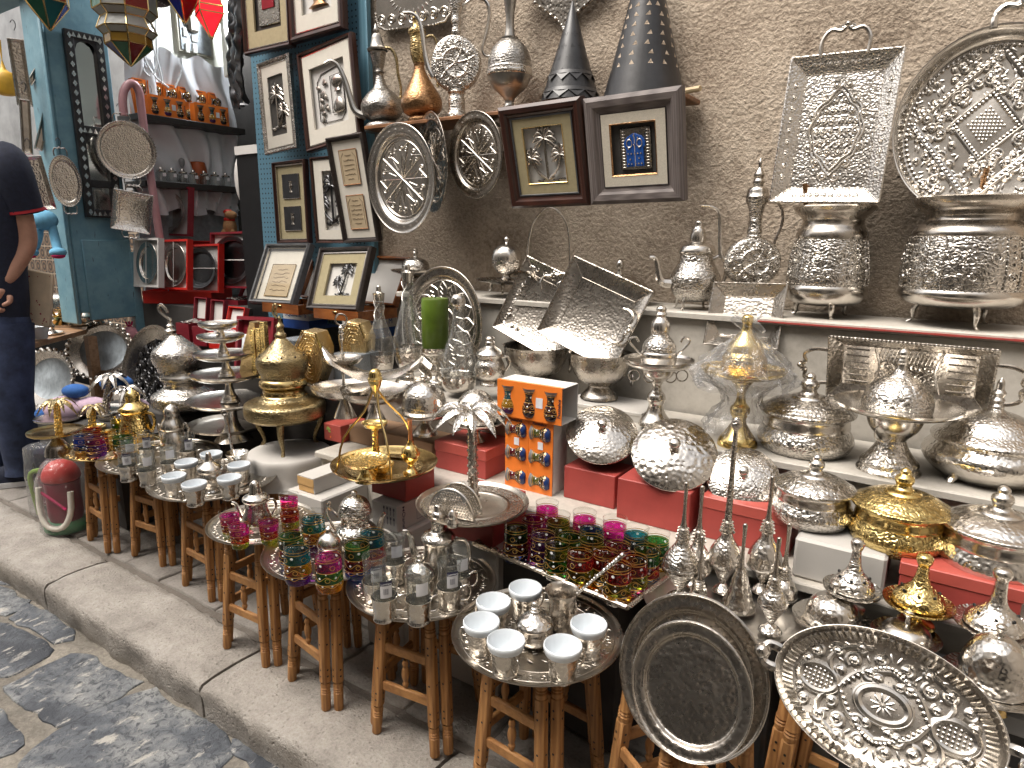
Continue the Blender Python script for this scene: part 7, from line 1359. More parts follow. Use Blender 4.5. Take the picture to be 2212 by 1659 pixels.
# open gift boxes
def openbox(label, near, z, w, d, h, rz, mat, lidang, fill=None, lw=None, group='open red gift boxes'):
 p = atz(*near, z); r = empty('gift_box', p); r.rotation_euler = (0, 0, rz); tag(r, label, 'gift box', group); t = .006; m = MB()
 m.box((w / 2, t / 2, h / 2), (w, t, h)).box((w / 2, d - t / 2, h / 2), (w, t, h)).box((t / 2, d / 2, h / 2), (t, d - 2 * t, h)).box((w - t / 2, d / 2, h / 2), (t, d - 2 * t, h)).box((w / 2, d / 2, t / 2), (w - 2 * t, d - 2 * t, t)); m.build('base', mat, r, 0)
 L = Matrix.Translation((0, d + .002, h)) @ Matrix.Rotation(radians(lidang), 4, 'X'); l = MB(); l.box((w / 2, d / 2, -.003), (w, d, .006), L)
 for c_, s_ in (((w / 2, .003, .012), (w, .006, .024)), ((w / 2, d - .003, .012), (w, .006, .024)), ((.003, d / 2, .012), (.006, d - .012, .024)), ((w - .003, d / 2, .012), (.006, d - .012, .024))): l.box(c_, s_, L)
 q = l.build('lid', mat, r, 0); MB().box((w / 2, d / 2, .003), (w * .8, d * .8, .004), L).build('white_lining', 'paper', q, 0)
 if fill:
  m = MB(); rr = random.Random(len(label))
  for i in range(46): m.sph((rr.uniform(.02, w - .02), rr.uniform(.015, d - .015), h - .004 + rr.uniform(0, .015)), rr.uniform(.005, .009), seg=6, rings=4, sc=(1, 1, .6))
  m.build(fill[0], fill[1], r)
 return r, L
rA, LA = openbox('bright red open gift box with upright lid, largest of the gift boxes', (310, 655), .832, .42, .30, .075, radians(33), 'bright_red', 78)
openbox('burgundy open cutlery box with silver pieces, left of a pair', (383, 736), .672, .105, .13, .10, radians(6), 'burgundy', 80, ('silver_pieces', 'silver')); openbox('burgundy open cutlery box with silver pieces, right of a pair', (418, 745), .672, .105, .13, .10, radians(6), 'burgundy', 80, ('silver_pieces', 'silver')); openbox('burgundy box heaped with silver rings behind the cutlery boxes', (480, 668), .80, .15, .14, .06, radians(4), 'burgundy', 60, ('silver_rings', 'silver')); openbox('red box with white satin and pink ribbon under its open lid', (452, 752), .672, .13, .12, .085, radians(4), 'bright_red', 72, ('satin', 'white_cloth'))
p = atz(440, 668, .795); bs = MB().box((p.x + .2, p.y + .12, .735), (.42, .24, .118)).build('box_riser', 'dark_interior'); tag(bs, 'dark riser under the burgundy box of silver rings', 'riser')
m = MB();
for dx in (0, .02): a = atz(484 + dx * 300, 652, .83); m.tube([a, a + V((.004, -.01, -.05)), a + V((-.012, -.03, -.09))], .003, 5)
o = m.build('pink_ribbon', 'magenta'); tag(o, 'thin pink ribbon tied over the white satin lid', 'ribbon')
def dish(label, px, py, rx, ry, y0, mat='silver', card=None, cmat='paper', bar=True):
 R_, c, w, h = planequad(((px - rx, py - ry), (px + rx, py - ry), (px + rx, py + ry), (px - rx, py + ry)), y0, .9, .12); r = empty('boxed_dish', M=mat4(R_, c)); tag(r, label, 'dish', 'silver dishes in gift box lids'); R = w / 2
 MB().lathe(plateprof(R, .24, .1, .004), 40, Matrix.Diagonal((1, h / w, 1, 1))).build('dish', mat, r); C = MB(); k = 1.12; C.box((0, 0, -.008), (w * k, h * k, .008)); C.build('card', cmat, r, 0)
 e = MB()
 for s in (-1, 1): e.box((s * w * k / 2, 0, .004), (.012, h * k + .012, .036)); e.box((0, s * h * k / 2, .004), (w * k - .012, .012, .036))
 e.build('box_rim', card or 'bright_red', r, 0)
 if bar: MB().box((.0, 0, .02), ((.004, h * 1.06, .002) if ry > rx * 1.3 else (w * 1.06, .006, .002))).build('band', 'paper', r, 0)
dish('oval silver dish in a white card, leftmost in the red boxes', 323, 568, 23, 45, 2.14, 'silver', 'paper'); dish('oval silver dish with hammered rim in a bright red lid', 382, 572, 26, 46, 2.22, 'silver'); dish('round silver dish in a bright red lid beside the oval ones', 438, 580, 36, 44, 2.40, 'gunmetal'); dish('round dark dish in a burgundy lid beside the wooden cases', 508, 562, 42, 52, 2.45, 'gunmetal', 'burgundy'); dish('round silver dish in a grey box behind the pink pipe', 366, 458, 42, 44, 2.42, 'silver', 'burgundy', bar=False)
# mosaic mirror and trays hung on the blue post
y0, y1 = 1.90, 2.10; zt_, zb = 2.32, 1.335; r = empty('mosaic_mirror', M=mat4(Matrix(((0, 0, 1), (1, 0, 0), (0, 1, 0))).to_4x4(), V((J + .022, (y0 + y1) / 2, (zt_ + zb) / 2)))); tag(r, 'tall black mosaic mirror frame inlaid with mirror diamonds on the blue post', 'mirror'); W, H = (y1 - y0) / 2, (zt_ - zb) / 2; b = .045
m = MB()
for c_, s_ in (((-W + b / 2, 0, 0), (b, 2 * H, .03)), ((W - b / 2, 0, 0), (b, 2 * H, .03)), ((0, H - b / 2, 0), (2 * W - 2 * b, b, .03)), ((0, -H + b / 2, 0), (2 * W - 2 * b, b, .03)), ((0, -.02, 0), (2 * W - 2 * b, .05, .03)), ((0, -H * .62, 0), (2 * W - 2 * b, .04, .03))): m.box(c_, s_, bev=.003)
for s in (-1, 1):
 for zz in (H - b, -.045): m.add([(s * (W - b), zz, .012), (s * (W - b), zz - .055, .012), (s * (W - b) * .75, zz - .02, .012), (s * .01, zz, .012)], [(0, 1, 2, 3)])
m.build('frame', 'soot', r, 0); MB().box((0, 0, -.01), (2 * W - b, 2 * H - b, .006)).build('mirror_glass', 'mirror', r, 0); m = MB()
for i in range(20):
 for s in (-1, 1): y = -H + .03 + i * (2 * H - .06) / 19; m.prism([(s * (W - b / 2) + dx, y + dy) for dx, dy in ((0, -.017), (.012, 0), (0, .017), (-.012, 0))], .003, z0=.015)
for y in (H - b / 2, -.02, -H + b / 2):
 for i in range(5): x = (i - 2) * .028; m.prism([(x - .012, y - .012), (x + .012, y - .012), (x, y + .014)], .003, z0=.015)
m.build('mirror_chips', 'mirror_chip', r, 0)
def hang(label, pts, X, mat, rnd=0, bord=.18, hnd=True, dep=.018):
 P = [atx(*q, X + .02 * i * 0) for i, q in enumerate(pts)]; c = sum(P, V((0, 0, 0))) / 4; n = (CAM - c).normalized(); D = depth(c)
 Q = [CAM + ray(*q) * (c - CAM).dot(n) / ray(*q).dot(n) for q in pts]; Xv = (Q[1] - Q[0]) + (Q[2] - Q[3]); w = Xv.length / 2; Xv.normalize(); Yv = (Q[0] - Q[3]) + (Q[1] - Q[2]); h = Yv.length / 2; Yv = (Yv - Xv * Yv.dot(Xv)).normalized()
 r = empty('hanging_tray', M=mat4(Matrix((Xv, Yv, Xv.cross(Yv))).transposed().to_4x4(), c)); tag(r, label, 'tray', 'trays hung on the blue post'); m = MB()
 if rnd: m.lathe(plateprof(w / 2, bord, .08, .004), 48, Matrix.Diagonal((1, h / w, 1, 1))); beads(m, circ(w / 2, 60, h / 2), .004, w * .055)
 else: recttray(m, w, h, min(w, h) * bord, dep, .003, .003)
 m.build('tray', mat, r, 30); m = MB()
 if hnd:
  for s in (-1, 1): trayhandle(m, min(w, .2) * .4, .045, .004, Matrix.Translation((0, s * (h / 2 - .003), .008)) @ Matrix.Rotation(0 if s > 0 else pi, 4, 'Z'), False)
  m.build('handle', 'silver', r, 40)
 m = MB(); m.tube([V((0, h / 2 + .04, 0)), V((.01, h / 2 + .07, 0)), V((0, h / 2 + .09, 0)), V((-.012, h / 2 + .075, 0))], .002, 5); m.build('hook', 'gunmetal', r)
hang('round hammered silver tray hanging in front of the mosaic mirror', ((208, 262), (336, 262), (336, 386), (208, 386)), -4.08, 'silver_fine_hammered', 1, .14); hang('square hammered silver tray hanging below the round one', ((250, 410), (336, 424), (317, 506), (234, 490)), -4.06, 'silver_hammered'); hang('oval silver tray with engraved rim on the blue post', ((107, 337), (175, 337), (175, 446), (107, 446)), -4.15, 'silver_fine_hammered', 1, .2)
for i, (q, lab) in enumerate(((((44, 92), (75, 93), (46, 226), (10, 220)), 'wide tilted rectangular tray with engraved border, top left of the post'), (((116, 88), (128, 95), (66, 184), (55, 176)), 'thin edge on tray crossing the top left one'), (((78, 226), (94, 232), (40, 322), (12, 322)), 'slanting long tray below the wide one'), (((128, 204), (140, 212), (72, 316), (50, 312)), 'narrow slanting tray with rope edge'), (((75, 343), (114, 339), (96, 450), (58, 452)), 'rectangular hammered tray hanging left of the oval tray'))): hang(lab, q, -4.3 if i < 4 else -4.2, 'silver_hammered' if i in (0, 4) else 'silver', 0, .22, False)
# glass lanterns hanging above
def lantern(label, px, py, Y, prof, seg, mats, rot=0, rib='brass'):
 c = aty(px, py, Y); h = depth(c) / FPX; r = empty('glass_lantern', c); r.rotation_euler = (0, 0, rot); tag(r, label, 'lantern', 'coloured glass lanterns'); P = [(a * h, (py - b_) * h) for a, b_ in prof]
 for k, (a, b_) in enumerate(zip(P, P[1:])):
  m = MB(); m.lathe([a, b_], seg, n=1); mk = mats[k % len(mats)]; mk = mk if isinstance(mk, (list, tuple)) else [mk]
  for i in range(len(m.m)): m.m[i] = i % len(mk)
  m.build('glass_band', mk, r, 0)
 m = MB()
 for i in range(seg):
  a = 2 * pi * i / seg; m.tube([V((q[0] * cos(a), q[0] * sin(a), q[1])) for q in P], 1.8 * h, 5, n=1)
 for q in P:
  if q[0] > 3 * h: m.tube([V((q[0] * cos(2 * pi * i / seg), q[0] * sin(2 * pi * i / seg), q[1])) for i in range(seg + 1)], 1.8 * h, 5, n=1)
 m.sph((0, 0, P[-1][1]), 4 * h, seg=8); m.build('brass_ribs', rib, r); MB().tube([V((0, 0, P[0][1])), V((0, 0, P[0][1] + .5))], .004, 5, n=1).build('chain', 'old_brass', r)
gc_ = ['glass_clear', 'glass_green', 'glass_clear', 'glass_red']
lantern('large star lantern of clear, amber, green and red glass, biggest at top left', 268, 0, 1.75, [(30, -90), (62, -60), (62, 25), (48, 38), (58, 62), (46, 74), (46, 92), (3, 130)], 8, [gc_, gc_, ['glass_clear'], ['glass_clear'], ['glass_clear'], ['glass_amber'], ['glass_green', 'glass_red', 'glass_blue']], .3)
lantern('green and blue glass lantern with pointed base at the top left corner', 100, 0, 1.75, [(30, -60), (44, -30), (44, 6), (3, 58)], 6, [['glass_red', 'glass_amber'], ['glass_clear', 'glass_red'], ['glass_blue', 'glass_green', 'glass_teal']], .5); lantern('red and blue glass lantern tip beside the red lit one', 393, -20, 1.9, [(20, -70), (48, -30), (3, 42)], 4, [['glass_red', 'glass_blue'], ['glass_blue', 'glass_red']], .9); lantern('glowing red glass lantern of double pyramid shape', 452, 20, 1.95, [(4, -40), (33, 16), (34, 30), (3, 76)], 4, [['glass_lit_red'], ['glass_lit_red'], ['glass_lit_red']], .4)
c = aty(330, 8, 1.9); o = MB().lathe([(.0, 0), (.07, .004), (.085, .02), (.08, .05), (.03, .09), (.02, .3)], 24).build('black_lamp', 'soot', loc=c); tag(o, 'black pierced metal lamp underside between glass lanterns', 'lamp'); m = MB()
for i in range(18): m.sph((.05 * cos(i * .35), .05 * sin(i * .35), .0025), .005, seg=6, rings=4)
m.build('light_holes', 'paper', o)
o = MB().lathe([(0, 0), (.06, .0), (.08, .04), (.075, .16), (.02, .2), (.012, .42)], 12).build('yellow_bucket', 'yellow_plastic', loc=aty(15, 205, 2.6)); tag(o, 'yellow plastic bucket hanging far left behind the trays', 'bucket')
# plush toys
def lump(r, part, mat, balls):
 m = MB()
 for c_, rad, sc in balls: m.sph(c_, rad, seg=14, rings=9, sc=sc)
 return m.build(part, mat, r)
p = atx(100, 500, -4.16); r = empty('plush_toy', p); tag(r, 'sky blue plush toy with pink cap hanging on the blue post', 'plush toy', 'plush toys'); r.rotation_euler = (0, 0, YAW); lump(r, 'body', 'sky_plush', [((0, 0, .06), .055, (1.2, 1, 1))]); lump(r, 'cap', 'magenta', [((-.03, 0, .11), .04, (1.2, 1, .7))])
for s, q in ((-1, .02), (1, .05)): m = MB().tube([(s * .035, 0, .03), (s * .05, -.01, -.05), (s * .07, -.03, -.10)], [.022, .024], 10); m.sph((s * .075, -.04, -.11), .034, seg=12, rings=8, sc=(1.2, 1.2, .8)); l = m.build('leg', 'sky_plush', r); lump(l, 'sole', 'magenta', [((s * .078, -.045, -.128), .03, (1.1, 1.1, .5))])
p = aty(498, 508, 2.75); r = empty('plush_toy', p); tag(r, 'sitting tan plush camel with red scarf on the gift boxes', 'plush toy', 'plush toys'); r.rotation_euler = (0, 0, YAW); lump(r, 'body', 'tan_plush', [((0, 0, .05), .05, (.9, .9, 1.3)), ((0.02, -.02, .13), .032, (1.3, .9, .9)), ((-.03, -.03, .0), .02, (1, 1, 2)), ((.03, -.03, .0), .02, (1, 1, 2))]); lump(r, 'scarf', 'bright_red', [((0, 0, .10), .036, (1, 1, .7)), ((-.005, 0, .15), .03, (1, 1, .6))])
p = atz(287, 770, .50); r = empty('plush_toy', p); tag(r, 'pink plush bird with magenta tuft behind the dark round tray', 'plush toy', 'plush toys'); r.rotation_euler = (0, 0, YAW); h = depth(p) / FPX; lump(r, 'head', 'pink_plush', [((0, 0, 48 * h), 17 * h, (1, 1, 1.05))]); m = MB().tube([(0, 0, 40 * h), (3 * h, 0, 18 * h), (-4 * h, 0, 0), (-30 * h, 0, -14 * h)], [9 * h, 11 * h], 10); m.tube([(12 * h, -2 * h, 50 * h), (33 * h, -4 * h, 50 * h)], [5 * h, 1.5 * h], 8); m.build('neck', 'pink_plush', r); m = MB()
for k in (-1, 0, 1): m.tube([(0, 0, 62 * h), (k * 5 * h, 0, 70 * h), (k * 7 * h, 0, 76 * h)], 2 * h, 6)
m.build('tuft', 'magenta', r)
p = atz(160, 895, .40); r = empty('plush_toy', p); tag(r, 'big lilac and blue plush bundle behind the gold palm tree', 'plush toy', 'plush toys'); r.rotation_euler = (0, 0, YAW); h = depth(p) / FPX; lump(r, 'body', 'lilac_plush', [((-15 * h, 0, 10 * h), 38 * h, (1.3, .7, .8)), ((40 * h, 0, 18 * h), 30 * h, (1.3, .8, .7)), ((130 * h, 8 * h, 10 * h), 26 * h, (1.3, .7, 1))]); lump(r, 'blue_part', 'blue_plush', [((10 * h, 0, 52 * h), 22 * h, (1.3, .8, .7)), ((-60 * h, 0, 0), 20 * h, (1.2, .8, .8)), ((100 * h, 0, 70 * h), 24 * h, (1.5, .8, .8))])
# upright trays on the ground side of the shop
for lab, px, py, rx, ry, y0, sc, mt, ct_ in (('round tray with scalloped chain rim standing nearest the man', 112, 818, 62, 62, 1.72, 1, 'tarnished', 'tarnished_chased'), ('larger round tray with scalloped chain rim behind the other one', 226, 758, 72, 60, 1.9, 1, 'tarnished', 'tarnished_chased'), ('dark embossed round tray leaning behind the mosque vessel', 338, 805, 62, 100, 1.85, 0, 'tarnished', 'dark_tray')):
 R_, c, w, h = planequad(((px - rx, py - ry), (px + rx, py - ry), (px + rx, py + ry), (px - rx, py + ry)), y0, .5, .25); r = empty('upright_tray', M=mat4(R_, c)); tag(r, lab, 'tray', 'round trays standing upright at the left'); R = w / 2; Q = Matrix.Diagonal((1, h / w, 1, 1))
 MB().lathe([(R * .70, .004), (R * .76, .012), (R * .92, .03), (R, .034), (R, .028), (R * .74, 0)], 56, Q).build('rim', mt, r); MB().lathe([(0, 0), (R * .70, 0), (R * .71, .004)], 40, Q).build('centre', ct_ if not sc else 'panel_grey', r); m = MB()
 if sc:
  for i in range(26): a = 2 * pi * i / 26; m.tube([Q @ V((cos(a + t * .1) * R * (.98 + .05 * sin(t * 3)), sin(a + t * .1) * R * (.98 + .05 * sin(t * 3)), .034)) for t in (-1, -.4, .2, .8)], .008, 6)
  beads(m, circ(R * .72, 50), .004, .004, Q); m.build('chain_rim', 'silver', r)
 else:
  for i in range(26): a = i * 2.4; q = R * sqrt((i + .5) / 26) * .62; leafs(m, (cos(a) * q, sin(a) * q * h / w), a, .07, .03, .002); spiral(m, (cos(a + .4) * q, sin(a + .4) * q * h / w), .028, a, 1.3, .004, .003)
  m.build('embossing', 'gunmetal', r)
# side table with small wares behind the man
Pz = .70; T4 = [atz(48, 748, Pz), atz(186, 712, Pz), atz(205, 674, Pz), atz(68, 672, Pz)]; m = MB(); m.prism([(q.x, q.y) for q in T4], .025, z0=Pz - .025); o = m.build('side_table', 'table_wood', smooth=0); tag(o, 'wooden side table behind the man, crowded with silver tea things', 'table'); m = MB()
for q in T4[1:3]: MB().box((q.x - .03, q.y + .03, Pz / 2 - .02), (.05, .05, Pz - .05)).build('leg', 'table_wood', o, 0)
for i, (px, py, R, lab) in enumerate(((85, 722, 48, 'silver tray of small cups on the side table, left'), (150, 702, 50, 'silver tray of painted glasses on the side table, right'), (120, 684, 40, 'dull silver tray at the back of the side table'))):
 q = Ob('round_tray', lab, 'tray', px, py, Pz + .001, group='trays on the side table'); q.lat('tray', [(0, py), (R * .8, py), (R, py - 4), (R * .97, py), (0, py + 3)], 'silver', 40, sq=.8)
gs_ = 'small tea things on the side table'
for i, (nm, lab, px, py, pr, mt) in enumerate((('cup', 'white cup on the side table tray, nearest the man', 62, 735, [(0, 735), (12, 734), (17, 712), (18, 708), (15, 712)], 'porcelain'), ('cup', 'white cup on the side table tray beside silver pieces', 88, 732, [(0, 732), (13, 731), (19, 708), (20, 704), (16, 708)], 'porcelain'), ('candlestick', 'short silver candlestick between cups and painted glasses', 112, 722, [(0, 722), (14, 721), (6, 712), (8, 704), (4, 696), (9, 690), (5, 684), (0, 680)], 'silver'), ('sugar_bowl', 'small silver sugar bowl behind the white cups', 82, 690, [(0, 690), (14, 689), (17, 676), (10, 668), (4, 662), (0, 656)], 'silver_hammered'), ('sugar_bowl', 'second small silver bowl by the man on the side table', 68, 672, [(0, 672), (13, 671), (16, 660), (9, 650), (3, 644), (0, 640)], 'silver_hammered'), ('teapot', 'shiny gold teapot in the middle of the side table', 150, 672, [(0, 672), (18, 671), (22, 658), (17, 646), (20, 642), (12, 632), (8, 622), (3, 612), (0, 608)], 'gold'), ('teapot', 'small silver pot right of the gold teapot', 186, 672, [(0, 672), (14, 671), (16, 660), (10, 650), (5, 640), (0, 634)], 'silver'), ('brass_cup', 'brass cup with clear glass wall on the side table', 117, 680, [(0, 680), (15, 679), (17, 662), (16, 660)], 'gold'))):
 dy_ = 24 if py < 690 else 6 if py < 700 else 0; py += dy_; pr = [(a, b + dy_) for a, b in pr]; q = Ob(nm, lab, 'cup' if 'cup' in nm else nm.replace('_', ' '), px, py, Pz + .004, group=gs_); q.lat('body', pr, mt, 20)
 if nm == 'teapot': q.tub('spout', [(px + 18, py - 20), (px + 28, py - 34), (px + 32, py - 42)], [4, 2.5], mt); q.tub('handle', [(px - 18, py - 30), (px - 30, py - 34), (px - 28, py - 12), (px - 20, py - 10)], 2.5, mt)
 if nm == 'brass_cup': q.lat('glass', [(17, 662), (18, 640), (18, 636)], 'clear_glass', 20)
put(G10, 'blue and amber painted glass on the side table', 147, 652, Pz + .004, .08, .033, .9, gs_); put(G6, 'red and green painted glass at the right of the side table', 172, 646, Pz + .004, .075, .033, .9, gs_)
q = Ob('butter_dish', 'long silver hammered domed butter dish at the back of the side table', 'butter dish', 118, 668, Pz + .09); MB().lathe([(0, 0), (46 * q.h, 0), (48 * q.h, 3 * q.h), (0, 2 * q.h)], 40, Matrix.Diagonal((1, .6, 1, 1))).build('plate', 'tarnished', q.root); MB().lathe([(44 * q.h, 3 * q.h), (45 * q.h, 14 * q.h), (40 * q.h, 25 * q.h), (28 * q.h, 32 * q.h), (0, 34 * q.h)], 40, Matrix.Diagonal((1, .55, 1, 1))).build('dome', 'silver_hammered', q.root)
for s in (-1, 1): MB().tube([(s * 30 * q.h, -.02, 0), (s * 34 * q.h, -.025, -.09)], .008, 6).build('foot', 'silver', q.root)
R_, c, w, h = planequad(((166, 505), (198, 500), (196, 640), (164, 635)), 2.0, .9, .1); r = empty('oval_tray', M=mat4(R_, c)); tag(r, 'long oval dark tray standing upright against the blue post', 'tray'); MB().lathe(plateprof(w / 2, .3, .2, .004), 40, Matrix.Diagonal((1, h / w, 1, 1))).build('tray', 'old_copper', r)
# palm trees and dishes on the first tables
gp = 'small metal palm trees'
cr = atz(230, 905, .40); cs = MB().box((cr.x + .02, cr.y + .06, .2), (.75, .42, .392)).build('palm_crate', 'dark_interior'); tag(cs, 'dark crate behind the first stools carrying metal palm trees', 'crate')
for lab, bx_, by, tx, ty, L, R, mt, lf, z in (('gold trunk palm tree on a round brass dish, nearest the man', 131, 934, 128, 866, 48, 53, 'gold_hammered', 'old_brass', .47), ('small gold palm tree behind the blue and magenta tumblers', 206, 925, 199, 878, 36, 22, 'gold_hammered', 'old_brass', .402), ('tallest silver palm tree in front of the plush toys', 249, 900, 224, 812, 48, 34, 'tarnished', 'silver', .402), ('silver palm tree behind the gold teapot', 280, 902, 270, 838, 44, 30, 'tarnished', 'silver', .402)):
 o = Ob('palm_tree', lab, 'palm ornament', bx_, by, z, group=gp); dx = -11 if R > 50 else 0; o.lat('dish', [(0, by - 1), (R * .8, by - 2), (R, by - 5), (R * .97, by), (0, by + 3)], 'brass' if R > 50 else mt, 40, x=bx_ + dx); palm(o, bx_, ty, by - 2, 5.5, 9, L, mt, lf, tx - bx_, bx_, 1.25)
 if R > 50: o.lat('pedestal', [(26, by + 50), (22, by + 30), (9, by + 12), (8, by + 2)], 'tarnished', 24, x=bx_ + dx)
o = Ob('round_plate', 'silver round plate lying behind the gold palm tree', 'plate', 128, 906, .402, group='silver plates under the palms'); o.lat('plate', [(0, 906), (36, 905), (46, 900), (45, 904), (0, 909)], 'silver', 40); o = Ob('round_plate', 'wide silver plate lying under the tall silver palm', 'plate', 224, 890, .402, group='silver plates under the palms'); o.lat('plate', [(0, 890), (40, 889), (52, 884), (51, 888), (0, 893)], 'silver', 40)
# toy vacuum cleaners in clear wrapping on the pavement
p = atz(148, 1140, 0); r = empty('toy_vacuum', p); r.rotation_euler = (0, 0, YAW); tag(r, 'red topped toy vacuum cleaner with white hose in clear wrapping', 'toy', 'wrapped toys on the pavement'); h = depth(p) / FPX; q = h
MB().lathe([(0, 0), (40 * h, 0), (44 * h, 8 * h), (40 * h, 18 * h), (30 * h, 24 * h)], 24).build('base', 'green_plastic', r); MB().lathe([(30 * h, 20 * h), (33 * h, 40 * h), (32 * h, 80 * h), (34 * h, 110 * h)], 24).build('body', 'maroon_plastic', r); MB().lathe([(34 * h, 112 * h), (36 * h, 116 * h), (32 * h, 134 * h), (18 * h, 150 * h), (0, 154 * h)], 24).build('top', 'bright_red', r); MB().tube([(-26 * h, -34 * h, 105 * h), (-24 * h, -40 * h, 50 * h), (-8 * h, -46 * h, 22 * h), (18 * h, -44 * h, 20 * h), (34 * h, -38 * h, 45 * h), (36 * h, -30 * h, 95 * h)], 6 * h, 10).build('hose', 'hose', r); MB().tube([(-30 * h, -34 * h, 100 * h), (30 * h, -42 * h, 60 * h)], 3 * h, 6).build('wand', 'magenta', r); MB().lathe([(48 * h, 0), (49 * h, 60 * h), (44 * h, 120 * h), (24 * h, 156 * h), (0, 164 * h)], 24, wob=lambda a, r_, z: .06 * sin(a * 9 + z * 30)).build('wrapping', 'wrap', r)
p = atz(112, 1105, 0); r = empty('toy_pushchair', p); r.rotation_euler = (0, 0, YAW); tag(r, 'folded navy and lime toy pushchair in clear wrapping beside the man', 'toy', 'wrapped toys on the pavement'); h = depth(p) / FPX
MB().box((0, 10 * h, 115 * h), (50 * h, 40 * h, 60 * h), bev=12 * h).build('hood', 'navy_cloth', r); MB().tube([(-18 * h, -12 * h, 0), (-24 * h, -14 * h, 60 * h), (-22 * h, -14 * h, 92 * h), (0, -14 * h, 100 * h)], 5 * h, 8).build('lime_frame', 'lime', r); MB().tube([(-6 * h, 0, 0), (-20 * h, 0, 30 * h), (-22 * h, 0, 110 * h)], 4 * h, 8).build('black_frame', 'black', r); MB().box((0, 0, 50 * h), (34 * h, 20 * h, 70 * h), bev=6 * h).build('seat', 'maroon_plastic', r); MB().lathe([(36 * h, 0), (38 * h, 90 * h), (32 * h, 150 * h), (0, 158 * h)], 20, wob=lambda a, r_, z: .06 * sin(a * 7 + z * 20)).build('wrapping', 'wrap', r)
# the man cut by the left edge of the photo
def skin(name, verts, edges, radii, mat, par, sub=2, root=0):
 me = bpy.data.meshes.new(name); me.from_pydata(verts, edges, []); o = bpy.data.objects.new(name, me); COL.objects.link(o); md = o.modifiers.new('skin', 'SKIN'); md.use_smooth_shade = True
 for i, rr in enumerate(radii): d = me.skin_vertices[0].data[i]; d.radius = (rr, rr) if not isinstance(rr, tuple) else rr; d.use_root = (i == root)
 o.modifiers.new('sub', 'SUBSURF').levels = sub; o.modifiers['sub'].render_levels = sub; me.materials.append(MAT[mat]); o.parent = par; return o
p = atz(18, 1052, 0); man = empty('person', V((p.x - .02, p.y + .03, 0))); man.rotation_euler = (0, 0, YAW); tag(man, 'person in navy polo shirt, jeans and dark blue shoes holding a paper bag and stick', 'person')
D = depth(man.location) / FPX; mx = proj(man.location)
def L(x, Y, d=0): return V(((x - mx.x + .16 * (mx.y - Y)) * D, d, (mx.y - Y) * D * .985))
sh, el, wr = L(16, 372, -.02), L(44, 528, .03), L(24, 612, -.06)
hipR, kneeR, ankR = L(14, 690), L(34, 850, -.03), L(46, 1012, .02); hipL, kneeL, ankL = L(-38, 690), L(-40, 850, .04), L(-36, 1012, .10); pel, che, nek, hd = L(-16, 670), L(-34, 420), L(-58, 330), L(-78, 268)
shL, elL, wrL = L(-100, 376), L(-120, 520, .03), L(-110, 620, -.12)
V_ = [pel, L(-22, 560), che, nek, hd, L(-80, 228), sh, el, wr, shL, elL, wrL, hipR, kneeR, ankR, hipL, kneeL, ankL]
skin('body', V_, [(0, 1), (1, 2), (2, 3), (3, 4), (4, 5), (2, 6), (6, 7), (7, 8), (2, 9), (9, 10), (10, 11), (0, 12), (12, 13), (13, 14), (0, 15), (15, 16), (16, 17)], [(.10, .08), (.10, .08), (.085, .07), .055, .10, .085, .056, .050, .034, .056, .05, .034, .09, .065, .05, .09, .065, .05], 'skin', man)
m = MB(); m.tube([L(-16, 676), L(-18, 640), L(-24, 560), che, L(-46, 372), L(-54, 348)], [.118, .122, .12, .128, .115, .07], 20, flat=1.3, up=(0, 1, 0)); m.tube([L(0, 362), sh, L(40, 466, .02)], [.075, .085, .078], 16); m.tube([L(-84, 362), shL, L(-112, 466, .02)], [.075, .085, .078], 16); m.build('polo_shirt', 'navy_cloth', man, 60)
MB().lathe([(.072, -.006), (.080, -.006), (.081, .006), (.074, .008)], 20, mat4((L(40, 462, .02) - sh).normalized().to_track_quat('Z', 'Y').to_matrix().to_4x4(), L(40, 464, .02))).build('sleeve_trim', 'red_trim', man)
m = MB(); m.sph(L(-16, 690), 1, Matrix.Translation(L(-16, 690)) @ Matrix.Diagonal((.165, .125, .12, 1)) @ Matrix.Translation(-L(-16, 690)), seg=20, rings=10)
for a_, b_, c_ in ((hipR, kneeR, ankR), (hipL, kneeL, ankL)): m.tube([a_, a_.lerp(b_, .5), b_, b_.lerp(c_, .5), c_ + V((0, 0, .02)), c_ - V((0, 0, .02))], [.105, .1, .088, .084, .080, .088], 18)
for i_, v_ in enumerate(m.v): d_ = mn.noise(V(v_) * 14) * .006 + mn.noise(V((v_[0] * 6, v_[1] * 6, v_[2] * 30))) * .004; m.v[i_] = (v_[0] + d_, v_[1] - d_, v_[2])
m.build('jeans', 'denim', man, 60)
def hand(w_, d, part):
 d = d.normalized(); s_ = d.cross(V((0, 1, 0))).normalized(); t_ = s_.cross(d); vs = [w_, w_ + d * .035, w_ + d * .075]; ed = [(0, 1), (1, 2)]; rd = [.034, (.044, .022), (.046, .02)]; m = skin(part, vs, ed, rd, 'skin', man)
 for k in range(4):
  b_ = w_ + d * .08 + s_ * (-.033 + k * .022); Lf = (.062, .072, .066, .05)[k]; c1 = b_ + d * Lf * .45 + t_ * -.004; c2 = c1 + d * Lf * .2 - t_ * Lf * .40; skin('finger', [b_, c1, c2, c2 - d * Lf * .32 - t_ * .012], [(0, 1), (1, 2), (2, 3)], [.0125, .0115, .0105, .009], 'skin', m, 1)
 b_ = w_ + d * .03 + s_ * .035; skin('thumb', [b_, b_ + d * .03 + s_ * .018 - t_ * .01, b_ + d * .055 - t_ * .03], [(0, 1), (1, 2)], [.016, .013, .010], 'skin', m, 1)
hand(wr, L(12, 668, -.07) - wr, 'hand'); hand(wrL, V((0, -.1, -.3)), 'hand')
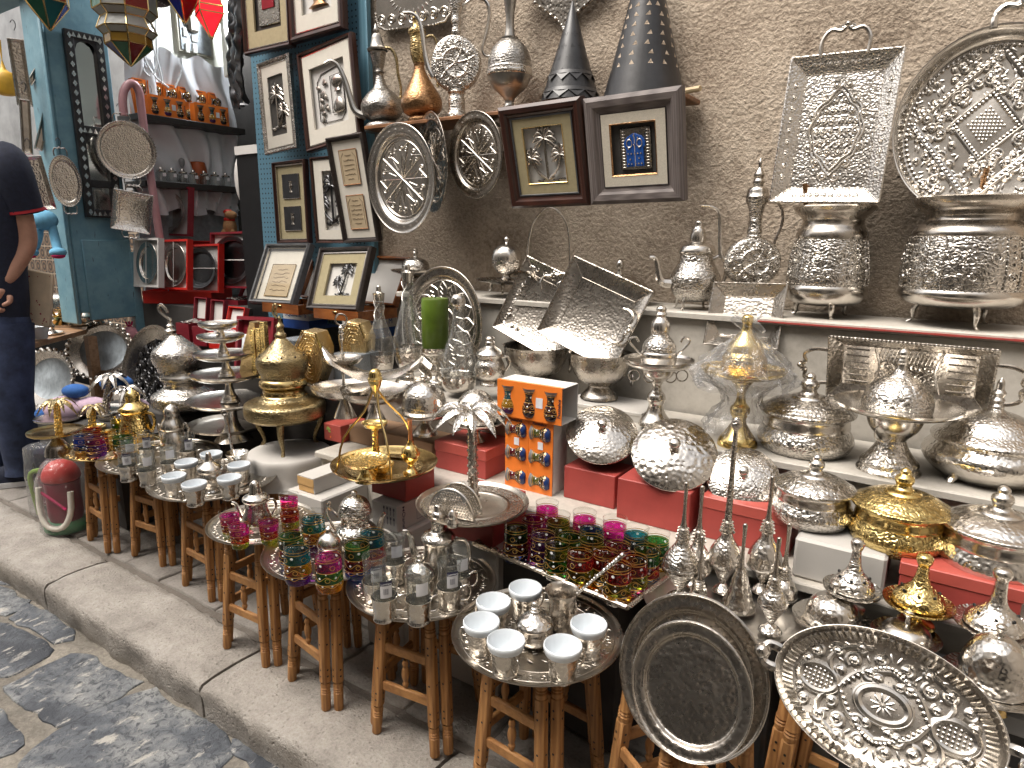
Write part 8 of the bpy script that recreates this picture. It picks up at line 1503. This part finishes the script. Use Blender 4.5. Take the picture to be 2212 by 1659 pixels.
for an, dx, part in ((ankR, 0, 'shoe'), (ankL, 0, 'shoe')):
 m = MB(); T = Matrix.Translation((an.x, an.y, 0)) @ Matrix.Rotation(radians(200), 4, 'Z'); rows = [(-.085, .035, .10), (-.06, .048, .115), (0, .050, .11), (.07, .052, .085), (.14, .056, .06), (.19, .048, .045), (.215, .02, .032)]; vs = []; fs = []; n = 12
 for x, w_, h_ in rows:
  for j in range(n): a = pi * j / (n - 1); vs.append((x, w_ * cos(a), .022 + h_ * sin(a) ** .7))
 for i in range(len(rows) - 1):
  for j in range(n - 1): q = i * n + j; fs.append((q, q + 1, q + n + 1, q + n))
 fs += [tuple(range(n)), tuple((len(rows) - 1) * n + j for j in range(n))[::-1]]; s_ = m.add(vs, fs, T).build(part, 'navy_cloth', man, 60); O = [(x, w_ * 1.08) for x, w_, h_ in rows] + [(x, -w_ * 1.08) for x, w_, h_ in rows[::-1]]; MB().prism(O, .026, T, z0=.001).build('sole', 'sole', s_, 30)
 for k in (0, 1): MB().box((.025 + k * .022, .048, .085), (.009, .006, .035), T @ Matrix.Translation((0, 0, 0)) @ Matrix.Rotation(0, 4, 'X')).build('red_mark', 'bright_red', s_, 0)
hdc = L(-80, 250); MB().sph((0, 0, 0), 1, Matrix.Translation(hdc + V((.0, .02, .05))) @ Matrix.Diagonal((.108, .125, .10, 1)), seg=18, rings=10).build('hair', 'black', man)
fc = MB(); fc.sph(hdc + V((-.105, -.03, -.01)), .014, seg=8, rings=6); fc.sph(hdc + V((.1, 0.01, 0)), .02, seg=8, rings=6, sc=(.4, .8, 1.3)); fc.build('nose_ear', 'skin', man)
for s in (-1, 1): MB().sph(hdc + V((-.085, s * .035 - .02, .02)), .011, seg=8, rings=6).build('eye', 'paper', man)
MB().sph(hdc + V((-.092, -.02, -.055)), .02, seg=8, rings=5, sc=(.4, 1.3, .3)).build('mouth', 'pink_pipe', man)
bgp = MB().box((0, 0, 0), (.22, .02, .27), bev=.006).build('paper_bag', 'bag_paper'); bgp.matrix_world = Matrix.Translation(man.location + Matrix.Rotation(YAW, 3, 'Z') @ L(28, 640, .10)) @ Matrix.Rotation(YAW, 4, 'Z') @ Matrix.Rotation(.18, 4, 'Y'); tag(bgp, 'cream paper bag with dark and red specks held against the leg', 'bag')
m = MB(); rr = random.Random(9)
for i in range(26): m.sph((rr.uniform(-.1, .1), -.011, rr.uniform(-.12, .12)), rr.uniform(.002, .005), seg=6, rings=4, sc=(1, .3, 1))
m.build('specks', 'maroon_plastic', bgp)
b0 = man.location + Matrix.Rotation(YAW, 3, 'Z') @ L(-6, 655, -.10); b1 = man.location + Matrix.Rotation(YAW, 3, 'Z') @ L(19, 742, -.10)
o = MB().tube([b0, b0.lerp(b1, .86), b0.lerp(b1, .87), b1], [.010, .010, .012, .012], 10, n=1).build('wooden_stick', 'stick_wood'); tag(o, 'short pale wooden stick held in the lowered hand', 'stick')
# ---------------------------------------------------------------- camera, light, render
cd = bpy.data.cameras.new('camera'); cam = bpy.data.objects.new('camera', cd); COL.objects.link(cam)
cd.sensor_width = 36; cd.lens = 36 * FPX / 2212; cd.clip_end = 200; cd.clip_start = .02
cam.matrix_world = mat4(Matrix((_r, _u, -_f)).transposed().to_4x4(), CAM)
SC.camera = cam
w = bpy.data.worlds.new('World'); SC.world = w; w.use_nodes = True; nt = w.node_tree
bg = nt.nodes['Background']; sky = nt.nodes.new('ShaderNodeTexSky'); sky.sky_type = 'NISHITA'; sky.sun_disc = False
SUN_EL, SUN_AZ = radians(62), radians(215)      # azimuth measured from +Y clockwise
sky.sun_elevation = SUN_EL; sky.sun_rotation = SUN_AZ; sky.dust_density = 6.; sky.air_density = 1.; sky.ozone_density = .3
hs = nt.nodes.new('ShaderNodeHueSaturation'); hs.inputs['Saturation'].default_value = .25
nt.links.new(sky.outputs[0], hs.inputs['Color']); wm = nt.nodes.new('ShaderNodeMix'); wm.data_type = 'RGBA'; wm.blend_type = 'MULTIPLY'; wm.inputs[0].default_value = 1; wm.inputs[7].default_value = (1., .965, .92, 1); nt.links.new(hs.outputs[0], wm.inputs[6]); nt.links.new(wm.outputs[2], bg.inputs[0]); bg.inputs[1].default_value = .15
sd = bpy.data.lights.new('sun', 'SUN'); sd.energy = 1.0; sd.angle = radians(40); sd.color = (1., .95, .88)
so = bpy.data.objects.new('sun', sd); COL.objects.link(so)
dv = V((sin(SUN_AZ) * cos(SUN_EL), cos(SUN_AZ) * cos(SUN_EL), sin(SUN_EL)))
so.rotation_euler = dv.to_track_quat('Z', 'Y').to_euler(); so.location = dv * 10
SC.view_settings.view_transform = 'Standard'; SC.view_settings.look = 'None'; SC.view_settings.gamma = 1.; SC.view_settings.exposure = 1.0
SC.cycles.use_denoising = True; SC.cycles.denoiser = 'OPENIMAGEDENOISE'
SC.cycles.max_bounces = 14; SC.cycles.transparent_max_bounces = 24; SC.cycles.glossy_bounces = 5; SC.cycles.diffuse_bounces = 4; SC.cycles.caustics_reflective = False; SC.cycles.caustics_refractive = False
SC.cycles.sample_clamp_indirect = 6
